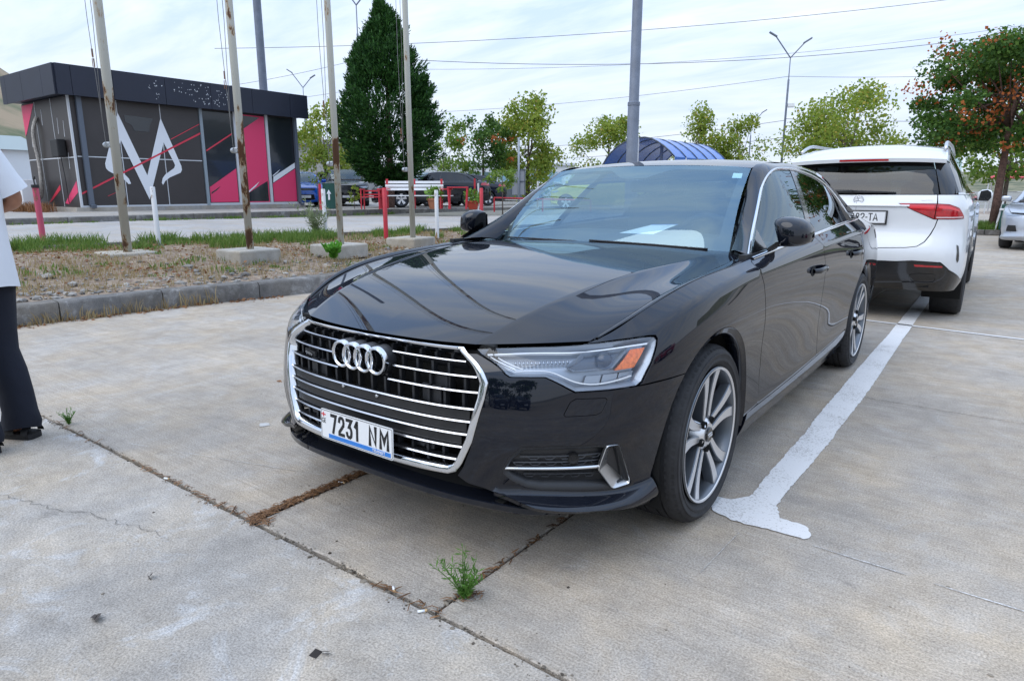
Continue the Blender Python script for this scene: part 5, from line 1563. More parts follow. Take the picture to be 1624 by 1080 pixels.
# ================================================================ the white off-roader: master surfaces (local: tail at y=0, nose +y, right side +x)
_bx = [(0,0,0,1),(.35,.006,0,1),(.64,.035,-.10,1),(.82,.095,-.45,.9),(.915,.215,-.85,.5),(.962,.50,-1,.12),(.985,.95,-1,0),(.972,1.45,-1,0),(.955,2.2,-1,0),(.955,3.1,-1,0),(.978,3.945,-1,0),(.94,4.45,-1,-.2),(.72,4.80,-.3,-1),(0,4.90,0,-1)]
_zr = [.30,.42,.53,.62,.72,.86,1.0,1.12,1.225]
_off_rear = [.12,.035,.006,-.012,-.006,.052,.062,.058,.10]
_off_side = [.05,.012,.0,.0,.006,.016,.022,.034,.085]
SUVB = []
for i, (x, y, nx, ny) in enumerate(_bx):
    wgt = min(1, max(0, (i - 2) / 3)); row = []
    for z, a, b in zip(_zr, _off_rear, _off_side):
        o = a * (1 - wgt) + b * wgt
        row.append((x + nx * o, y + ny * o, z))
    SUVB.append(row)
suvb = Surf(SUVB, srow=4, tcol=7)
SUV_GB = [(0,.10,1.225),(.35,.105,1.225),(.60,.13,1.225),(.76,.19,1.225),(.84,.30,1.225)]
SUV_GT = [(0,.335,1.555),(.35,.34,1.553),(.55,.36,1.548),(.66,.40,1.54),(.705,.47,1.53)]
def _sg():
    P = []
    for f in np.linspace(0, 1, 5):
        r = spl(SUV_GB, 7) * (1 - f) + spl(SUV_GT, 7) * f
        r += np.array([0, -.02, .012]) * math.sin(PI * f); P.append(r)
    return np.array(P).transpose(1, 0, 2)
suvg = Surf(_sg(), srow=0, tcol=0)
SUV_LOC = (.425, 5.02, 0)
M_WHITEPAINT = paint_mat('white_paint', (.72, .74, .76), dust=.05, dustcol=(.45, .42, .38))
def build_suv():
    car = empty('parked_suv', (SUV_LOC[0] + .03, SUV_LOC[1], 0), .026, 'white SUV seen from behind beyond the black saloon, red tail light in view', 'suv')
    T = suvb.t; S = suvb.s; tt = T[8] - .001
    CZ = .372; RA = .455
    GATE = [(0, .424), (.23, .424), (.475, .436), (.567, .451), (.624, .494), (.668, .565), (.699, .637), (.716, .719), (.712, .79), (.69, tt), (0, tt)]
    TL = [(.367, .853), (.688, .850), (.806, .844), (.927, .808), (1.014, .737), (1.022, .713), (.859, .709), (.679, .707), (.509, .780)]
    BT = [(0, .295), (.41, .299), (.542, .312), (.773, .304), (.877, .226), (1.10, .135), (1.24, .105)]
    arch = lambda cy, a0, a1, n, sr: [tuple(q) for q in suvb.inv(ring_poly(cy, CZ, RA, a0, a1, n), (1, 2), sr)]
    aR = arch(.95, PI + .25, -.25, 24, (1.1, 2.3))
    aFr = arch(3.945, PI + .2, -.2, 24, (3.2, 5.2))
    TLi = inset(TL, -.002)
    pg = panel(suvb, GATE, [], step=.04, bstep=.02)
    # gate minus lamp: cut by keeping two regions
    gate = [(0, .426), (.23, .426), (.475, .438), (.566, .453), (.622, .496), (.665, .567), (.696, .637), (.711, .704), (.679, .704), (.509, .778), (.360, .855), (.69, .853), (.688, tt), (0, tt)]
    pg = panel(suvb, inset(gate, .0015), step=.04, bstep=.02)
    pan_obj('tailgate', [pg, mir(pg)], M_WHITEPAINT, car)
    low = [(0, .421)] + [(.23, .421), (.475, .433), (.569, .448), (.627, .491), (.672, .563), (.703, .637), (.719, .705), (.859, .706), (1.026, .710), (1.018, .740), (.930, .811), (.808, .847), (.70, .853), (.695, tt), (1.2, tt), (2.0, tt), (2.3, tt), (2.3, .5), (2.3, .16)] + aR[::-1][:0]
    body = [(0, .421), (.23, .421), (.475, .433), (.569, .448), (.627, .491), (.672, .563), (.703, .637), (.719, .705), (.859, .706), (1.026, .710), (1.018, .740), (.930, .811), (.808, .847), (.70, .853), (.695, tt), (1.5, tt), (2.6, tt), (4.0, tt), (5.2, tt), (5.2, .25)]
    body += arch(3.945, -.2, PI + .2, 24, (3.2, 5.2)) + [(3.6, .22), (2.9, .20), (2.24, .18)] + arch(.95, -.2, PI + .14, 24, (1.1, 2.3)) + [(1.235, .118), (1.10, .139), (.880, .230), (.776, .308), (.542, .316), (.41, .303), (0, .299)]
    pb = panel(suvb, inset(body, .001), step=.05, bstep=.025)
    pan_obj('body', [pb, mir(pb)], M_WHITEPAINT, car)
    # nose
    ns = [(5.205, .1), (5.6, .1), (6.357, .1), (6.357, tt), (5.205, tt)]
    pn = panel(suvb, ns, step=.08, bstep=.05); pan_obj('front_bumper', [pn, mir(pn)], M_WHITEPAINT, car)
    # black lower bumper
    bl = [(0, .02), (.5, .015), (.9, .015), (1.2, .02), (1.215, .06), (1.225, .112), (1.10, .133), (.875, .224), (.771, .302), (.542, .310), (.41, .297), (0, .293)]
    pl_ = panel(suvb, bl, step=.04, bstep=.02, off=.006); 
    rb = pan_obj('rear_bumper', [pl_, mir(pl_)], M_GLOSSBLACK, car)
    sill = [(2.25, .02), (3.65, .02), (3.62, .215), (2.9, .195), (2.27, .175)]
    ps = panel(suvb, sill, step=.05, bstep=.03, off=.004)
    for f in (lambda p: p, mir): pan_obj('sill', [f(ps)], M_GLOSSBLACK, car)
    for f in (lambda p: p, mir):
        pr = panel(suvb, [(.561, .280), (.794, .273), (.798, .258), (.573, .260)], step=.04, off=.009, depth=.006); pan_obj('rear_reflector', [f(pr)], M_REDLENS, car)
        sg = -1 if f is mir else 1
        ex = rounded([(.535, .178), (.60, .195), (.737, .195), (.772, .165), (.765, .108), (.70, .096), (.561, .096), (.530, .13)], .015, 2)
        pe = panel(suvb, ex, [inset(ex, .016)], step=.04, off=.014, depth=.03); pan_obj('exhaust_trim', [f(pe)], M_GLOSSBLACK, car)
        pe = panel(suvb, inset(ex, .014), step=.05, off=.002, depth=0); pan_obj('exhaust_opening', [f(pe)], M_LINER, car)
        pv = panel(suvb, [(.925, .47), (.950, .458), (.966, .322), (.950, .300), (.93, .33)], step=.04, off=.003, depth=.004); pan_obj('bumper_vent', [f(pv)], M_GLOSSBLACK, car)
        # tail lamp in two pieces with inner steps
        tl = empty('tail_light', (0, 0, 0)); tl.parent = car
        for nm, poly in (('inner_lamp', [(.372, .852), (.688, .849), (.681, .710), (.510, .781)]), ('outer_lamp', [(.694, .849), (.806, .843), (.926, .807), (1.012, .737), (1.020, .7145), (.859, .7105), (.687, .7095)])):
            pt = panel(suvb, inset(poly, .001), step=.03, bstep=.015, off=.006, depth=.02); pan_obj(nm, [f(pt)], M_REDLENS, tl)
        pt = panel(suvb, [(.41, .838), (.672, .833), (.668, .80), (.47, .806)], step=.05, off=.0075, depth=0); pan_obj('lamp_block', [f(pt)], pbr('bright_red_lamp', (.75, .04, .05), rough=.2, coat=1), tl)
        pt = panel(suvb, [(.71, .83), (.81, .826), (.92, .79), (.93, .775), (.80, .80), (.71, .803)], step=.05, off=.0075, depth=0); pan_obj('lamp_block', [f(pt)], bpy.data.materials['bright_red_lamp'], tl)
        pt = panel(suvb, [(.70, .728), (.86, .729), (.985, .731), (.992, .722), (.86, .719), (.70, .718)], step=.05, off=.0075, depth=0); pan_obj('lamp_strip', [f(pt)], pbr('pale_lamp', (.72, .60, .62), rough=.25, coat=1), tl)
    # licence recess, handle bar, plate
    pr = panel(suvb, [(0, .655), (.30, .658), (.305, .79), (.45, .815), (.36, .838), (0, .838)], step=.04, off=.004, depth=.004, bstep=.02)
    mb = MB()
    V = [(x, suvb.ev([abs(x)], [.822])[0][1] - .012, 1.122) for x in np.linspace(-.46, .46, 15)]
    mb.grid([[(x, y + dy, z + dz) for x, y, z in V] for dy, dz in ((.02, .012), (-.006, .008), (-.010, -.002), (.012, -.014), (.04, -.016))]); mb.build('tailgate_handle', M_WHITEPAINT, car, angle=40)
    mb = MB(); mb.grid([[(x, y + dy, z + dz) for x, y, z in V[2:-2]] for dy, dz in ((.0125, -.015), (.02, -.032))]); mb.build('handle_shadow_gap', M_LINER, car)  # black strip stands in for the shade under the handle
    pm = Matrix.Translation((.008, .045, 1.008)) @ Matrix.Rotation(PI / 2 - .02, 4, 'X')
    mb = MB(); mb.bbox((.008, .055, 1.008), (.555, .018, .135), .006); mb.build('plate_frame', M_PLASTIC, car)
    pl = make_plate('number_plate', car, pm, .525, .112)
    for ch, xx, w_ in (('8', .035, .042), ('8', .088, .042), ('2', .141, .042), ('-', .181, .022), ('T', .216, .042)):
        pass
    x = -.205
    for ch, w_ in (('8', .040), ('8', .040), ('2', .040), ('-', .020), ('T', .042), ('A', .048)):
        pass
    for ch, xx, w_ in (('8', -.018, .038), ('8', .028, .038), ('2', .072, .038), ('-', .108, .018), ('T', .143, .038), ('A', .188, .044)):
        glyph('plate_lettering', ch, pm @ Matrix.Translation((xx - .012, .003, .0034)), w_, .074, .0095, M_BLACKTXT, pl)
    # star badge and script
    mb = MB(); c = suvb.ev([.014], [.889])[0]
    for k in range(1): mb.tube([(c[0] + .042 * math.cos(t), c[1] - .008 - .0 * math.sin(t), c[2] + .042 * math.sin(t)) for t in np.linspace(0, 2 * PI, 25)[:-1]], .004, 6, closed=True)
    for k in range(3):
        a = PI / 2 + 2 * PI * k / 3; mb.tube([(c[0], c[1] - .010, c[2]), (c[0] + .040 * math.cos(a), c[1] - .008, c[2] + .040 * math.sin(a))], [.005, .0015], 6)
    mb.build('badge', M_CHROME, car, smooth=True)
    c = suvb.ev([.60], [.893])[0]; n = suvb.nrm([.60], [.893])[0]
    Mx = Matrix.Translation(Vector(c) + Vector(n) * .004) @ Vector(n).to_track_quat('Z', 'Y').to_matrix().to_4x4()
    text_mesh('badge_lettering', 'GLE 350', .026, M_SATIN, car, Mx, sx=1.0)
    # rear glass with black border and wiper
    GS, GT = suvg.s[-1], suvg.t[-1]
    p = panel(suvg, [(0, .004), (.69, .004), (.70, .20), (.705, GT), (0, GT)], step=.08, bstep=.05, depth=0)
    if p[1][0, 1] > 0: fl = True
    else: fl = False
    mk = lambda poly, **k: panel(suvg, poly, flip=fl, **k)
    p = mk([(0, .004), (.685, .004), (.70, .25), (.705, GT - .003), (0, GT - .003)], step=.08, bstep=.05, depth=0)
    pan_obj('rear_window', [p, mir(p)], M_GLASS_D, car)
    p = mk([(0, GT - .075), (.66, GT - .085), (.70, GT - .10), (.705, GT), (0, GT)], step=.08, bstep=.05, depth=0, off=.002); pan_obj('rear_window_border', [p, mir(p)], M_GLOSSBLACK, car)
    p = mk([(.698, .002), (GS, .002), (GS, GT), (.715, GT), (.708, .25)], step=.06, bstep=.04, depth=.01, off=.003)
    for f in (lambda q: q, mir): pan_obj('rear_pillar_glass', [f(p)], M_GLOSSBLACK, car)
    mb = MB(); a = [(.0, .115, 1.262), (-.18, .118, 1.258), (-.36, .13, 1.252)]
    mb.tube([(.33, .10, 1.245), (.10, .094, 1.250), (-.05, .092, 1.252)], [.006, .012, .016], 8); mb.tube([(-.05, .092, 1.252), (-.26, .098, 1.256), (-.27, .10, 1.256)], [.018, .018, .006], 8); mb.build('wiper', M_PLASTIC, car, smooth=True)
    # roof: spoiler lip and roof skin
    rc = [(0, .20, 1.575), (0, .42, 1.655), (0, .9, 1.735), (0, 1.6, 1.765), (0, 2.3, 1.755), (0, 2.9, 1.70)]
    re_ = [(.70, .30, 1.555), (.69, .50, 1.62), (.665, .95, 1.685), (.65, 1.6, 1.71), (.64, 2.3, 1.70), (.62, 2.9, 1.64)]
    A, B = spl(rc, 14), spl(re_, 14)
    rows = []
    for f in np.linspace(0, 1, 9):
        q = A * (1 - f) + B * f; q[:, 2] = A[:, 2] + (B[:, 2] - A[:, 2]) * f ** 2.6; q[:, 1] = A[:, 1] + (B[:, 1] - A[:, 1]) * f ** 2.2
        q[:2, 1] += 0; rows.append([tuple(v) for v in q])
    mb = MB(); mb.grid(rows, flip=True); 
    lip_ = [r[0] for r in rows]; mb.grid([[(x, y + dy, z + dz) for x, y, z in lip_] for dy, dz in ((0, 0), (.006, -.035), (.15, -.02))]); mb.mirror()
    mb.build('roof', M_WHITEPAINT, car, angle=50)
    mb = MB(); mb.grid([[(x, y - .003, z + dz) for x, y, z in [tuple(np.array(rows[0][0]) * 0 + np.array((xx, .202 + abs(xx) ** 2 * .16, 1.566 - abs(xx) ** 2.6 * .05)))] ] for xx, dz in ()]) if False else None
    mb.grid([[(xx, .199 + (abs(xx) / .7) ** 2.2 * .10, 1.575 - (abs(xx) / .7) ** 2.6 * .02 + dz) for xx in np.linspace(-.22, .22, 9)] for dz in (-.008, -.026)]); mb.build('brake_light', M_REDLENS, car)
    # flank windows and pillars
    Bt = [(suvb.ev([s], [T[8]])[0]) for s in np.linspace(.95, 4.3, 20)]
    Rt = spl([(.705, .47, 1.53), (.675, .95, 1.66), (.655, 1.6, 1.69), (.645, 2.3, 1.68), (.66, 2.9, 1.60), (.76, 3.35, 1.36), (.85, 3.70, 1.235)], 20)
    mb = MB(); mb.grid([[tuple(a), tuple(a * .5 + b * .5 + [.02, 0, 0]), tuple(b)] for a, b in zip(Bt, Rt)]); 
    for sg in (1, -1):
        m2 = MB(); m2.grid([[tuple(np.array(p) * [sg, 1, 1]) for p in (a + [-.012, 0, 0], a * .5 + b * .5 + [.010, 0, 0], b + [-.005, 0, 0])] for a, b in zip(Bt, Rt)]); m2.build('side_window', M_GLOSSBLACK if False else M_GLASS_D, car, smooth=True)
        m2 = MB(); m2.grid([[tuple(np.array(p) * [sg, 1, 1]) for p in (b + [.004, 0, -.03], b + [.012, 0, 0], b + [-.03, 0, .035], b + [-.10, 0, .03])] for b in Rt]); m2.build('roof_rail_panel', M_WHITEPAINT, car, smooth=True)
        m2 = MB(); m2.grid([[tuple(np.array(p) * [sg, 1, 1]) for p in (a + [.006, 0, .004], a + [.004, 0, .020], a + [-.012, 0, .020])] for a in Bt]); m2.build('window_trim', M_CHROME, car, smooth=True)
        m2 = MB(); m2.tube([tuple(np.array(p) * [sg, 1, 1]) for p in spl([(.665, .55, 1.665), (.655, .72, 1.715), (.645, 1.2, 1.755), (.635, 1.9, 1.765), (.63, 2.5, 1.745), (.635, 2.75, 1.695)], 16)], .017, 8); m2.build('roof_rail', M_SATIN, car, smooth=True)
        for yy in (1.55, 2.62):
            i = min(range(20), key=lambda k: abs(Bt[k][1] - yy)); a, b = Bt[i], Rt[i]
            m2 = MB(); m2.grid([[tuple((a * (1 - f) + b * f + [.006 + .014 * math.sin(PI * f), dy, 0]) * [sg, 1, 1]) for f in (0, .5, 1)] for dy in (-.05, .05)]); m2.build('door_pillar_trim', M_GLOSSBLACK, car, smooth=True)
        # mirror
        m2 = MB(); V = []
        for xx, h, y0, y1 in ((.93, .09, 3.16, 3.30), (.97, .155, 3.14, 3.34), (1.03, .165, 3.14, 3.35), (1.07, .14, 3.15, 3.33), (1.09, .05, 3.18, 3.27)):
            V.append([(sg * xx, (y0 + y1) / 2 + (y1 - y0) / 2 * math.cos(t), 1.20 + h / 2 * (abs(math.sin(t)) ** .6) * (1 if math.sin(t) > 0 else -1)) for t in np.linspace(0, 2 * PI, 17)])
        m2.grid(V, flip=sg < 0); m2.add(V[-1][:-1], [tuple(range(16))]); mo = m2.build('door_mirror', M_WHITEPAINT, car, smooth=True)
        m2 = MB(); m2.add([(sg * x, 3.137, z) for x, z in ((.945, 1.14), (1.05, 1.135), (1.08, 1.18), (1.07, 1.245), (1.03, 1.275), (.96, 1.26))], [tuple(range(6))]); m2.build('mirror_glass', M_GLOSSBLACK, mo)
        m2 = MB(); m2.box((sg * .92, 3.25, 1.16), (.10, .06, .03)); m2.build('mirror_foot', M_PLASTIC, mo)
    mb = MB(); mb.grid([[(x, y, z) for x in np.linspace(-.72, .72, 7)] for y, z in ((2.9, 1.66), (3.3, 1.42), (3.72, 1.235))]); mb.build('windscreen', M_GLASS_S, car, smooth=True)
    mb = MB(); mb.grid([[(x, y, z - abs(x) ** 3 * .05) for x in np.linspace(-.86, .86, 9)] for y, z in ((3.66, 1.22), (4.2, 1.20), (4.6, 1.13), (4.82, 1.0))]); mb.build('bonnet', M_WHITEPAINT, car, smooth=True)
    # interior silhouettes
    mb = MB(); mb.box((0, 2.2, .55), (1.6, 3.6, .04)); mb.box((0, .75, .95), (1.5, 1.2, .03))
    mb.build('cabin_floor', M_INT, car)
    for x in (-.4, .4):
        mb = MB(); mb.bbox((x, 2.35, 1.0), (.5, .18, .7), .05); mb.bbox((x, 2.38, 1.42), (.30, .11, .20), .05); mb.build('seat', M_SEAT, car)
    mb = MB(); mb.bbox((0, 1.35, .98), (1.35, .18, .5), .05)
    for x in (-.42, 0, .42): mb.bbox((x, 1.35, 1.29), (.28, .10, .14), .04)
    mb.build('seat', M_SEAT, car)
    mb = MB(); mb.box((0, 2.4, .33), (1.5, 4.4, .05)); mb.box((0, .35, .40), (1.4, .5, .1)); mb.build('underbody', M_LINER, car)
    for y in (.95, 3.945):
        for sg in (1, -1):
            make_wheel(car, (.975 * sg, y, CZ - .004), R=.376, rr=.262, wd=.285, flip=sg < 0, twin=False, detail=False, rim_d=M_LINER)
            mb = MB(); mb.grid([[(sg * .955, y + .44 * math.cos(a), CZ + .44 * math.sin(a)), (sg * .62, y + .44 * math.cos(a), CZ + .44 * math.sin(a))] for a in np.linspace(-.4, PI + .4, 20)]); mb.build('wheel_liner', M_LINER, car)
    return car
suv = build_suv()

# ================================================================ other parked cars: saloon and off-roader kinds from the same lofted surfaces
def warp_net(P, yk, zk):
    P = np.array(P, float); Q = P.copy()
    Q[..., 1] = np.interp(P[..., 1], yk[0], yk[1]); Q[..., 2] = np.interp(P[..., 2], zk[0], zk[1])
    return Q
def build_plain_car(name, loc, rz, paint, kind='saloon', label=None, cat='car', group=None, wheel=None, rim=None, plate=True):
    car = empty(name, loc, rz, label, cat, group)
    if kind == 'saloon': gy = [-2, 5], [-2, 5]; by = gy; zk = [0, 2], [0, 2]; R = .335
    elif kind == 'suv':
        by = [-2, -.95, 0, 2.924, 4.1, 6], [-1.85, -.88, 0, 2.70, 3.62, 5.2]; gy = [-2, .5, 1.5, 3.0, 3.5, 4.1], [-1.9, .45, 1.35, 3.05, 3.52, 3.62]
        zk = [0, .3, .8, 1.0, 1.46, 1.6], [0, .34, .92, 1.13, 1.66, 1.8]; R = .355
    elif kind == 'van':
        by = [-2, -.95, 0, 2.924, 4.1, 6], [-1.35, -.78, 0, 3.2, 4.3, 6]; gy = [-2, -.3, .6, 1.5, 3.0, 3.5, 4.1], [-1.3, -.4, -.1, .7, 3.8, 4.22, 4.3]
        zk = [0, .3, .8, 1.0, 1.46, 1.6], [0, .34, .95, 1.15, 1.95, 2.1]; R = .34
    else:
        by = [-2, -.95, 0, 2.924, 4.1, 6], [-1.75, -.82, 0, 2.55, 3.35, 5]; gy = [-2, .5, 1.5, 3.0, 3.5, 4.1], [-1.7, .25, 1.1, 2.85, 3.25, 3.35]
        zk = [0, .3, .8, 1.0, 1.46, 1.6], [0, .3, .82, 1.03, 1.50, 1.64]; R = .32
    CZ = R
    b = Surf(warp_net(BELT, by, zk), creases=(2, 7), srow=4, tcol=10)
    yf, yr = 0.0, float(np.interp(2.924, *by))
    T, S = b.t, b.s; tt = T[8] - .001
    ra = R + .06
    arch = lambda cy, a0, a1, sr: [tuple(q) for q in b.inv(ring_poly(cy, CZ, ra, a0, a1, 12), (1, 2), sr)]
    s6, s9, s13, s16 = S[5] * .6 + S[6] * .4, S[9], S[12], S[16]
    body = [(0, .01), (S[4], .01), (S[5], .02), (S[6] - .1, .03)] + arch(yf, PI + .25, -.25, (S[4], S[10])) + [(S[9] + .1, .02), (S[12], .02)] + arch(yr, PI + .25, -.25, (S[11], S[17])) + [(S[16], .02), (S[19] - .001, .02), (S[19] - .001, tt), (S[16], tt), (S[12], tt), (S[8], tt), (S[4], tt), (0, tt)]
    pb = panel(b, body, step=.11, bstep=.07, depth=.03)
    pan_obj('body', [pb, mir(pb)], paint, car)
    N3 = lambda net: warp_net(net, gy, zk)
    def skin(nm, net, mt, cr=(), both=True, flip=None, st=.15, srow=0):
        sf = Surf(net, creases=cr, srow=srow)
        p = panel(sf, [(0, 0), (sf.s[-1], 0), (sf.s[-1], sf.t[-1]), (0, sf.t[-1])], step=st, bstep=.1, depth=.01, lines_t=[sf.t[c] for c in cr])
        if p[1][:, 2].mean() < 0: p = panel(sf, [(0, 0), (sf.s[-1], 0), (sf.s[-1], sf.t[-1]), (0, sf.t[-1])], step=st, bstep=.1, depth=.01, lines_t=[sf.t[c] for c in cr], flip=True)
        return pan_obj(nm, [p, mir(p)], mt, car), sf
    hn = warp_net(_hood(), gy if kind != 'saloon' else by, zk); skin('bonnet', hn, paint, (3,))
    wt = warp_net([[a, tuple((np.array(a) + np.array(c)) / 2), c] for a, c in zip(SHUT, _cr)], gy if kind != 'saloon' else by, zk); skin('front_wing', wt, paint, srow=1)
    skin('windscreen', N3(_ws()), M_GLASS_S)
    skin('roof', N3(_roof()), paint)
    skin('screen_pillar', N3(_frame()), paint, srow=3)
    # side glass
    ss = np.linspace(S[8], S[15], 100); bp = b.ev(ss, np.full(100, T[8])); wt_ = warp_net(spl(WTOP, 60), gy, zk)
    mb = MB(); ys = np.linspace(wt_[0, 1] + .03, wt_[-1, 1] - .02, 14)
    mb.grid([[(np.interp(y, bp[:, 1], bp[:, 0]) - .012, y, np.interp(y, bp[:, 1], bp[:, 2]) - .01), (np.interp(y, wt_[:, 1], wt_[:, 0]) - .008, y, np.interp(y, wt_[:, 1], wt_[:, 2]))] for y in ys]); mb.mirror()
    mb.build('side_window', M_GLASS_D, car, smooth=True)
    yb = float(np.interp(1.6, *gy)); mb = MB()
    for sg in (1, -1):
        mb.tube([(sg * (np.interp(yb, bp[:, 1], bp[:, 0])), yb, np.interp(yb, bp[:, 1], bp[:, 2])), (sg * np.interp(yb + .2, wt_[:, 1], wt_[:, 0]), yb + .2, np.interp(yb + .2, wt_[:, 1], wt_[:, 2]))], .03, 4)
    mb.build('door_pillar_trim', M_GLOSSBLACK, car)
    prof = N3([[(x * k / 4, y, z + (1 - (k / 4) ** 2) * .035) for k in range(5)] for (x, y, z) in [(.555, 2.98, 1.365), (.60, 3.2, 1.27), (.67, 3.46, 1.10)]])
    mb = MB(); mb.grid([[tuple(p) for p in r] for r in prof]); mb.mirror(); mb.build('rear_screen', M_GLASS_D, car, smooth=True)
    rows = []
    for f in (0, .5, 1.0):
        r = []
        for k in range(9):
            a = spl([(.69, 3.42, 1.115), (.45, 3.45, 1.14), (0, 3.47, 1.15)], 9)[k]; c = spl([BELT[15][8], BELT[16][8], BELT[17][8], BELT[18][8], BELT[19][8]], 9)[k]
            r.append(a * (1 - f) + c * f)
        rows.append(r)
    rr = warp_net(rows, by if kind == 'saloon' else gy, zk); mb = MB(); mb.grid([[tuple(p) for p in r] for r in rr]); mb.mirror(); mb.build('boot_lid', paint, car, smooth=True)
    # lamps, grille, plate
    for f in (lambda p: p, mir):
        p = panel(b, [(S[2] + .03, .70), (S[5] + .03, .77), (S[5] + .05, .70), (S[4] + .05, .60), (S[3], .60)], step=.1, depth=.01, off=.006); pan_obj('headlight', [f(p)], M_LAMPGREY, car)
        p = panel(b, [(S[16] - .30, .68), (S[16] + .25, .66), (S[16] + .25, .78), (S[16] - .22, .77)], step=.1, depth=.01, off=.006); pan_obj('tail_light', [f(p)], M_REDLENS, car)
        p = panel(b, [(S[2] + .12, .24), (S[4], .24), (S[4] - .05, .36), (S[2] + .15, .36)], step=.1, depth=.0, off=.004); pan_obj('fog_inlet', [f(p)], M_PLASTIC, car)
    p = panel(b, [(0, .50), (.40, .50), (.46, .60), (.40, .71), (0, .72)], step=.1, depth=.005, off=.005); pan_obj('grille', [p, mir(p)], M_PLASTIC2, car)
    p = panel(b, [(0, .13), (.42, .13), (.36, .33), (0, .33)], step=.1, depth=0, off=.004); pan_obj('lower_intake', [p, mir(p)], M_LINER, car)
    if plate:
        y0 = float(np.interp(-.94, *by)) - .02; make_plate('number_plate', car, Matrix.Translation((0, y0, .42)) @ Matrix.Rotation(PI / 2, 4, 'X'), .5, .11)
        y1 = float(np.interp(4.05, *by)) + .02; make_plate('number_plate', car, Matrix.Translation((0, y1, .75)) @ Matrix.Rotation(PI, 4, 'Z') @ Matrix.Rotation(PI / 2, 4, 'X'), .5, .11)
    ym = float(np.interp(.75, *gy)); zm = float(np.interp(1.06, *zk))
    for sg in (1, -1):
        mb = MB(); mb.bbox((sg * .97, ym, zm), (.19, .13, .13), .04); mb.box((sg * .87, ym, zm - .05), (.10, .05, .03)); mb.build('door_mirror', paint, car, smooth=True)
    for y in (yf, yr):
        for sg in (1, -1):
            make_wheel(car, (.925 * sg, y, R - .003), R=R, rr=R - .105, wd=.22, flip=sg < 0, detail=False, rim_f=rim or M_RIMF, rim_d=M_LAMPDARK, twist=.3)
    mb = MB(); mb.box((0, (yf + yr) / 2, .30), (1.25, yr + 1.2, .12)); mb.box((0, (yf + yr) / 2, .5), (1.72, (yr - .95), .3)); mb.box((0, yf, .55), (1.2, 1.2, .4)); mb.box((0, yr, .6), (1.2, 1.0, .4)); mb.build('underbody', M_LINER, car)
    mb = MB(); yy = float(np.interp(2.2, *gy))
    for x in (-.37, .37): mb.bbox((x, yy, zm - .12), (.48, .16, .55), .05); mb.bbox((x, yy + .06, zm + .20), (.27, .1, .16), .04)
    mb.bbox((0, float(np.interp(.95, *gy)), zm - .1), (1.45, .5, .16), .04)
    mb.build('seat', M_SEAT, car)
    return car
# ================================================================ kiosk
M_KDARK = pbr('brown_black_panel', (.040, .034, .034), rough=.42, var=.12, vscale=.8)
M_KDARK2 = pbr('dark_glass_panel', (.018, .022, .028), rough=.16, coat=.4)
M_NAVY = pbr('navy_fascia', (.010, .014, .030), rough=.5, var=.10, vscale=1.2)
M_PINK = pbr('pink_film', (.72, .045, .14), rough=.45)
M_RED = pbr('red_film', (.62, .035, .07), rough=.45)
M_WFILM = pbr('white_film', (.74, .76, .80), rough=.5)
M_ALU = pbr('white_aluminium', (.55, .57, .60), rough=.45)
M_GREYPIPE = pbr('grey_blue_metal', (.10, .12, .155), rough=.5)
KX = -20.3
kiosk = empty('kiosk', (-22.2, 9.8, .66), 0, 'dark kiosk building with white M shaped emblem and pink stripes on its panels', 'kiosk')
kiosk.location = (0, 0, 0)
mb = MB(); mb.box((-22.05, 9.83, .72), (3.7, 7.9, .14)); mb.build('plinth', M_PAVE, kiosk)
mb = MB(); mb.box((-22.06, 9.83, 2.35), (3.46, 7.5, 3.14)); mb.build('wall_core', M_KDARK, kiosk)
def kpanel(nm, poly, x, mat, th=.02, hole=None, par=None):
    m_ = MB(); m_.prism([(x, a, b) for a, b in poly], (-th, 0, 0)); return m_.build(nm, mat, par or kiosk)
bays = [(6.12, 7.355), (7.365, 8.64), (8.65, 9.90)]
for y0, y1 in bays:
    kpanel('wall_panel', [(y0, .80), (y1, .80), (y1, 2.225), (y0, 2.225)], KX - .005, M_KDARK)
    kpanel('wall_panel', [(y0, 2.255), (y1, 2.255), (y1, 3.90), (y0, 3.90)], KX - .005, M_KDARK)
for y0, y1 in ((10.02, 11.10), (11.24, 12.34), (12.47, 13.50)):
    o = kpanel('window_panel', [(y0, .86), (y1, .86), (y1, 3.86), (y0, 3.86)], KX - .01, M_KDARK2)
mb = MB()
for y in (7.36, 8.645): mb.box((KX + .001, y, 2.35), (.012, .022, 3.1))
mb.box((KX + .003, 8.0, 2.24), (.014, 3.75, .03)); mb.build('joint_strip', M_ALU, kiosk)
mb = MB(); mb.box((KX + .01, 9.96, 2.35), (.06, .10, 3.12)); mb.build('mullion', pbr('blue_grey_frame', (.25, .30, .34), rough=.4), kiosk)
for y in (11.17, 12.405):
    mb = MB(); mb.box((KX + .005, y, 2.35), (.05, .10, 3.12)); mb.build('mullion', M_ALU, kiosk)
for y0, y1 in ((6.05, 9.9), (10.0, 13.6)):
    mb = MB(); mb.box((KX + .004, (y0 + y1) / 2, .79 if y0 < 9 else .80), (.05, y1 - y0, .10 if y0 < 9 else .13)); mb.build('base_rail', M_ALU, kiosk)
mb = MB(); mb.box((KX + .012, 6.06, 2.35), (.05, .06, 3.12)); mb.build('corner_strip', M_ALU, kiosk)
mb = MB(); mb.box((KX + .06, 6.31, 2.37), (.10, .13, 3.05)); mb.box((KX + .10, 6.33, .83), (.16, .13, .08), ry=.3); mb.build('downpipe', M_GREYPIPE, kiosk)
mb = MB(); mb.box((KX + .06, 13.57, 2.37), (.10, .12, 3.05)); mb.box((KX + .10, 13.62, .80), (.16, .12, .08), ry=.3); mb.build('downpipe', M_GREYPIPE, kiosk)
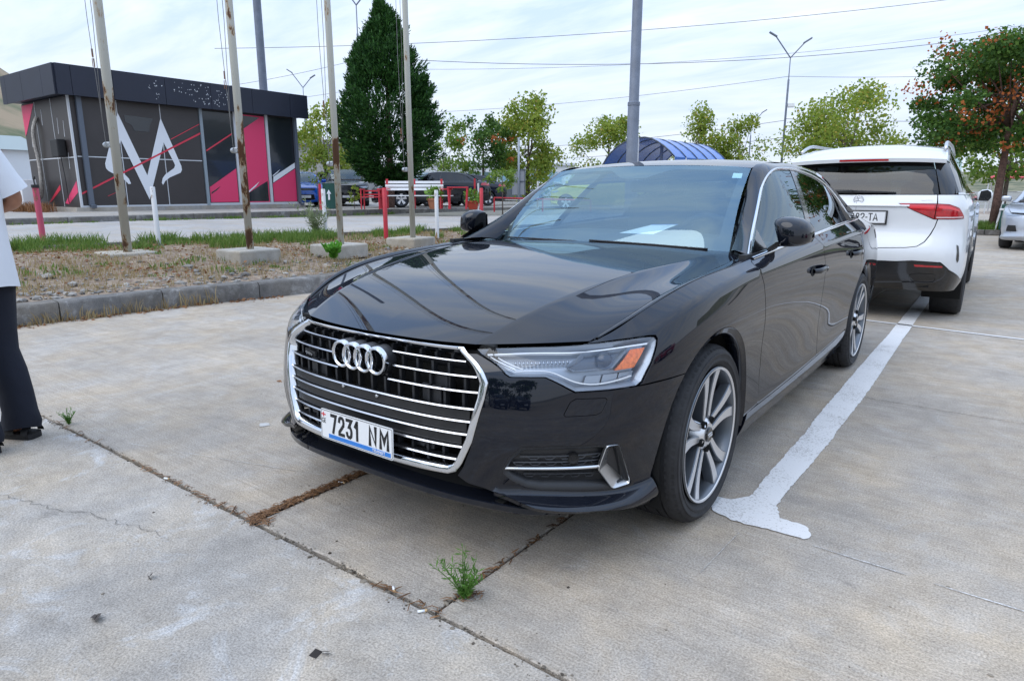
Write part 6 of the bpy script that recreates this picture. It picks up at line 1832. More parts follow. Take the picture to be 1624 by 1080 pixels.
# emblem: two mirrored halves of a white film shape
em_poly = [(7.37, 3.55), (8.035, 1.74), (8.64, 3.50), (9.15, 2.05), (9.155, 1.93), (9.10, 1.84), (8.74, 1.69), (8.58, 1.58), (8.49, 1.45), (8.455, 1.52), (8.50, 1.66), (8.60, 1.78), (8.90, 1.98), (8.945, 2.07), (8.92, 2.15), (8.655, 2.76), (8.02, 1.00), (7.37, 2.76), (7.11, 2.12), (7.085, 2.03), (7.14, 1.95), (7.36, 1.76), (7.47, 1.63), (7.515, 1.48), (7.44, 1.47), (7.30, 1.63), (6.92, 1.84), (6.85, 1.92), (6.84, 2.06)]
def flatpoly(nm, poly, x, mat):
    P = np.array(poly); n = len(P)
    vs, es, fs, ov, oe, of = delaunay_2d_cdt([Vector(p) for p in P], [(i, (i + 1) % n) for i in range(n)], [], 0, 1e-7)
    Pv = np.array([(v.x, v.y) for v in vs]); T = np.array([f for f in fs if len(f) == 3]); T = T[in_poly(Pv[T].mean(1), P)]
    m_ = MB(); m_.add([(x, a, b) for a, b in Pv], [t if np.cross(Pv[t[1]] - Pv[t[0]], Pv[t[2]] - Pv[t[0]]) > 0 else t[::-1] for t in T.tolist()]); return m_.build(nm, mat, kiosk)
flatpoly('emblem', em_poly, KX + .0128, M_WFILM)
flatpoly('stripe', [(6.10, 1.155), (9.90, 3.09), (9.90, 3.15), (6.10, 1.21)], KX + .0150, M_RED)
flatpoly('stripe', [(8.90, 2.86), (9.90, 3.40), (9.90, 3.425), (8.90, 2.885)], KX + .0100, M_RED)
flatpoly('stripe', [(6.80, 1.10), (7.10, 1.235), (7.10, 1.245), (6.80, 1.115)], KX + .0100, M_RED)
flatpoly('tape_patch', [(7.55, 3.50), (8.42, 3.47), (8.28, 3.24), (8.25, 3.05), (7.80, 3.06), (7.74, 3.22), (7.56, 3.30)], KX + .006, M_KDARK2)
X2 = KX + .0005
flatpoly('film', [(10.06, .89), (11.09, .89), (11.09, 2.03), (10.11, 1.42), (10.06, 1.40)], X2, M_PINK)
flatpoly('film', [(10.10, 1.16), (10.30, 1.28), (10.46, 1.43), (10.28, 1.32), (10.10, 1.22)], X2 + .004, M_KDARK2)
flatpoly('stripe', [(10.06, 2.55), (11.05, 3.16), (11.05, 3.21), (10.06, 2.60)], X2, M_RED)
flatpoly('film', [(11.27, .86), (12.33, .86), (12.33, 3.85), (11.27, 3.85)], X2, M_PINK)
flatpoly('film', [(11.30, 3.82), (12.16, 3.80), (11.48, 3.37), (11.30, 3.28)], X2 + .004, M_KDARK2)
flatpoly('film', [(11.50, .90), (12.29, .90), (12.29, 1.62), (12.0, 1.47), (11.50, 1.20)], X2 + .004, M_KDARK2)
flatpoly('film', [(11.46, 1.24), (11.96, 1.60), (11.80, 1.43), (11.46, 1.18)], X2 + .008, M_WFILM)
flatpoly('film', [(12.50, .88), (13.50, .88), (13.50, 2.08), (12.54, 1.55), (12.50, 1.53)], X2, M_PINK)
flatpoly('film', [(12.52, 1.56), (13.50, 2.11), (13.50, 2.30), (12.54, 1.77)], X2 + .004, M_WFILM)
flatpoly('film', [(12.52, 1.82), (12.86, 2.05), (12.74, 1.93), (12.52, 1.78)], X2 + .004, M_WFILM)
# side wall
KY = 6.052
for x0, x1 in ((-23.75, -22.72), (-22.70, -21.50), (-21.48, -20.34)):
    for z0, z1 in ((.80, 2.20), (2.23, 3.88)):
        m_ = MB(); m_.prism([(x0, KY, z0), (x1, KY, z0), (x1, KY, z1), (x0, KY, z1)], (0, .02, 0)); m_.build('wall_panel', M_KDARK, kiosk)
mb = MB(); mb.box((-22.02, KY - .004, 2.215), (3.46, .015, .03)); mb.box((-21.49, KY - .002, 2.35), (.022, .012, 3.1)); mb.box((-22.71, KY - .002, 2.35), (.022, .012, 3.1)); mb.build('joint_strip', M_ALU, kiosk)
def sidepoly(nm, poly, mat, dy=-.006):
    m_ = MB(); m_.prism([(a, KY + dy, b) for a, b in poly], (0, .004, 0)); return m_.build(nm, mat, kiosk)
sidepoly('film', [(-23.74, 3.86), (-22.76, 3.86), (-23.6, 3.05), (-23.74, 2.95)], M_PINK)
sidepoly('film', [(-20.40, 1.55), (-20.40, 1.22), (-21.15, .88), (-21.42, .90)], M_PINK)
sidepoly('film', [(-21.62, 1.45), (-21.62, 1.30), (-22.5, .92), (-22.62, .92)], M_RED)
for x, z in ((-23.3, 2.6), (-22.3, 3.2), (-21.2, 2.9), (-20.8, 2.8), (-20.75, 1.9)):
    sidepoly('film', [(x, z), (x + .02, z), (x + .05, z + .45), (x + .04, z + .45)], M_WFILM)
mb = MB(); mb.bbox((-20.98, KY - .14, 2.48), (.50, .24, .50), .03); mb.bbox((-21.36, KY - .06, 2.48), (.18, .10, .22), .02); mb.tube([(-21.0, KY - .1, 2.22), (-20.98, KY - .07, 1.6), (-21.0, KY - .05, .9)], .012, 5); mb.build('electric_box', M_PLASTIC, kiosk)
mb = MB(); mb.tube(spl([(-22.62, KY - .02, 3.45), (-22.64, KY - .12, 3.2), (-22.68, KY - .12, 2.3), (-22.72, KY - .12, 1.4), (-22.85, KY - .2, 1.0), (-23.0, KY - .35, .95)], 16), .055, 7); mb.build('hose', pbr('wrapped_hose', (.40, .37, .33), rough=.8, var=.3, vscale=20), kiosk, smooth=True)
# fascia boxes
FZ0, FZ1 = 3.885, 4.70
ys = [5.72, 6.10, 7.20, 8.72, 10.21, 11.71, 13.23, 14.0]
for a, b in zip(ys[:-1], ys[1:]):
    mb = MB(); mb.box((-19.99, (a + b) / 2, (FZ0 + FZ1) / 2), (.06, b - a - .012, FZ1 - FZ0)); mb.build('fascia_panel', M_NAVY, kiosk)
xs = [-24.02, -23.65, -22.35, -20.85, -20.025]
for a, b in zip(xs[:-1], xs[1:]):
    mb = MB(); mb.box(((a + b) / 2, 5.70, (FZ0 + FZ1) / 2), (b - a - .012, .06, FZ1 - FZ0)); mb.build('fascia_panel', M_NAVY, kiosk)
mb = MB(); mb.box((-22.02, 9.85, 4.30), (3.96, 8.2, .72)); mb.build('roof', M_NAVY, kiosk)
# glue spots of the removed letters
for n_, yy, zz in ((14, (8.2, 8.65), (4.0, 4.6)), (30, (9.0, 10.2), (4.25, 4.6)), (24, (10.25, 10.8), (4.0, 4.5)), (14, (9.6, 10.15), (3.98, 4.2))):
    mb = MB()
    for _ in range(n_):
        y_, z_ = _rg.uniform(*yy), _rg.uniform(*zz); r_ = _rg.uniform(.010, .022); k = 6
        P = [(-19.957, y_ + r_ * math.cos(2 * PI * i / k) * _rg.uniform(.5, 1.2), z_ + r_ * math.sin(2 * PI * i / k) * _rg.uniform(.5, 1.4)) for i in range(k)]
        mb.add(P, [tuple(range(k))])
    tag(mb.build('glue_spots', pbr('glue_white', (.5, .52, .55), rough=.8), kiosk), kind='stuff')
# air conditioner
ac = empty('air_conditioner', (0, 0, 0), 0, 'white air conditioner outdoor unit on the ground beside the kiosk wall', 'air conditioner')
mb = MB(); mb.bbox((-22.85, 5.45, 1.20), (1.15, .42, .80), .02); mb.build('casing', M_WHITE, ac)
mb = MB(); mb.lathe([(-.012, 0), (-.012, .29), (.004, .30), (.004, .33)], 32, axis='Y', c=(-23.1, 5.235, 1.20)); mb.build('fan_opening', M_PLASTIC2, ac)
mb = MB()
for k in range(7): mb.tube([(-23.1 + (.04 + .042 * k) * math.cos(t), 5.222, 1.20 + (.04 + .042 * k) * math.sin(t)) for t in np.linspace(0, 2 * PI, 25)[:-1]], .005, 4, closed=True)
for k in range(8):
    a = PI * k / 4; mb.tube([(-23.1, 5.222, 1.20), (-23.1 + .31 * math.cos(a), 5.222, 1.20 + .31 * math.sin(a))], .005, 4)
mb.build('fan_guard', pbr('guard_grey', (.3, .31, .32), rough=.4), ac)
for dx in (-.4, .4):
    mb = MB(); mb.box((-22.85 + dx, 5.45, .73), (.10, .38, .14)); mb.build('foot', M_PLASTIC, ac)
mb = MB(); mb.box((-22.62, 5.236, 1.42), (.10, .006, .12)); mb.build('sticker', M_BLUETXT, ac)

# ================================================================ flagpoles on concrete blocks
def rust_mat(name, base, amount=.5, zs=.35):
    m, nt, o = new_mat(name); L = nt.links.new; N = nt.nodes.new
    b = N('ShaderNodeBsdfPrincipled'); L(b.outputs[0], o.inputs[0]); b.inputs['Roughness'].default_value = .6
    tc = N('ShaderNodeTexCoord'); mp = N('ShaderNodeMapping'); mp.inputs['Scale'].default_value = (9, 9, 9 * zs); L(tc.outputs['Object'], mp.inputs[0])
    n1 = N('ShaderNodeTexNoise'); n1.inputs['Scale'].default_value = 1; n1.inputs['Detail'].default_value = 8; n1.inputs['Roughness'].default_value = .7; L(mp.outputs[0], n1.inputs['Vector'])
    n2 = N('ShaderNodeTexNoise'); n2.inputs['Scale'].default_value = 1.1; n2.inputs['Detail'].default_value = 2; L(tc.outputs['Object'], n2.inputs['Vector'])
    ad = N('ShaderNodeMath'); ad.operation = 'MULTIPLY_ADD'; ad.inputs[1].default_value = .8; L(n2.outputs['Fac'], ad.inputs[0]); L(n1.outputs['Fac'], ad.inputs[2])
    rp = N('ShaderNodeValToRGB'); e = rp.color_ramp.elements; e[0].position = .98 - amount * .1; e[0].color = (*base, 1); e[1].position = 1.12 - amount * .1; e[1].color = (.10, .045, .022, 1)
    k = e.new(1.04 - amount * .1); k.color = (.34, .21, .09, 1)
    sc_ = N('ShaderNodeMath'); sc_.operation = 'MULTIPLY'; sc_.inputs[1].default_value = 1.0; L(ad.outputs[0], sc_.inputs[0]); L(sc_.outputs[0], rp.inputs[0]); L(rp.outputs[0], b.inputs['Base Color'])
    return m
M_POLE = rust_mat('peeling_cream_paint', (.47, .47, .42), .42)
M_CABLE = pbr('steel_cable', (.22, .22, .22), rough=.5, metal=.5)
M_BLOCK = concrete_mat('block_concrete', (.42, .40, .36), rough_patch=.3, speck=.4, stain=.35)
FP = [((-8.42, 2.02), 3.6, (-7.87, 1.79), .058, 'leftmost flagpole, cream and rusty, in front of the white M emblem'), ((-7.02, 3.08), 3.63, (-6.65, 2.84), .050, 'rusty cream flagpole in front of the pink kiosk panel'),
      ((-6.72, 4.47), 3.86, (-6.34, 4.15), .048, 'cream flagpole left of the dark cypress, standing on a low concrete block with green weed'), ((-6.91, 6.24), 4.22, (-6.49, 5.81), .048, 'cream flagpole standing in front of the dark cypress crown')]
for i, ((x, y), zt, (xt, yt), r, lab) in enumerate(FP):
    zb = .40 + (.04 if i else 0)
    dx, dy = (xt - x) / (zt - zb), (yt - y) / (zt - zb)
    at_ = lambda z: (x + dx * (z - zb), y + dy * (z - zb), z)
    bl = MB(); bl.bbox((x - .05, y, zb - .10), (.62, .66, .22), .025, rz=.08 * (i - 1)); tag(bl.build('concrete_block', M_BLOCK), ['concrete footing block under the leftmost flagpole', 'concrete footing block under the second flagpole from the left', 'concrete footing block under the third flagpole, beside the bright green weed', 'concrete footing block under the flagpole farthest right'][i], 'block', 'flagpole footing blocks')
    fp = empty('flagpole', (0, 0, 0), 0, lab, 'flagpole', 'flagpoles along the verge')
    mb = MB(); mb.tube([at_(zb - .02), at_(3), at_(9.5)], [r, r * .97, r * .8], 14); mb.build('pole', M_POLE, fp, smooth=True)
    rr = np.array([.801, .598, 0]); zw = (1.87, 1.80, 1.66, 1.62)[i]
    p = np.array(at_(zw)); sd = -1
    mb = MB(); mb.bbox(tuple(p - rr * (r + .035)), (.07, .04, .075), .012, rz=.64); mb.tube([tuple(p - rr * (r + .10)), tuple(p - rr * r)], .018, 8); mb.lathe([(-.025, 0), (-.025, .036), (.025, .036), (.025, 0)], 14, axis='X', c=tuple(p - rr * (r + .06))); mb.build('winch', pbr('galvanised', (.42, .44, .46), rough=.4, metal=.7), fp)
    c1 = [np.array(at_(z)) - rr * (r + o_) for z, o_ in ((zw, .06), (3.4, .10), (9.3, .06))]
    c2 = [np.array(at_(z)) - rr * (r + o_) for z, o_ in ((zw + .3, .07), (3.4, .03), (9.3, .03))]
    for c_ in (c1, c2):
        mb = MB(); mb.tube([tuple(q) for q in c_], .004, 5); mb.build('halyard', M_CABLE, fp)
    q = np.array(at_(2.95 - .25 * i)) - rr * (r + .09)
    mb = MB(); mb.tube([tuple(q + [0, 0, .10]), tuple(q)], .012, 6); mb.tube([tuple(q + rr * .012 * s_ + [0, 0, z_]) for s_, z_ in ((1, -.02), (1, -.12), (-1, -.12), (-1, -.02))], .005, 5, closed=True); mb.build('shackle', pbr('rusty_steel', (.20, .10, .06), rough=.8), fp)

# ================================================================ bollard posts
M_PPINK = rust_mat('faded_pink_paint', (.52, .08, .14), .35); M_PRED = pbr('red_post_paint', (.48, .025, .04), rough=.45, var=.15); M_PWHITE = rust_mat('white_post_paint', (.66, .67, .68), .15)
for x, y, zb, zt, r, mt, lab in ((-11.03, 1.86, .36, 1.33, .045, M_PPINK, 'faded pink post with a black top band in front of the air conditioner'), (-9.72, 3.09, .38, 1.33, .040, M_PWHITE, 'white post standing below the tip of the white M emblem'), (-9.23, 4.49, .40, 1.30, .030, M_PPINK, 'pink post half hidden right behind the second flagpole'),
    (-9.42, 6.28, .40, 1.30, .040, M_PWHITE, 'white post left of the green litter bin'), (-7.90, 6.51, .38, 1.32, .042, M_PRED, 'red post standing in front of the red chair and parked black saloon'), (-7.40, 7.40, .40, 1.28, .038, M_PWHITE, 'white post standing in front of the white slatted bench'), (-8.23, 9.80, .40, 1.33, .042, M_PRED, 'red post nearest the door mirror of the black saloon')):
    b_ = empty('bollard', (x, y, zb), 0, lab, 'post', 'posts along the street')
    mb = MB(); mb.lathe([(-.05, 0), (-.05, r), (zt - zb - .01, r), (zt - zb, r * .8), (zt - zb, 0)], 14, axis='Z'); mb.build('post', mt, b_, angle=40)
    if mt is M_PPINK and r > .04:
        mb = MB(); mb.lathe([(zt - zb - .02, r + .012), (zt - zb + .03, r + .012), (zt - zb + .03, 0)], 12, axis='Z'); mb.tube([(0, 0, zt - zb + .03), (-.02, 0, zt - zb + .10), (.01, .01, zt - zb + .16)], .012, 6); mb.build('band', M_PLASTIC, b_)

# ================================================================ far street furniture
def post(name, x, y, zb, h, r, mat, lab, cat='post', grp=None):
    mb = MB(); mb.lathe([(-.05, 0), (-.05, r), (h, r), (h, 0)], 12, axis='Z', c=(x, y, zb)); return tag(mb.build(name, mat, None, angle=40), lab, cat, grp)
post('bollard', -16.69, 11.8, .66, .83, .045, M_PRED, 'red post at the front corner of the parked black crossover', 'post', 'posts along the street')
post('bollard', -14.6, 17.4, .60, .95, .035, M_PWHITE, 'thin white post behind the right end of the white bench', 'post', 'posts along the street')
post('bollard', -14.1, 16.6, .60, 1.10, .035, M_PRED, 'thin red post behind the red flower pot', 'post', 'posts along the street')
post('bollard', -13.0, 19.0, .58, 1.05, .035, M_PWHITE, 'thin white post right of the small leafy sapling', 'post', 'posts along the street')
def bench(x, y, zb, rz, ln, lab, slat_mat, backs=3):
    b_ = empty('bench', (x, y, zb), rz, lab, 'bench')
    h = ln / 2
    for k in range(backs):
        mb = MB(); mb.bbox((0, .19 + .02 * k, .66 + .115 * k), (ln, .025, .085), .006, rx=-.15); mb.build('slat', slat_mat, b_)
    for k in range(3):
        mb = MB(); mb.bbox((.25, -.20 + .15 * k, .44), (ln + .2, .11, .03), .006); mb.build('slat', slat_mat, b_)
    for sx in (-h + .06, -.0, h - .06):
        mb = MB(); mb.bbox((sx, .21, .50), (.075, .05, 1.0), .008, rx=-.06); mb.bbox((sx, -.22, .21), (.045, .045, .42), .006); mb.bbox((sx, 0, .41), (.05, .46, .05), .005); mb.build('leg', M_PRED, b_)
    for sx in (-h - .12, h + .25):
        mb = MB(); mb.bbox((sx, -.23, .33), (.06, .06, .66), .006, ry=.08 * (1 if sx > 0 else -1)); mb.bbox((sx - .12 * (1 if sx > 0 else -1), -.1, .66), (.42, .28, .04), .006); mb.build('armrest', M_PRED, b_)
    return b_
M_BWHITE = pbr('white_bench_paint', (.74, .75, .77), rough=.5)
aA, aB = Vector((-16.15, 13.55)), Vector((-14.05, 16.1))
d_ = Vector((.801, .598))
bench(-14.95, 14.35, .665, math.atan2(.598, .801), 2.0, 'white slatted bench with red legs in front of the parked black saloon', M_BWHITE)
# red armchair beside the bench
ch = empty('red_chair', (-15.85, 13.25, .665), .64, 'red armchair standing left of the white slatted bench', 'chair')
for sx in (-.30, .30):
    for sy in (-.24, .24):
        mb = MB(); mb.bbox((sx, sy, .32), (.038, .038, .64 if sy < 0 else .66), .006); mb.build('leg', M_PRED, ch)
    mb = MB(); mb.bbox((sx, 0, .65), (.07, .56, .035), .006); mb.build('armrest', M_PRED, ch)
mb = MB(); mb.bbox((0, 0, .40), (.60, .52, .035), .006); mb.build('seat', M_PRED, ch)
mb = MB(); mb.bbox((0, .25, .60), (.58, .03, .05), .006); mb.bbox((0, .25, .48), (.58, .03, .05), .006); mb.build('backrest', M_PRED, ch)
tb = empty('red_table', (-13.6, 15.1, .662), .64, 'narrow red table frame at the right end of the white bench', 'table')
mb = MB(); mb.bbox((0, 0, .72), (.7, .45, .04), .006); mb.build('table_top', M_PRED, tb)
for sx in (-.3, .3):
    for sy in (-.18, .18):
        mb = MB(); mb.bbox((sx, sy, .35), (.05, .05, .7), .005, ry=.06 * (1 if sx > 0 else -1)); mb.build('leg', M_PRED, tb)
# litter bins
M_BIN = pbr('green_bin', (.012, .075, .06), rough=.4)
def litter_bin(x, y, z, r, h, lab):
    b_ = empty('litter_bin', (x, y, z), 0, lab, 'bin')
    mb = MB(); mb.lathe([(0, 0), (0, r * .92), (h * .96, r), (h, r * 1.03), (h, r * .9), (h * .7, r * .88), (h * .7, 0)], 24, axis='Z'); mb.build('drum', M_BIN, b_, angle=40)
    mb = MB(); a = math.atan2(-1, .8)
    for p in ([(-.03, .30), (.03, .30), (.03, .52), (-.03, .52)], [(-.08, .50), (.08, .50), (0, .64)]):
        mb.prism([(math.cos(-.9) * (r + .004) - math.sin(-.9) * u, math.sin(-.9) * (r + .004) + math.cos(-.9) * u, v * h / .85) for u, v in p], (.004, -.004, 0))
    mb.build('pictogram', M_WFILM, b_)
litter_bin(-17.64, 12.98, .66, .27, .86, 'dark green litter bin with white arrow, on the pavement beside the kiosk')
bo = litter_bin(1.30, 21.7, .12, .26, .8, 'green litter bin with white panel beside the tree trunk at the right')if False else None
gb = empty('litter_bin', (1.52, 22.6, .11), 0, 'green litter bin in a white frame beside the tree trunk at the right', 'bin')
mb = MB(); mb.bbox((0, 0, .40), (.42, .38, .75), .03); mb.build('drum', M_BIN, gb)
mb = MB(); mb.bbox((-.24, -.1, .42), (.05, .05, .86), .01, ry=.12); mb.bbox((0, -.2, .62), (.5, .04, .06), .01); mb.build('frame', M_BWHITE, gb)
# flower pots
M_TERRA = pbr('terracotta_red', (.42, .06, .03), rough=.7); M_TERRA2 = pbr('terracotta', (.33, .13, .07), rough=.8)
M_POTLEAF = pbr('pot_leaves', (.14, .26, .03), rough=.6, var=.4, vscale=9)
def leaf_cloud(n, c, rad, size, seed, up=.3, shell=.0):
    rg = np.random.default_rng(seed); d = rg.normal(0, 1, (n, 3)); d /= np.linalg.norm(d, axis=1)[:, None]
    r = (rg.random(n) * (1 - shell) + shell) ** (1 / 2.2); p = np.array(c) + d * r[:, None] * np.array(rad)
    return p, d, rg
def leaf_quads(p, size, rg, dirs=None, asp=.55, jit=.35):
    n = len(p); a = rg.normal(0, 1, (n, 3))
    if dirs is not None: a = dirs + a * jit
    a /= np.linalg.norm(a, axis=1)[:, None]; b = np.cross(a, rg.normal(0, 1, (n, 3))); b /= np.linalg.norm(b, axis=1)[:, None]
    s = size * rg.uniform(.65, 1.3, n)[:, None]
    V = np.stack([p, p + a * s * .5 + b * s * asp * .5, p + a * s, p + a * s * .5 - b * s * asp * .5], 1).reshape(-1, 3)
    F = np.arange(4 * n).reshape(-1, 4)
    return V, F
def leaves_obj(name, V, F, mat, parent=None):
    me = bpy.data.meshes.new(name); nv, nf = len(V), len(F)
    me.vertices.add(nv); me.vertices.foreach_set('co', np.asarray(V, np.float32).ravel())
    k = F.shape[1]; me.loops.add(nf * k); me.loops.foreach_set('vertex_index', F.astype(np.int32).ravel())
    me.polygons.add(nf); me.polygons.foreach_set('loop_start', np.arange(0, nf * k, k, dtype=np.int32))
    me.update(calc_edges=True); me.materials.append(mat)
    o = bpy.data.objects.new(name, me); COL.objects.link(o)
    if parent: o.parent = parent
    return o
def pot(x, y, z, lab, mt, h=.32, r=.20, seed=1):
    p_ = empty('flower_pot', (x, y, z), 0, lab, 'flower pot')
    mb = MB(); mb.lathe([(0, 0), (0, r * .7), (h * .82, r * .95), (h * .82, r * 1.06), (h, r * 1.06), (h, r * .9), (h * .8, r * .86), (h * .8, 0)], 20, axis='Z'); mb.build('pot', mt, p_, angle=40)
    q, d, rg = leaf_cloud(260, (0, 0, h + .14), (.27, .27, .20), .1, seed); V, F = leaf_quads(q, .13, rg, d); leaves_obj('foliage', V, F, M_POTLEAF, p_)
pot(-14.35, 14.75, .665, 'terracotta pot with light green plant standing under the white bench', M_TERRA2, .36, .26, 4)
pot(-13.99, 16.35, .62, 'red pot with light green plant beyond the bench, by the kerb', M_TERRA, .30, .22, 5)
# low red rail
rl = empty('low_rail', (0, 0, 0), 0, 'low red rail behind the flower pot and sapling', 'rail')
mb = MB(); mb.tube([(-14.0, 17.6, 1.02), (-11.2, 19.9, .92)], .03, 6); mb.build('rail', M_PRED, rl)
for t in (0, .5, 1):
    mb = MB(); mb.tube([(-14.0 + 2.8 * t, 17.6 + 2.3 * t, .5), (-14.0 + 2.8 * t, 17.6 + 2.3 * t, 1.02 - .10 * t)], .03, 6); mb.build('post', M_PRED, rl)
# sign seen from behind
sg = empty('sign', (-16.38, 22.37, .6), .25, 'grey metal back of a tall sign board on a post', 'sign')
mb = MB(); mb.bbox((0, 0, 1.05), (.66, .05, 1.10), .01); mb.build('board', pbr('grey_sheet', (.36, .38, .42), rough=.45, metal=.3), sg)
mb = MB(); mb.box((0, -.04, 1.08), (.68, .03, .04)); mb.box((0, -.04, 1.58), (.68, .03, .04)); mb.box((-.32, -.04, 1.05), (.03, .03, 1.1)); mb.box((.32, -.04, 1.05), (.03, .03, 1.1)); mb.build('frame', M_GREYPIPE, sg)
mb = MB(); mb.tube([(.05, -.09, -.2), (.05, -.09, 2.95)], .045, 10); mb.build('post', pbr('grey_post', (.30, .33, .38), rough=.45), sg, smooth=True)
# blue arched shelter roof
sh = empty('shelter', (0, 0, 0), 0, 'shelter with arched translucent blue roof beyond the black saloon', 'shelter')
M_BLUEROOF = pbr('blue_polycarbonate', (.03, .14, .50), rough=.25, coat=.3); M_FRAMEG = pbr('dark_frame', (.05, .065, .09), rough=.5)
def archp(u, v):    # u along the roof (0 nearest), v across: left foot over the crown to the right eave
    a = PI * (1.0 - .74 * v)
    return (-7.72 + .1 * u + 1.5 * math.cos(a), 17.0 + 4.2 * u, 1.58 + 1.28 * math.sin(a) - .25 * max(0, v - .72) / .28)
for k in range(5):
    mb = MB(); mb.grid([[archp(k / 5 + .006 + (1 / 5 - .012) * i / 2, j / 14) for j in range(15)] for i in range(3)]); mb.build('roof_sheet', M_BLUEROOF, sh, smooth=True)
    mb = MB(); mb.grid([[(archp(k / 5 + .006 + (1 / 5 - .012) * i, 1.0)[0], archp(k / 5 + .006 + (1 / 5 - .012) * i, 1.0)[1], archp(0, 1.0)[2] - dz) for dz in (0, .24)] for i in (0, 1)]); mb.build('eave_panel', M_BLUEROOF, sh)
for k in range(6):
    mb = MB(); mb.tube([archp(k / 5, j / 16) for j in range(17)], .024, 6); mb.build('rib', M_FRAMEG, sh, smooth=True)
for k in (0, 2, 4):
    p = archp(k / 5, .62); mb = MB(); mb.tube([(p[0], p[1], .0), (p[0], p[1], p[2])], .055, 8); mb.build('post', pbr('pale_post', (.5, .53, .57), rough=.5), sh, smooth=True)
# thick steel poles and lamp posts
M_LPOST = pbr('blue_grey_post', (.15, .175, .225), rough=.5, var=.15, vscale=3)
def thick_pole(x, y, zb, r, h, lab, step=None, lean=(0, 0)):
    p_ = empty('steel_pole', (x, y, zb), 0, lab, 'pole', 'thick grey steel poles')
    mb = MB()
    if step: mb.lathe([(0, 0), (0, r * 1.0), (step, r * 1.0), (step + .04, r * .86), (h, r * .80), (h, 0)], 20, axis='Z')
    else: mb.lathe([(0, 0), (0, r), (h, r * .9), (h, 0)], 20, axis='Z')
    o = mb.build('shaft', M_LPOST, p_, angle=30)
    if step:
        mb = MB(); mb.lathe([(step - .06, r * 1.0), (step - .06, r * 1.06), (step + .01, r * 1.06), (step + .03, r * .9)], 20, axis='Z'); mb.build('collar', M_LPOST, p_, angle=30)
thick_pole(-5.73, 12.35, .0, .135, 14, 'thick grey steel pole rising behind the roof of the black saloon', 3.25)
thick_pole(-24.6, 15.3, .6, .17, 16, 'thick grey steel pole rising behind the dark kiosk')
def lamp_post(x, y, zb, h, lab, a=.64, sc=1.0, single=False, box=False):
    l_ = empty('street_lamp', (x, y, zb), a, lab, 'street lamp', 'street lamps'); r = .085 * sc
    mb = MB(); mb.tube([(0, 0, -.3), (0, 0, h * .72), (0, 0, h * .725), (0, 0, h * .84)], [r, r * .8, r * .45, r * .4], 10); mb.build('shaft', M_LPOST, l_, smooth=True)
    for s_, up in (((-1, 1.0),) if single else ((-1, 1.15), (1, .75))):
        mb = MB(); e = Vector((s_ * 1.05 * sc * (1 if s_ < 0 else .8), 0, h * .84 + 1.25 * sc * up)); mb.tube([(0, 0, h * .84), tuple(e)], .045 * sc, 6); arm = mb.build('arm', M_LPOST, l_)
        mb = MB(); d = Vector((s_ * .62, 0, .42)).normalized(); mb.bbox(tuple(e + d * .22 * sc), (.62 * sc, .26 * sc, .10 * sc), .03, ry=-s_ * .55); mb.build('lamp_head', M_LPOST, l_)
    if box:
        mb = MB(); mb.bbox((.3, 0, h * .58), (.42, .30, .30), .04); mb.build('camera_box', M_WHITE, l_)
        mb = MB(); mb.tube([(0, 0, h * .58), (.2, 0, h * .58)], .03, 6); mb.build('bracket', M_LPOST, l_)
lamp_post(-33.57, 28.44, .8, 14.2, 'street lamp with two arms rising behind the dark cypress')
lamp_post(-12.27, 48.39, .2, 11.9, 'tall double armed street lamp with a white camera box right of the centre', a=.4, box=True)
lamp_post(-57.9, 42.2, 1.2, 12.2, 'small distant double armed street lamp just right of the kiosk roof', a=.7)
lamp_post(-23.1, 74.8, .3, 9.6, 'small distant single armed street lamp among the trees', a=PI + .4, single=True)
# overhead wires
M_WIRE = pbr('wire', (.10, .10, .11), rough=.6)
def wire(a, b, sag, lab, r=.018):
    A, B = Vector(a), Vector(b); mb = MB(); mb.tube([tuple(A.lerp(B, t) - Vector((0, 0, sag * 4 * t * (1 - t)))) for t in np.linspace(0, 1, 25)], r, 4, cap=False); tag(mb.build('overhead_wire', M_WIRE), lab, 'wire', 'overhead wires')
wire((-57.4, 32.7, 13.6), (6.0, 82.6, 20.0), 1.3, 'uppermost overhead wire crossing the sky right of the cypress', .022)
wire((-44.1, 43.2, 12.77), (9, 83, 16.8), 1.9, 'dark sagging overhead wire below the uppermost wire', .024)
wire((-46, 42, 12.0), (9, 84, 17.6), 1.6, 'faint thin overhead wire crossing the dark sagging one', .014)
wire((-44, 42.5, 8.1), (-12.27, 48.39, 9.0), .4, 'thin overhead wire running from the cypress to the tall street lamp', .013)
wire((-38, 50, 5.2), (-12.27, 48.39, 6.1), .3, 'overhead wire reaching the tall street lamp lower down', .016)
wire((-38, 50, 4.1), (-12.27, 48.39, 4.95), .3, 'lowest overhead wire left of the tall street lamp', .016)
wire((-12.27, 48.39, 9.0), (9, 58, 9.2), .4, 'thin overhead wire right of the tall street lamp, highest of the three', .013)
wire((-12.27, 48.39, 6.2), (9, 58, 6.0), .3, 'overhead wire right of the tall street lamp, middle of the three', .016)
wire((-12.27, 48.39, 4.9), (9, 58, 4.7), .3, 'overhead wire right of the tall street lamp, lowest of the three', .016)
wire((-57, 33, 10.4), (-44, 43.5, 14.0), .3, 'overhead wire rising from the kiosk roof to the cypress', .016)
wire((-57, 32, 8.6), (-44, 43.5, 11.2), .3, 'lower overhead wire between the kiosk roof and the cypress', .014)
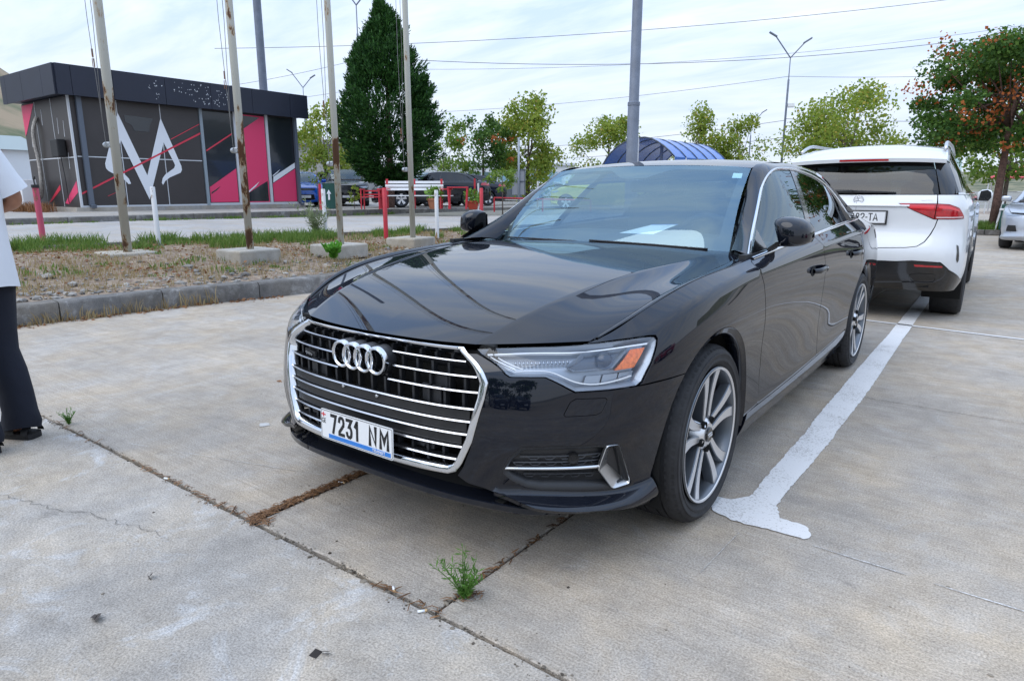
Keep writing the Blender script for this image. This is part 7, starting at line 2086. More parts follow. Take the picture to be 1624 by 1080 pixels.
# ================================================================ buildings and hills far away
hb = empty('long_building', (-53.8, 65.06, 1.2), .62, 'long white building with a row of windows behind the parked cars', 'building')
mb = MB(); mb.box((0, 4, 1.6), (24, 8, 3.2)); mb.build('wall', pbr('white_render', (.68, .70, .72), rough=.8), hb)
mb = MB(); mb.box((0, 4, 3.35), (24.6, 8.6, .3)); mb.build('roof', pbr('pale_roof', (.6, .62, .66), rough=.6), hb)
for k in range(11):
    f = MB(); f.box((-10.9 + k * 2.05, -.03, 1.75), (1.85, .08, 1.5)); w_ = f.build('window', M_ALU, hb)
    for s_ in (-.44, .44):
        g = MB(); g.box((-10.9 + k * 2.05 + s_, -.08, 1.75), (.78, .04, 1.3)); g.build('pane', pbr('green_grey_glass', (.10, .16, .17), rough=.15) if k < 7 else pbr('pale_blue_glass', (.22, .38, .48), rough=.2), w_)
bl = empty('white_house', (-74, 14, 1.6), .1, 'low white house with grey green roof left of the kiosk', 'house')
mb = MB(); mb.box((0, 0, 1.6), (9, 16, 3.2)); mb.build('wall', bpy.data.materials['white_render'], bl)
mb = MB(); mb.prism([(-5, -8.6, 3.2), (5, -8.6, 3.2), (0, -8.6, 4.7)], (0, 17.2, 0)); mb.build('roof', pbr('grey_green_roof', (.28, .33, .33), rough=.6), bl)
mb = MB(); mb.box((4.52, -2, 2.0), (.1, 1.4, 1.2)); w_ = mb.build('window', M_PLASTIC2, bl)
mb = MB(); mb.prism([(4.5, 1.0, 2.9), (4.5, 4.6, 2.7), (5.8, 4.6, 2.5), (5.8, 1.0, 2.7)], (0, 0, .08)); mb.build('awning', M_RED, bl)
gs = empty('grey_shed', (-45, 33.5, 1.2), .7, 'low grey shed roof between the kiosk and the yellowish tree', 'shed')
mb = MB(); mb.box((0, 0, 1.8), (9, 6, 3.6)); mb.build('wall', pbr('grey_wall', (.36, .35, .34), rough=.8), gs)
mb = MB(); mb.box((0, 0, 3.75), (9.8, 6.8, .35)); mb.build('roof', pbr('grey_roof', (.30, .31, .33), rough=.6), gs)
tt_ = empty('red_tent', (2.6, 48, 0), 0, 'red tent roof beyond the white van at the right edge', 'tent')
mb = MB(); mb.add([(-2.6, -2.6, 2.0), (2.6, -2.6, 2.0), (2.6, 2.6, 2.0), (-2.6, 2.6, 2.0), (0, 0, 3.2)], [(0, 1, 4), (1, 2, 4), (2, 3, 4), (3, 0, 4)]); mb.build('tent_roof', pbr('red_canvas', (.55, .07, .09), rough=.7), tt_)
for sx in (-2.5, 2.5):
    for sy in (-2.5, 2.5):
        mb = MB(); mb.tube([(sx, sy, 0), (sx, sy, 2.0)], .04, 6); mb.build('leg', M_ALU, tt_)
def hill(name, pts, base_y, depth, mat, seed, amp, az0, az1, R0, R1, zmax):
    """ridge as a strip of terrain in polar coordinates round the site"""
    rg = np.random.default_rng(seed); mb = MB(); rows = []
    for i in range(81):
        t = i / 80; az = az0 + (az1 - az0) * t; row = []
        h = float(np.interp(t, [p[0] for p in pts], [p[1] for p in pts])) * zmax
        h += amp * (math.sin(t * 23 + seed) + .5 * math.sin(t * 57 + 2 * seed))
        for j in range(14):
            f = j / 13; r = R0 + (R1 - R0) * f
            row.append((1.77 + r * math.sin(az), -2.4 + r * math.cos(az), 1.0 + max(-2, h * math.sin(f * PI / 2) ** 1.3 * (1 + .06 * math.sin(9 * f + 13 * t)))))
        rows.append(row)
    mb.grid(rows, flip=True); tag(mb.build(name, mat, smooth=True), kind='structure')
M_HILL = pbr('dry_hillside', (.30, .23, .15), rough=.95, col2=(.10, .12, .06), vscale=.025, vlo=.42, vhi=.60, detail=9)
M_HILL2 = pbr('scrub_hillside', (.22, .20, .12), rough=.95, col2=(.07, .09, .045), vscale=.05, vlo=.42, vhi=.60, detail=9)
rad = math.radians
hill('hills', [(0, .75), (.45, 1.0), (.55, .9), (.68, .55), (.80, .42), (1, .35)], 0, 0, M_HILL, 2, 2, rad(-110), rad(-52), 260, 620, 125)
hill('hills', [(0, .9), (.3, 1.0), (.5, .85), (.75, .6), (1, .3)], 0, 0, M_HILL2, 5, .5, rad(-56), rad(-24), 150, 330, 12)
hill('hills', [(0, .2), (.4, .7), (.6, 1.0), (.8, 1.2), (1, 1.4)], 0, 0, M_HILL2, 8, 3, rad(-26), rad(40), 900, 1700, 62)
# ================================================================ plants
def leaf_mat(name, c1, c2, trans=.35, rough=.55, c3=None, p3=.9):
    m, nt, o = new_mat(name); L = nt.links.new; N = nt.nodes.new
    ge = N('ShaderNodeNewGeometry'); rp = N('ShaderNodeValToRGB'); e = rp.color_ramp.elements
    e[0].color = (*c1, 1); e[1].color = (*c2, 1)
    if c3: e[1].position = p3; k = e.new(min(.995, p3 + .03)); k.color = (*c3, 1)
    L(ge.outputs['Random Per Island'], rp.inputs[0])
    d = N('ShaderNodeBsdfPrincipled'); d.inputs['Roughness'].default_value = rough; setin(d, 'Specular IOR Level', .3); L(rp.outputs[0], d.inputs['Base Color'])
    t = N('ShaderNodeBsdfTranslucent'); L(rp.outputs[0], t.inputs[0])
    mx = N('ShaderNodeMixShader'); mx.inputs[0].default_value = trans; L(d.outputs[0], mx.inputs[1]); L(t.outputs[0], mx.inputs[2]); L(mx.outputs[0], o.inputs[0])
    return m
M_LEAF_A = leaf_mat('leaf_yellow_green', (.17, .26, .035), (.36, .42, .07), .5, c3=(.45, .36, .07), p3=.93)
M_LEAF_B = leaf_mat('leaf_mid_green', (.10, .20, .03), (.25, .34, .06), .45)
M_LEAF_C = leaf_mat('leaf_deep_green', (.032, .095, .018), (.115, .21, .033), .38)
M_POD = leaf_mat('orange_pods', (.32, .07, .015), (.52, .17, .05), .35)
M_CYP = leaf_mat('cypress_spray', (.006, .038, .009), (.055, .150, .028), .2, .6)
M_BARK = pbr('bark', (.11, .085, .07), rough=.95, var=.4, vscale=12, bump=.8, bscale=30)
M_BARK2 = pbr('reddish_bark', (.13, .075, .06), rough=.95, var=.4, vscale=14, bump=.8, bscale=30)
def tree(label, x, y, zb, zc, crown, n, leaf, mat, seed, r=.10, nclump=26, lean=(0, 0), pods=0, bark=None, group='broadleaf trees', spread=.34, name='tree', zmin=None, shape=0.0):
    """crown = (rx, ry, rz) about (x+lean, y+lean, zc)"""
    rg = np.random.default_rng(seed)
    t_ = empty(name, (x, y, zb), 0, label, 'tree', group)
    C = np.array([lean[0], lean[1], zc - zb]); R = np.array(crown)
    d = rg.normal(0, 1, (nclump, 3)); d /= np.linalg.norm(d, axis=1)[:, None]
    rr = rg.uniform(.35, .95, nclump) ** .6
    P = d * rr[:, None]
    P[:, :2] *= (1 - shape * np.clip(P[:, 2], -1, 1))[:, None]
    P = C + P * R
    mb = MB(); fork = C[2] - R[2] * .75
    mb.tube([(0, 0, -.25), (lean[0] * .1, lean[1] * .1, fork * .5), (lean[0] * .3, lean[1] * .3, fork), (C[0], C[1], C[2] + R[2] * .35)], [r * 1.15, r * .92, r * .8, r * .12], 9)
    for p in P[::2]:
        s_ = rg.uniform(.0, .7); a = np.array([lean[0] * .3, lean[1] * .3, fork]) * (1 - s_) + np.array([C[0], C[1], C[2] + R[2] * .35]) * s_
        mid = a * .5 + p * .5 + np.array([0, 0, -.06 * R[2]])
        mb.tube([tuple(a), tuple(mid), tuple(p)], [r * .36 * (1 - s_ * .5), r * .2, r * .06], 5)
    mb.build('trunk', bark or M_BARK, t_, smooth=True)
    w = rg.uniform(.5, 1.5, nclump); cnt = (n * w / w.sum()).astype(int)
    pts = []
    for p, k in zip(P, cnt):
        s_ = rg.uniform(.7, 1.25) * spread
        q = rg.normal(0, 1, (k, 3)); q /= np.maximum(.4, np.linalg.norm(q, axis=1))[:, None]; q *= rg.random(k)[:, None] ** .5
        pts.append(p + q * R * s_ * np.array([1, 1, .8]))
    pts = np.concatenate(pts)
    if zmin is not None: pts = pts[pts[:, 2] > zmin - zb]
    V, F = leaf_quads(pts, leaf, rg, None, .75)
    leaves_obj('crown', V, F, mat, t_)
    if pods:
        sel = P[rg.integers(0, nclump, pods)] + rg.normal(0, 1, (pods, 3)) * R * .22 + np.array([0, 0, R[2] * .12])
        q = np.repeat(sel, 22, 0) + rg.normal(0, 1, (pods * 22, 3)) * np.array([.12, .12, .10]) * (R[0] / 2.8 + .3)
        V, F = leaf_quads(q, leaf * .8, rg, None, .9); leaves_obj('seed_pods', V, F, M_POD, t_)
    return t_
tree('pale yellow green tree showing between the kiosk and the dark cypress', -27.2, 20.3, .6, 3.55, (2.1, 2.1, 2.2), 5200, .16, M_LEAF_A, 11, .08, 24)
tree('thin pale green tree just right of the dark cypress', -26.4, 28.4, .8, 3.5, (1.9, 1.9, 2.0), 3300, .16, M_LEAF_B, 12, .06, 22, spread=.3)
tree('small darker tree with a few orange seed pods right of the pale one', -21.6, 26.3, .75, 3.75, (1.45, 1.45, 1.75), 3300, .15, M_LEAF_C, 13, .075, 20, pods=9)
tree('full yellow green tree rising behind the grey sign post', -20.7, 29.2, .8, 3.75, (2.2, 2.2, 2.7), 8200, .17, M_LEAF_A, 14, .13, 34, shape=.3)
tree('yellow green tree left of the thick steel pole, behind the blue shelter', -20.6, 38.2, .6, 3.6, (2.3, 2.3, 2.9), 6800, .18, M_LEAF_A, 15, .12, 28, shape=.45)
tree('two peaked yellow green tree right of the blue shelter', -16.6, 43.2, .5, 3.7, (2.1, 2.1, 3.2), 5600, .18, M_LEAF_A, 16, .12, 24, shape=.35)
tree('slim yellow green tree beside the two peaked one, right of the shelter', -13.9, 44.2, .5, 3.6, (1.9, 1.9, 2.9), 4600, .18, M_LEAF_A, 17, .11, 22, shape=.35)
tree('broad yellow green tree rising behind the white SUV', -6.9, 41.6, .2, 4.0, (3.3, 3.3, 3.4), 11500, .18, M_LEAF_A, 18, .14, 36, shape=.35)
tree('dark green tree with clusters of orange seed pods at the right edge', 1.15, 23.0, .11, 4.0, (2.75, 2.75, 1.85), 26000, .115, M_LEAF_C, 19, .115, 60, pods=120, bark=M_BARK2, zmin=1.9, lean=(.1, 0), spread=.26)
tree('lighter green tree behind the trunk of the orange podded tree', 1.2, 30.5, .05, 3.0, (2.4, 2.4, 1.5), 5200, .15, M_LEAF_B, 20, .09, 26)
tree('small leafy sapling beside the red flower pot on the pavement', -13.3, 17.2, .62, 1.75, (.62, .62, .55), 620, .10, M_LEAF_B, 21, .022, 12, name='sapling', group='saplings')
tree('tiny yellowish sapling beside the wheel of the black crossover', -17.5, 13.9, .66, 1.15, (.22, .22, .35), 130, .09, M_LEAF_A, 22, .012, 7, name='sapling', group='saplings')
tree('leafless thin sapling behind the green litter bin', -18.3, 12.95, .66, 2.0, (.40, .40, .75), 120, .09, M_LEAF_B, 23, .016, 9, name='sapling', group='saplings')
# dark conifer: dense overlapping sprays that turn up and out
def conifer(label, x, y, zb):
    rg = np.random.default_rng(31)
    t_ = empty('cypress_tree', (x, y, zb), 0, label, 'tree')
    mb = MB(); mb.tube([(0, 0, -.2), (.03, 0, 1.0), (.05, 0, 3.0), (.1, 0, 6.2)], [.17, .15, .10, .03], 9); mb.build('trunk', M_BARK2, t_, smooth=True)
    def prof(z):    # crown radius by height above the pavement
        return np.interp(z, [1.0, 1.27, 1.87, 2.6, 3.2, 4.27, 5.2, 5.8, 6.4, 7.05, 7.8], [.45, 1.05, 1.66, 1.97, 1.90, 1.62, 1.22, .86, .55, .32, .08])
    V = []
    def sprays(cx, cy, z0, z1, n, f, sc):
        zz = rg.uniform(0, 1, n * 3) ** .85 * (z1 - z0) + z0
        R = prof(zz) * f
        keep = rg.random(n * 3) < (R + .22) / 2.3; zz = zz[keep][:n]; R = R[keep][:n]; m = len(zz)
        az = rg.uniform(0, 2 * PI, m); lob = 1 + .13 * np.sin(az * 5 + zz * 2.1) + .09 * np.sin(az * 9 - zz * 3.7)
        depth = rg.uniform(.30, 1.06, m) ** .6
        r = R * lob * depth
        p = np.stack([cx + r * np.cos(az), cy + r * np.sin(az), zz], 1)
        out = np.stack([np.cos(az), np.sin(az), np.interp(zz, [1, 2, 5, 7.6], [.05, .45, 1.3, 3.0])], 1) + rg.normal(0, .22, (m, 3)); out /= np.linalg.norm(out, axis=1)[:, None]
        return p, out
    # pointed tufts, each a cone of sprays reaching up and out of the crown
    allp, allo = [], []
    nt_ = 620; zz = 1.0 + (7.05 - 1.0) * rg.random(nt_) ** 1.15; Rz = np.maximum(.05, prof(zz) * .98 - .20)
    az = rg.uniform(0, 2 * PI, nt_); dep = rg.uniform(.42, .98, nt_) ** .6
    for z, R, a, d in zip(zz, Rz, az, dep):
        lob = 1 + .12 * math.sin(a * 4 + z * 1.7) + .08 * math.sin(a * 9 - z * 3.1)
        up = float(np.interp(z, [1, 1.8, 3, 5, 7], [.05, .45, .9, 1.7, 3.2])); o_ = np.array([math.cos(a), math.sin(a), up]) + rg.normal(0, .14, 3); o_ /= np.linalg.norm(o_)
        ln = rg.uniform(.5, 1.0) * (.55 + .45 * min(1, R)); base = np.array([R * lob * d * math.cos(a), R * lob * d * math.sin(a), z]) - o_ * ln * .45
        m = 13; f = rg.random(m) ** .8; w_ = .21 * (1 - f * .92) * (.5 + .5 * min(1, R))
        e1 = np.cross(o_, [0, 0, 1.0]); e1 /= np.linalg.norm(e1) + 1e-6; e2 = np.cross(o_, e1); t = rg.uniform(0, 2 * PI, m)
        side_ = e1[None] * np.cos(t)[:, None] + e2[None] * np.sin(t)[:, None]
        allp.append(base + o_ * (ln * f)[:, None] + side_ * w_[:, None]); q_ = o_ + side_ * (.55 * (1 - f))[:, None] + rg.normal(0, .1, (m, 3)); allo.append(q_ / np.linalg.norm(q_, axis=1)[:, None])
    # side leaders
    rgt = np.array([.801, .598])
    for s_, zt, n in ((-1.0, 6.0, 230), (-1.45, 4.6, 150), (1.15, 4.7, 150), (1.55, 4.0, 110), (-.1, 7.35, 120)):
        z = rg.uniform(0, 1, n); zz = zt - 1.5 * (1 - z) ** 1.0
        rr_ = .42 * (1 - z) + .03; a = rg.uniform(0, 2 * PI, n)
        c = np.stack([rgt[0] * s_ * (1 - .12 * z) + rr_ * np.cos(a), rgt[1] * s_ * (1 - .12 * z) + rr_ * np.sin(a), zz], 1)
        o_ = np.stack([np.cos(a) * .5, np.sin(a) * .5, np.full(n, 1.2)], 1); o_ /= np.linalg.norm(o_, axis=1)[:, None]; allp.append(c); allo.append(o_)
    P = np.concatenate(allp); O = np.concatenate(allo); m = len(P)
    # each spray: a main shoot with side shoots, of narrow leaf faces
    side = np.cross(O, rg.normal(0, 1, (m, 3))); side /= np.linalg.norm(side, axis=1)[:, None]
    L_ = rg.uniform(.20, .40, m)
    q, dd = [], []
    for k in range(11):
        f = k / 10.; s_ = 1 if k % 2 else -1
        pos = P + O * (L_ * f * .8)[:, None] + side * (s_ * .03 * L_ / .4)[:, None]
        dr = O * .8 + side * s_ * (.75 * (1 - f * .6)) + rg.normal(0, .16, (m, 3)); dr /= np.linalg.norm(dr, axis=1)[:, None]
        q.append(pos); dd.append(dr)
    q = np.concatenate(q); dd = np.concatenate(dd)
    V, F = leaf_quads(q, .135, rg, dd, .34, .10)
    leaves_obj('crown', V, F, M_CYP, t_)
conifer('tall dark green conical cypress behind the white bench', -18.23, 16.35, .64)
# ---------------------------------------------------------------- verge growth
def blades(name, spots, mat, seed, kind='stuff', hmul=1.0, wd=.006):
    rg = np.random.default_rng(seed); Vs, Fs = [], []; b = 0
    for x, y, z, n, rad_, h in spots:
        a = rg.uniform(0, 2 * PI, n); r = rad_ * np.sqrt(rg.random(n)); px, py = x + r * np.cos(a), y + r * np.sin(a)
        hh = h * hmul * rg.uniform(.45, 1.15, n); ln = rg.normal(0, .32, (n, 2)) * hh[:, None]; w_ = wd * rg.uniform(.7, 1.4, n); t = rg.uniform(0, PI, n)
        pz = np.array([GZ(u, v) for u, v in zip(px, py)]) - .012 if z is None else np.full(n, z)
        dx, dy = np.cos(t) * w_, np.sin(t) * w_
        P0 = np.stack([px - dx, py - dy, pz], 1); P1 = np.stack([px + dx, py + dy, pz], 1)
        M0 = np.stack([px + ln[:, 0] * .35 - dx * .8, py + ln[:, 1] * .35 - dy * .8, pz + hh * .6], 1); M1 = np.stack([px + ln[:, 0] * .35 + dx * .8, py + ln[:, 1] * .35 + dy * .8, pz + hh * .6], 1)
        T_ = np.stack([px + ln[:, 0], py + ln[:, 1], pz + hh], 1)
        V = np.stack([P0, P1, M1, T_, M0], 1).reshape(-1, 3); Vs.append(V); i = np.arange(n)[:, None] * 5 + b
        Fs.append(i + np.array([[0, 1, 2, 4]])); Fs.append(np.concatenate([i + 4, i + 2, i + 3, i + 3], 1)); b += 5 * n
    V = np.concatenate(Vs); F = np.concatenate(Fs)
    me = [list(f) if f[2] != f[3] else list(f[:3]) for f in F.tolist()]
    o = mesh_obj(name, V, me, mat, None, smooth=False)
    return tag(o, kind=kind)
M_GRASS = leaf_mat('grass_blade', (.07, .16, .025), (.20, .28, .06), .4)
M_STRAW = leaf_mat('dry_straw', (.28, .20, .09), (.45, .36, .20), .35)
M_DRYLEAF = leaf_mat('dry_leaf', (.16, .065, .025), (.36, .19, .09), .2)
rg = np.random.default_rng(41)
sp = []
def vpt(y, f): a = kx(y) - .2; b = vx(y) + .1; return a + (b - a) * f
for _ in range(62):      # along the street side
    y = rg.uniform(-1, 9.5); f = rg.choice([rg.uniform(.62, .95), rg.uniform(.8, 1.0)]); sp.append((vpt(y, f), y, None, int(rg.uniform(40, 130)), rg.uniform(.10, .30), rg.uniform(.08, .20)))
for (x, y) in ((-10.6, 1.7), (-10.4, 2.2), (-10.2, 1.3), (-9.9, 3.2), (-9.5, 3.9), (-9.3, 4.9), (-9.2, 5.5), (-8.9, 5.9), (-8.9, 4.3), (-8.3, 4.8), (-8.4, 3.6)):
    sp.append((x, y, None, 300, .34, .20))
for _ in range(70):      # sparse tufts on the dry part
    y = rg.uniform(-1, 8); f = rg.uniform(.05, .6); sp.append((vpt(y, f), y, None, int(rg.uniform(8, 50)), rg.uniform(.05, .22), rg.uniform(.04, .10)))
blades('grass', sp, M_GRASS, 42)
sp = [(vpt(y, f), y, None, int(rg.uniform(6, 16)), .16, rg.uniform(.02, .09)) for y, f in zip(rg.uniform(-1, 9, 2600), rg.uniform(.02, 1.0, 2600))]
for t in np.linspace(-.3, 1.6, 26): sp.append((kx(t) + .06, t, .002, 12, .06, rg.uniform(.05, .22)))
blades('dry_grass', sp, M_STRAW, 43, wd=.004)
sp = [(-15.72, y, .535 - .004 * y, int(rg.uniform(10, 60)), .16, rg.uniform(.05, .12)) for y in rg.uniform(1, 14, 60)]
blades('kerb_grass', sp, M_GRASS, 44)
sp = [(x, y, .66, 60, .25, .30) for x, y in zip(rg.uniform(-23.6, -20.8, 22), rg.uniform(5.0, 5.6, 22))]
blades('dry_weeds', sp, M_DRYLEAF, 45, wd=.008)
sp = [(x, y, .10, 160, .35, .28) for x, y in zip(rg.uniform(-.2, 3.2, 40), rg.uniform(22.5, 24, 40))]
blades('island_grass_blades', sp, M_GRASS, 46, wd=.010)
# stones and fallen leaves on the verge
def scatter_rocks(name, pts, sizes, mat, seed):
    rg = np.random.default_rng(seed); bm = bmesh.new(); bmesh.ops.create_icosphere(bm, subdivisions=1, radius=1); bv = np.array([v.co[:] for v in bm.verts]); bf = np.array([[v.index for v in f.verts] for f in bm.faces]); bm.free()
    V, F = [], []
    for i, (p, s) in enumerate(zip(pts, sizes)):
        j = bv * (1 + rg.normal(0, .16, (len(bv), 1))) * np.array([1, rg.uniform(.6, 1), rg.uniform(.35, .6)]) * s; a = rg.uniform(0, 2 * PI); c, s_ = math.cos(a), math.sin(a)
        j = j @ np.array([[c, s_, 0], [-s_, c, 0], [0, 0, 1]]); V.append(j + p); F.append(bf + i * len(bv))
    o = mesh_obj(name, np.concatenate(V), np.concatenate(F), mat, None, smooth=False); return tag(o, kind='stuff')
M_STONE = leaf_mat('river_stone', (.10, .095, .09), (.36, .34, .31), 0.0, .8)
n = 1500; y = rg.uniform(-1.2, 8, n); f = np.clip(rg.gamma(1.1, .16, n), 0, .9); x = np.array([vpt(a, b) for a, b in zip(y, f)])
scatter_rocks('stones', np.stack([x, y, [GZ(a, b) - .004 for a, b in zip(x, y)]], 1), rg.gamma(1.5, .011, n) + .006, M_STONE, 5)
n = 1000; y = rg.uniform(-1.2, 9, n); f = rg.uniform(.02, .9, n); x = np.array([vpt(a, b) for a, b in zip(y, f)]); 
p = np.stack([x, y, np.array([GZ(a, b) for a, b in zip(x, y)]) + rg.uniform(0, .03, n)], 1)
q = []
for cx, cy, k in ((-7.6, 4.0, 160), (-9.0, 2.6, 120), (-6.6, 6.3, 240), (-7.4, 6.9, 160), (-8.9, 1.3, 110), (-6.9, 1.6, 80), (-7.4, 5.4, 140)):
    d = rg.normal(0, .3, (k, 2)); q.append(np.stack([cx + d[:, 0], cy + d[:, 1], [GZ(cx + a, cy + b) + .02 for a, b in d]], 1))
t = rg.uniform(-.9, 2.4, 240); q.append(np.stack([[kx(a) + .03 + abs(rg.normal(0, .06)) for a in t], t, np.full(240, .008)], 1))
p = np.concatenate([p] + q)
dv = rg.normal(0, 1, (len(p), 3)) * np.array([1, 1, .25]); dv /= np.linalg.norm(dv, axis=1)[:, None]
V, F = leaf_quads(p, .048, rg, dv, .6, .2); tag(leaves_obj('fallen_leaves', V, F, M_DRYLEAF), kind='stuff')
# individual weeds
def weed(name, x, y, z, lab, n, h, mat, seed, broad=False):
    w_ = empty(name, (x, y, z), 0, lab, 'weed'); rg = np.random.default_rng(seed); mb = MB(); Q, D = [], []
    for k in range(n):
        a = rg.uniform(0, 2 * PI); tl = rg.uniform(.15, .75); hh = h * rg.uniform(.45, 1.0); pts = []
        for i in range(6):
            f = i / 5; pts.append((math.cos(a) * tl * hh * f ** 1.4, math.sin(a) * tl * hh * f ** 1.4, hh * f * (1 - .12 * f * tl)))
        mb.tube(pts, [.0022, .002, .0018, .0015, .0012, .0006], 4)
        P = np.array(pts)
        for f in np.linspace(.12, .98, 9 if broad else 16):
            c = np.array([np.interp(f * 5, range(6), P[:, j]) for j in range(3)])
            for _ in range(2): Q.append(c); D.append(np.array([rg.normal(), rg.normal(), .55 + .5 * f]))
    mb.build('stem', mat, w_)
    D = np.array(D); D /= np.linalg.norm(D, axis=1)[:, None]
    V, F = leaf_quads(np.array(Q), h * (.30 if broad else .15), rg, D, .55 if broad else .16, .15); leaves_obj('leaves', V, F, mat, w_)
M_WEED = leaf_mat('weed_green', (.08, .20, .03), (.17, .33, .07), .4); M_WEED2 = leaf_mat('bright_weed', (.08, .30, .03), (.20, .45, .06), .4)
weed('weed_plant', .515, -.985, -.005, 'feathery green weed growing from the joint between the slabs in the foreground', 15, .175, M_WEED, 3)
weed('weed_plant', -6.35, 4.02, .27, 'bright green leafy weed before the third footing block, by the bonnet', 26, .24, M_WEED2, 6, True)
weed('weed_plant', -9.35, 6.0, .40, 'tall pale grey green weed behind the third flagpole', 20, .72, leaf_mat('grey_weed', (.16, .21, .10), (.30, .34, .18), .4), 7)
weed('weed_plant', -2.30, -1.06, -.003, 'small green weed in the joint beside the trouser leg of the person', 14, .10, M_WEED, 8)
weed('weed_plant', -5.55, 1.55, .0, 'tiny green weed at the foot of the verge kerb', 8, .07, M_WEED2, 9)
# litter in the joints: needles, dirt crumbs, pebbles
rg = np.random.default_rng(51)
def needles(name, segs, mat, ln=.045, wd=.0016):
    V, F = [], []; b = 0
    for (x0, y0, x1, y1, n, sx) in segs:
        t = rg.random(n); c = np.stack([x0 + (x1 - x0) * t, y0 + (y1 - y0) * t], 1) + rg.normal(0, 1, (n, 2)) * sx
        for (cx, cy) in c:
            a = rg.uniform(0, PI); l = ln * rg.uniform(.3, 1.3); w_ = wd * rg.uniform(.6, 1.6); z = .0035 + rg.random() * .006; dx, dy = math.cos(a) * l / 2, math.sin(a) * l / 2; nx, ny = -math.sin(a) * w_, math.cos(a) * w_; bend = rg.normal(0, .18) * l
            m_ = (cx - math.sin(a) * bend, cy + math.cos(a) * bend)
            V += [(cx - dx - nx, cy - dy - ny, z), (m_[0] - nx, m_[1] - ny, z + .002), (cx + dx - nx, cy + dy - ny, z), (cx + dx + nx, cy + dy + ny, z), (m_[0] + nx, m_[1] + ny, z + .004), (cx - dx + nx, cy - dy + ny, z)]
            F += [(b, b + 1, b + 4, b + 5), (b + 1, b + 2, b + 3, b + 4)]; b += 6
    o = mesh_obj(name, V, F, mat, None, smooth=False); return tag(o, kind='stuff')
M_NEEDLE = leaf_mat('brown_needles', (.07, .032, .014), (.30, .16, .075), .1)
needles('needle_litter', [(-.49, -1.07, -.49, -.35, 620, .011), (-.55, -1.09, -1.3, -1.10, 46, .009), (-.49, -1.08, -.43, -1.07, 70, .016), (.2, -1.10, .52, -1.09, 26, .010), (.49, -1.05, .49, -.3, 40, .004), (.50, -.98, .54, -.95, 30, .010), (-2.4, -1.1, -1.2, -1.1, 30, .010)], M_NEEDLE)
crumbs = []
for (x0, y0, x1, y1, n, sx) in ((-.49, -1.07, -.49, -.3, 420, .010), (-2.6, -1.10, 1.6, -1.10, 700, .014), (.49, -1.07, .49, .3, 160, .006), (-1.2, -1.3, 2.0, -.5, 60, .3)):
    t = rg.random(n); crumbs.append(np.stack([x0 + (x1 - x0) * t + rg.normal(0, sx, n), y0 + (y1 - y0) * t + rg.normal(0, sx, n), np.full(n, .001)], 1))
crumbs = np.concatenate(crumbs); scatter_rocks('crumbs', crumbs, rg.gamma(1.3, .0018, len(crumbs)) + .0012, leaf_mat('crumb', (.05, .04, .03), (.30, .26, .21), 0, .9), 9)
def butt(x, y, a, lab):
    b_ = empty('cigarette_end', (x, y, .006), a, lab, 'cigarette end')
    mb = MB(); mb.tube([(-.013, 0, 0), (.009, 0, 0)], .0042, 8); mb.build('paper', M_PAPER, b_, smooth=True)
    mb = MB(); mb.tube([(.009, 0, 0), (.017, 0, 0)], .0043, 8); mb.build('filter', pbr('filter_tan', (.55, .38, .20), rough=.8), b_, smooth=True)
butt(-1.135, -1.10, .3, 'cigarette end on the joint at the left, below the person'); butt(.305, -1.085, -.6, 'cigarette end on the joint left of the feathery weed'); butt(-.475, -.66, .4, 'cigarette end among brown needles near the number plate'); butt(.46, -1.115, .9, 'white scrap of paper on the joint just beside the weed')
def stray(name, pts, mat, lab_cat, size, labs):
    for (x, y), lab in zip(pts, labs):
        V, F = leaf_quads(np.array([[x, y, .004], [x + .01, y + .006, .007]]), size, rg, np.array([[.9, .35, .12], [.7, -.5, .2]]), .5, .25); o = leaves_obj(name, V, F, mat); tag(o, lab, lab_cat)
stray('dry_leaf', [(-2.13, .14)], M_DRYLEAF, 'leaf', .05, ['curled brown leaf on the concrete between the kerb and the black saloon'])
stray('dark_scrap', [(-.42, -1.52), (-.33, -1.72), (.36, -1.42)], pbr('dark_scrap', (.06, .05, .045), rough=.9), 'scrap', .045, ['long dark leaf scrap on the worn foreground slab', 'small dark scrap left of the long one on the foreground slab', 'dark speck on the foreground slab below the weed'])
# three pale spots on the slab by the kerb side
for k, (x, y) in enumerate(((-1.42, -.42), (-1.28, -.33), (-1.19, -.37))):
    mb = MB(); m_ = 14; P = [(x + .035 * math.cos(2 * PI * i / m_) * rg.uniform(.7, 1.3), y + .03 * math.sin(2 * PI * i / m_) * rg.uniform(.7, 1.3), .0032) for i in range(m_)]; mb.add(P, [tuple(range(m_))])
    tag(mb.build('pale_spot', pbr('pale_spot', (.50, .49, .47), rough=.9), None), kind='structure')
bc = MB(); bc.lathe([(0, 0), (0, .022), (.012, .02), (.012, 0)], 14, axis='Z', c=(-5.66, 1.05, .012)); tag(bc.build('bottle_cap', pbr('blue_cap', (.05, .22, .6), rough=.4), angle=40), 'blue bottle cap lying among dry leaves at the verge kerb', 'bottle cap')
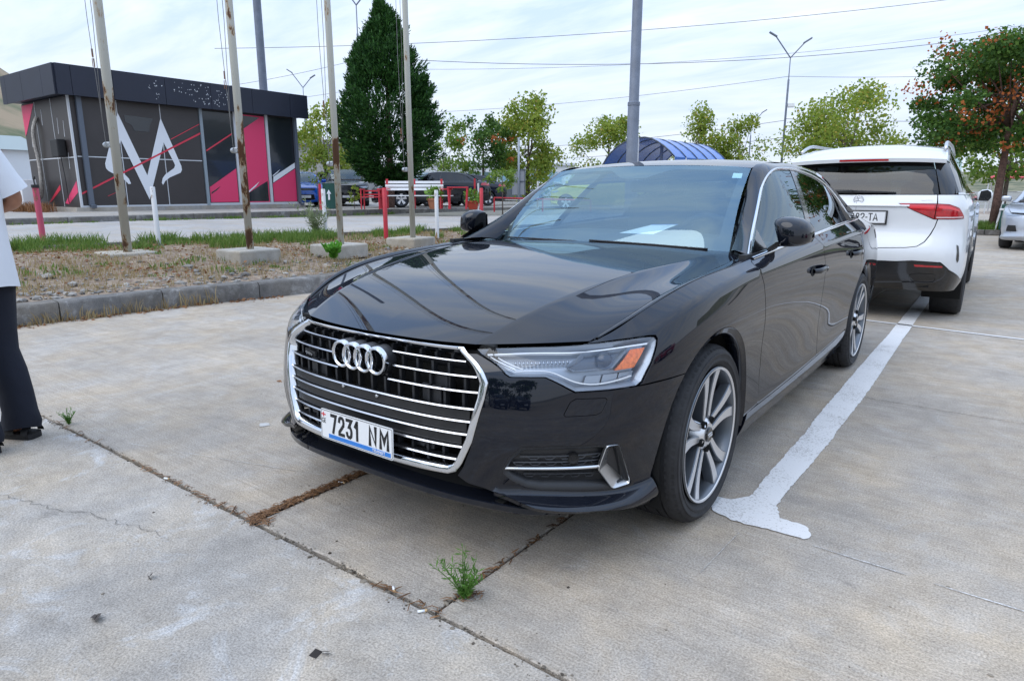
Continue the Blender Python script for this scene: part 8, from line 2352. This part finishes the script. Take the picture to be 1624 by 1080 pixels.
# ================================================================ the person at the left edge
def skin_mesh(name, verts, radii, edges, mat, parent=None, root=0, sub=2):
    me = bpy.data.meshes.new(name); me.from_pydata(verts, edges, []); me.materials.append(mat)
    o = bpy.data.objects.new(name, me); COL.objects.link(o)
    m = o.modifiers.new('skin', 'SKIN'); m.use_smooth_shade = True
    for i, r in enumerate(radii):
        v = me.skin_vertices[0].data[i]; v.radius = r if hasattr(r, '__len__') else (r, r); v.use_root = (i == root)
    s = o.modifiers.new('sub', 'SUBSURF'); s.levels = sub; s.render_levels = sub
    if parent: o.parent = parent
    return o
def build_person():
    # local frame: faces +y, right hand at +x; feet on z=0
    p = empty('person', (-2.235, -1.40, 0), math.radians(118), 'person in white T-shirt, dark trousers with white stripe and black sandals', 'person')
    M_SKIN = pbr('skin', (.36, .17, .10), rough=.5, var=.10, vscale=20); M_SHIRT = pbr('white_cotton', (.74, .76, .80), rough=.9, bump=.35, bscale=14); M_TROU = pbr('dark_navy_cloth', (.008, .011, .022), rough=.9, bump=.5, bscale=16); M_SAND = pbr('black_sandal', (.012, .012, .013), rough=.7); M_HAIR = pbr('dark_hair', (.012, .009, .008), rough=.7)
    V, R, E = [], [], []
    def add(pt, r, par=None):
        V.append(pt); R.append(r)
        if par is not None: E.append((par, len(V) - 1))
        return len(V) - 1
    pel = add((0, 0, .94), (.15, .11)); sp = add((0, .01, 1.15), (.14, .10), pel); ch = add((0, .0, 1.36), (.16, .11), sp); nk = add((0, -.01, 1.50), (.062, .062), ch); hd0 = add((0, .01, 1.58), (.060, .066), nk); hd1 = add((0, .025, 1.66), (.080, .098), hd0); hd2 = add((0, .012, 1.745), (.074, .090), hd1)
    for s in (1, -1):
        sh = add((s * .19, -.01, 1.43), (.062, .062), ch)
        if s > 0: el = add((s * .25, -.075, 1.20), (.042, .042), sh); wr = add((s * .20, .16, 1.15), (.028, .030), el); hb = add((s * .18, .22, 1.15), (.030, .018), wr)
        else: el = add((s * .24, -.06, 1.17), (.042, .042), sh); wr = add((s * .17, .17, 1.17), (.028, .030), el); hb = add((s * .15, .23, 1.18), (.030, .018), wr)
        hp = add((s * .095, 0, .86), (.092, .095), pel); kn = add((s * .105, .03, .50), (.058, .062), hp); cf = add((s * .108, -.02, .34), (.052, .056), kn); an = add((s * .11, -.04, .09), (.036, .040), cf); ft = add((s * .118, .05, .045), (.038, .026), an); to = add((s * .13, .15, .030), (.042, .018), ft)
    body = skin_mesh('body', V, R, E, M_SKIN, p)
    # five separate fingers on each hand
    for s, hx, hz in ((1, .18, 1.15), (-1, .15, 1.18)):
        for k in range(5):
            off = (k - 1.5) * .018; l = (.072, .080, .076, .060, .055)[k]
            if k < 4: pts = [(s * hx + off * .3, .235, hz + off), (s * hx + off * .3 - s * .008, .235 + l * .45, hz + off), (s * (hx - .03) + off * .2, .235 + l * .8, hz + off), (s * (hx - .055), .235 + l * .75, hz + off)]
            else: pts = [(s * hx - s * .01, .20, hz + .022), (s * hx - s * .03, .225, hz + .045), (s * hx - s * .045, .26, hz + .050), (s * hx - s * .05, .275, hz + .045)]
            f_ = skin_mesh('finger', pts, [.0095, .009, .0085, .007], [(0, 1), (1, 2), (2, 3)], M_SKIN, p, 0, 1)
    # head details
    mb = MB()
    for s in (1, -1):
        bm = bmesh.new(); bmesh.ops.create_uvsphere(bm, u_segments=10, v_segments=8, radius=.013); mb.add([(s * .032 + v.co.x, .108 + v.co.y, 1.672 + v.co.z) for v in bm.verts], [[v.index for v in f.verts] for f in bm.faces]); bm.free()
    mb.build('eye', M_WHITE, p, smooth=True)
    mb = MB(); mb.tube([(0, .112, 1.675), (0, .130, 1.640), (0, .118, 1.628)], [.009, .015, .008], 8); mb.build('nose', M_SKIN, p, smooth=True)
    mb = MB(); mb.tube([(-.024, .112, 1.600), (0, .122, 1.598), (.024, .112, 1.600)], .006, 6); mb.build('mouth', pbr('lips', (.30, .10, .08), rough=.5), p, smooth=True)
    for s in (1, -1):
        mb = MB(); mb.bbox((s * .083, .0, 1.655), (.016, .035, .06), .006); mb.build('ear', M_SKIN, p, smooth=True)
    mb = MB(); rows = []
    for i in range(9):
        t = i / 8 * PI * .62; rows.append([(.098 * math.sin(t) * math.cos(a), .002 + .112 * math.sin(t) * math.sin(a) - .012, 1.69 + .118 * math.cos(t) * (1 if math.sin(a) < .4 else .95)) for a in np.linspace(0, 2 * PI, 25)])
    mb.grid(rows); mb.build('hair', M_HAIR, p, smooth=True)
    # T-shirt: loose tube with sleeves
    mb = MB(); rows = []
    rg = np.random.default_rng(2)
    for z, rx, ry, cy in ((.80, .215, .165, .0), (.90, .212, .160, .0), (1.02, .205, .150, .003), (1.16, .200, .142, .005), (1.30, .205, .138, .0), (1.40, .205, .125, -.005), (1.46, .165, .10, -.008), (1.505, .085, .075, -.008)):
        rows.append([(rx * math.cos(a) * (1 + .02 * math.sin(5 * a + z * 9)), cy + ry * math.sin(a) * (1 + .035 * math.sin(4 * a + z * 7)), z + .012 * math.sin(3 * a)) for a in np.linspace(0, 2 * PI, 33)])
    mb.grid(rows); mb.build('t_shirt', M_SHIRT, p, smooth=True)
    for s in (1, -1):
        mb = MB(); el = (.25, -.075, 1.20) if s > 0 else (.24, -.06, 1.17); a0 = Vector((s * .15, -.01, 1.43)); a1 = a0.lerp(Vector((s * el[0], el[1], el[2])), .80)
        mb.tube([tuple(a0), tuple(a0.lerp(a1, .35)), tuple(a0.lerp(a1, .7)), tuple(a1)], [.088, .086, .084, .088], 14, cap=False); mb.build('sleeve', M_SHIRT, p, smooth=True)
    # trousers
    for s in (1, -1):
        mb = MB(); rows = []
        for z, cx, cy, rx, ry in ((.98, .07, 0, .115, .135), (.86, .095, .0, .105, .125), (.72, .10, .01, .094, .108), (.58, .104, .018, .085, .095), (.48, .106, .018, .076, .086), (.38, .108, -.008, .073, .088), (.26, .110, -.030, .069, .088), (.16, .112, -.035, .069, .090), (.10, .112, -.035, .074, .098), (.065, .112, -.03, .072, .094)):
            rows.append([(s * cx + rx * math.cos(a) * (1 + .035 * math.sin(3 * a + z * 31)), cy + ry * math.sin(a) * (1 + .05 * math.sin(2 * a + z * 44)), z + .01 * math.sin(2 * a)) for a in np.linspace(0, 2 * PI, 29)])
        mb.grid(rows[::-1]); tr = mb.build('trousers', M_TROU, p, smooth=True)
        mb = MB(); mb.grid([[(s * (cx + rx * 1.03) , cy + d, z) for d in (-.010, .010)] for z, cx, cy, rx in ((.80, .098, 0, .102), (.70, .10, .012, .094), (.58, .104, .02, .087), (.50, .106, .02, .085))]); mb.build('trouser_stripe', M_SHIRT, tr)
        sx = s * .12
        out = [(sx - .045, -.105), (sx + .045, -.105), (sx + .055, .0), (sx + .060, .10), (sx + .05, .175), (sx, .20), (sx - .045, .17), (sx - .045, .05)]
        out = rounded(out, .03, 3)
        mb = MB(); mb.prism([(x, y, .002) for x, y in out], (0, 0, .028)); sd = mb.build('sandal', M_SAND, p)
        for y0, y1, h in ((.06, .12, .075), (-.02, .05, .095), (-.10, -.06, .075)):
            mb = MB(); mb.grid([[(sx + .054 * math.cos(t), y, .028 + (h - .028) * math.sin(t)) for t in np.linspace(0, PI, 11)] for y in (y0, y1)]); mb.build('strap', M_SAND, sd, smooth=True)
    return p
build_person()

# ================================================================ other vehicles
P_BLUE = paint_mat('blue_paint', (.012, .11, .52), dust=.04); P_NAVY = paint_mat('navy_paint', (.010, .013, .028), dust=.05); P_BLACK2 = paint_mat('black_paint_two', (.006, .007, .010), dust=.05); P_WHITE2 = paint_mat('white_paint_two', (.66, .68, .70), dust=.05)
P_SILVER = paint_mat('silver_paint', (.46, .49, .54), dust=.03, flake=.5); P_GREY = paint_mat('grey_paint', (.13, .15, .18), dust=.05, flake=.3); P_YEL = paint_mat('yellow_paint', (.62, .56, .06), dust=.05); P_DBLUE = paint_mat('deep_blue_paint', (.008, .014, .12), dust=.04)
yaw = math.radians(36.757)
def gz2(x, y): return .655 + .026 * max(0, -27 - x) - .006 * max(0, y - 10)
G_ = 'parked cars beyond the street'
def far_car(x, y, rz, paint, kind, lab, z=None, grp=G_):
    return build_plain_car('parked_car', (x, y, gz2(x, y) if z is None else z), rz, paint, kind, lab, 'car', grp)
# nose of every car points to local -y
far_car(-22.0, 15.0, 1.02, P_BLUE, 'saloon', 'bright blue saloon whose nose shows right of the kiosk corner')
far_car(-24.9, 19.7, 1.25, P_NAVY, 'suv', 'dark blue estate behind the bright blue saloon')
far_car(-22.2, 17.5, .92, P_BLACK2, 'suv', 'black crossover between the green bin and the cypress trunk')
far_car(-19.0, 17.35, -.50, P_BLACK2, 'saloon', 'black saloon parked behind the white bench')
far_car(-20.6, 20.6, -.5, P_NAVY, 'saloon', 'dark saloon mostly hidden behind the black one at the bench')
far_car(-33.6, 40.6, 2.25, P_WHITE2, 'saloon', 'white saloon seen from behind in the far row of the car park')
far_car(-31.2, 39.4, 2.3, P_DBLUE, 'saloon', 'deep blue car right of the white saloon in the far row')
far_car(-26.6, 37.4, 2.3, P_GREY, 'saloon', 'grey saloon just left of the grey sign board')
far_car(-29.5, 44.5, 2.2, P_WHITE2, 'suv', 'white SUV farthest back behind the grey saloon')
far_car(-24.6, 40.8, 2.3, P_WHITE2, 'saloon', 'white car half hidden behind the grey sign board')
far_car(-29.6, 5.2, .9, P_SILVER, 'suv', 'silver SUV left of the kiosk behind the air conditioner')
far_car(-40.5, 40.6, 2.25, P_SILVER, 'suv', 'pale car far back above the roofs of the dark cars')
far_car(-15.6, 25.2, -1.05, P_YEL, 'van', 'yellow minibus seen through the windscreen of the black saloon', .4, None)
far_car(3.2, 30.4, PI / 2 + .1 - PI, P_WHITE2, 'van', 'white minivan behind the tree trunk at the right edge', .06, None)
far_car(2.40, 16.5, -.10, P_SILVER, 'hatch', 'silver hatchback cut off by the right edge', 0, None)
far_car(-2.5, 33.5, 1.5, P_GREY, 'saloon', 'grey car glimpsed low between the white SUV and the tree', .05, None)
# cars on the near side of the lot, mirrored in the paint of the black saloon
far_car(9.6, 1.2, -1.35, P_BLACK2, 'suv', 'black SUV parked to the right of the view', 0, 'cars outside the view')
far_car(9.8, 5.2, -1.4, pbr('x', (.3, .02, .03), rough=.3) and paint_mat('red_paint', (.34, .015, .025), dust=.04), 'hatch', 'red hatchback parked to the right of the view', 0, 'cars outside the view')  # added to give the red mirrored in the saloon's side
for i, (x, y, k_, pt) in enumerate(((-4.6, -13.0, 'saloon', P_BLACK2), (-1.6, -13.2, 'suv', P_NAVY), (1.6, -13.0, 'saloon', P_GREY), (4.8, -13.2, 'suv', P_BLACK2), (7.9, -13.0, 'saloon', P_NAVY))):  # unseen row, added so the saloon's bumper mirrors something dark
    far_car(x, y, PI + .03 * (i - 2), pt, k_, ['black saloon in the row behind the viewer, leftmost', 'navy SUV in the row behind the viewer', 'grey saloon in the row behind the viewer, in the middle', 'black SUV in the row behind the viewer', 'navy saloon in the row behind the viewer, rightmost'][i], 0, 'cars outside the view')
for i, x in enumerate((-15, -8, -1.5, 5.0, 12)):  # unseen trees, added as a dark backdrop for the paint reflections
    tree('leafy tree behind the viewer, number five of a row'.replace('number five of a row', ('far left', 'left', 'middle', 'right', 'far right')[i]), x, -21.5, 0, 3.6, (3.6, 2.2, 3.3), 2600, .42, M_LEAF_C, 60 + i, .16, 26, group='trees outside the view')
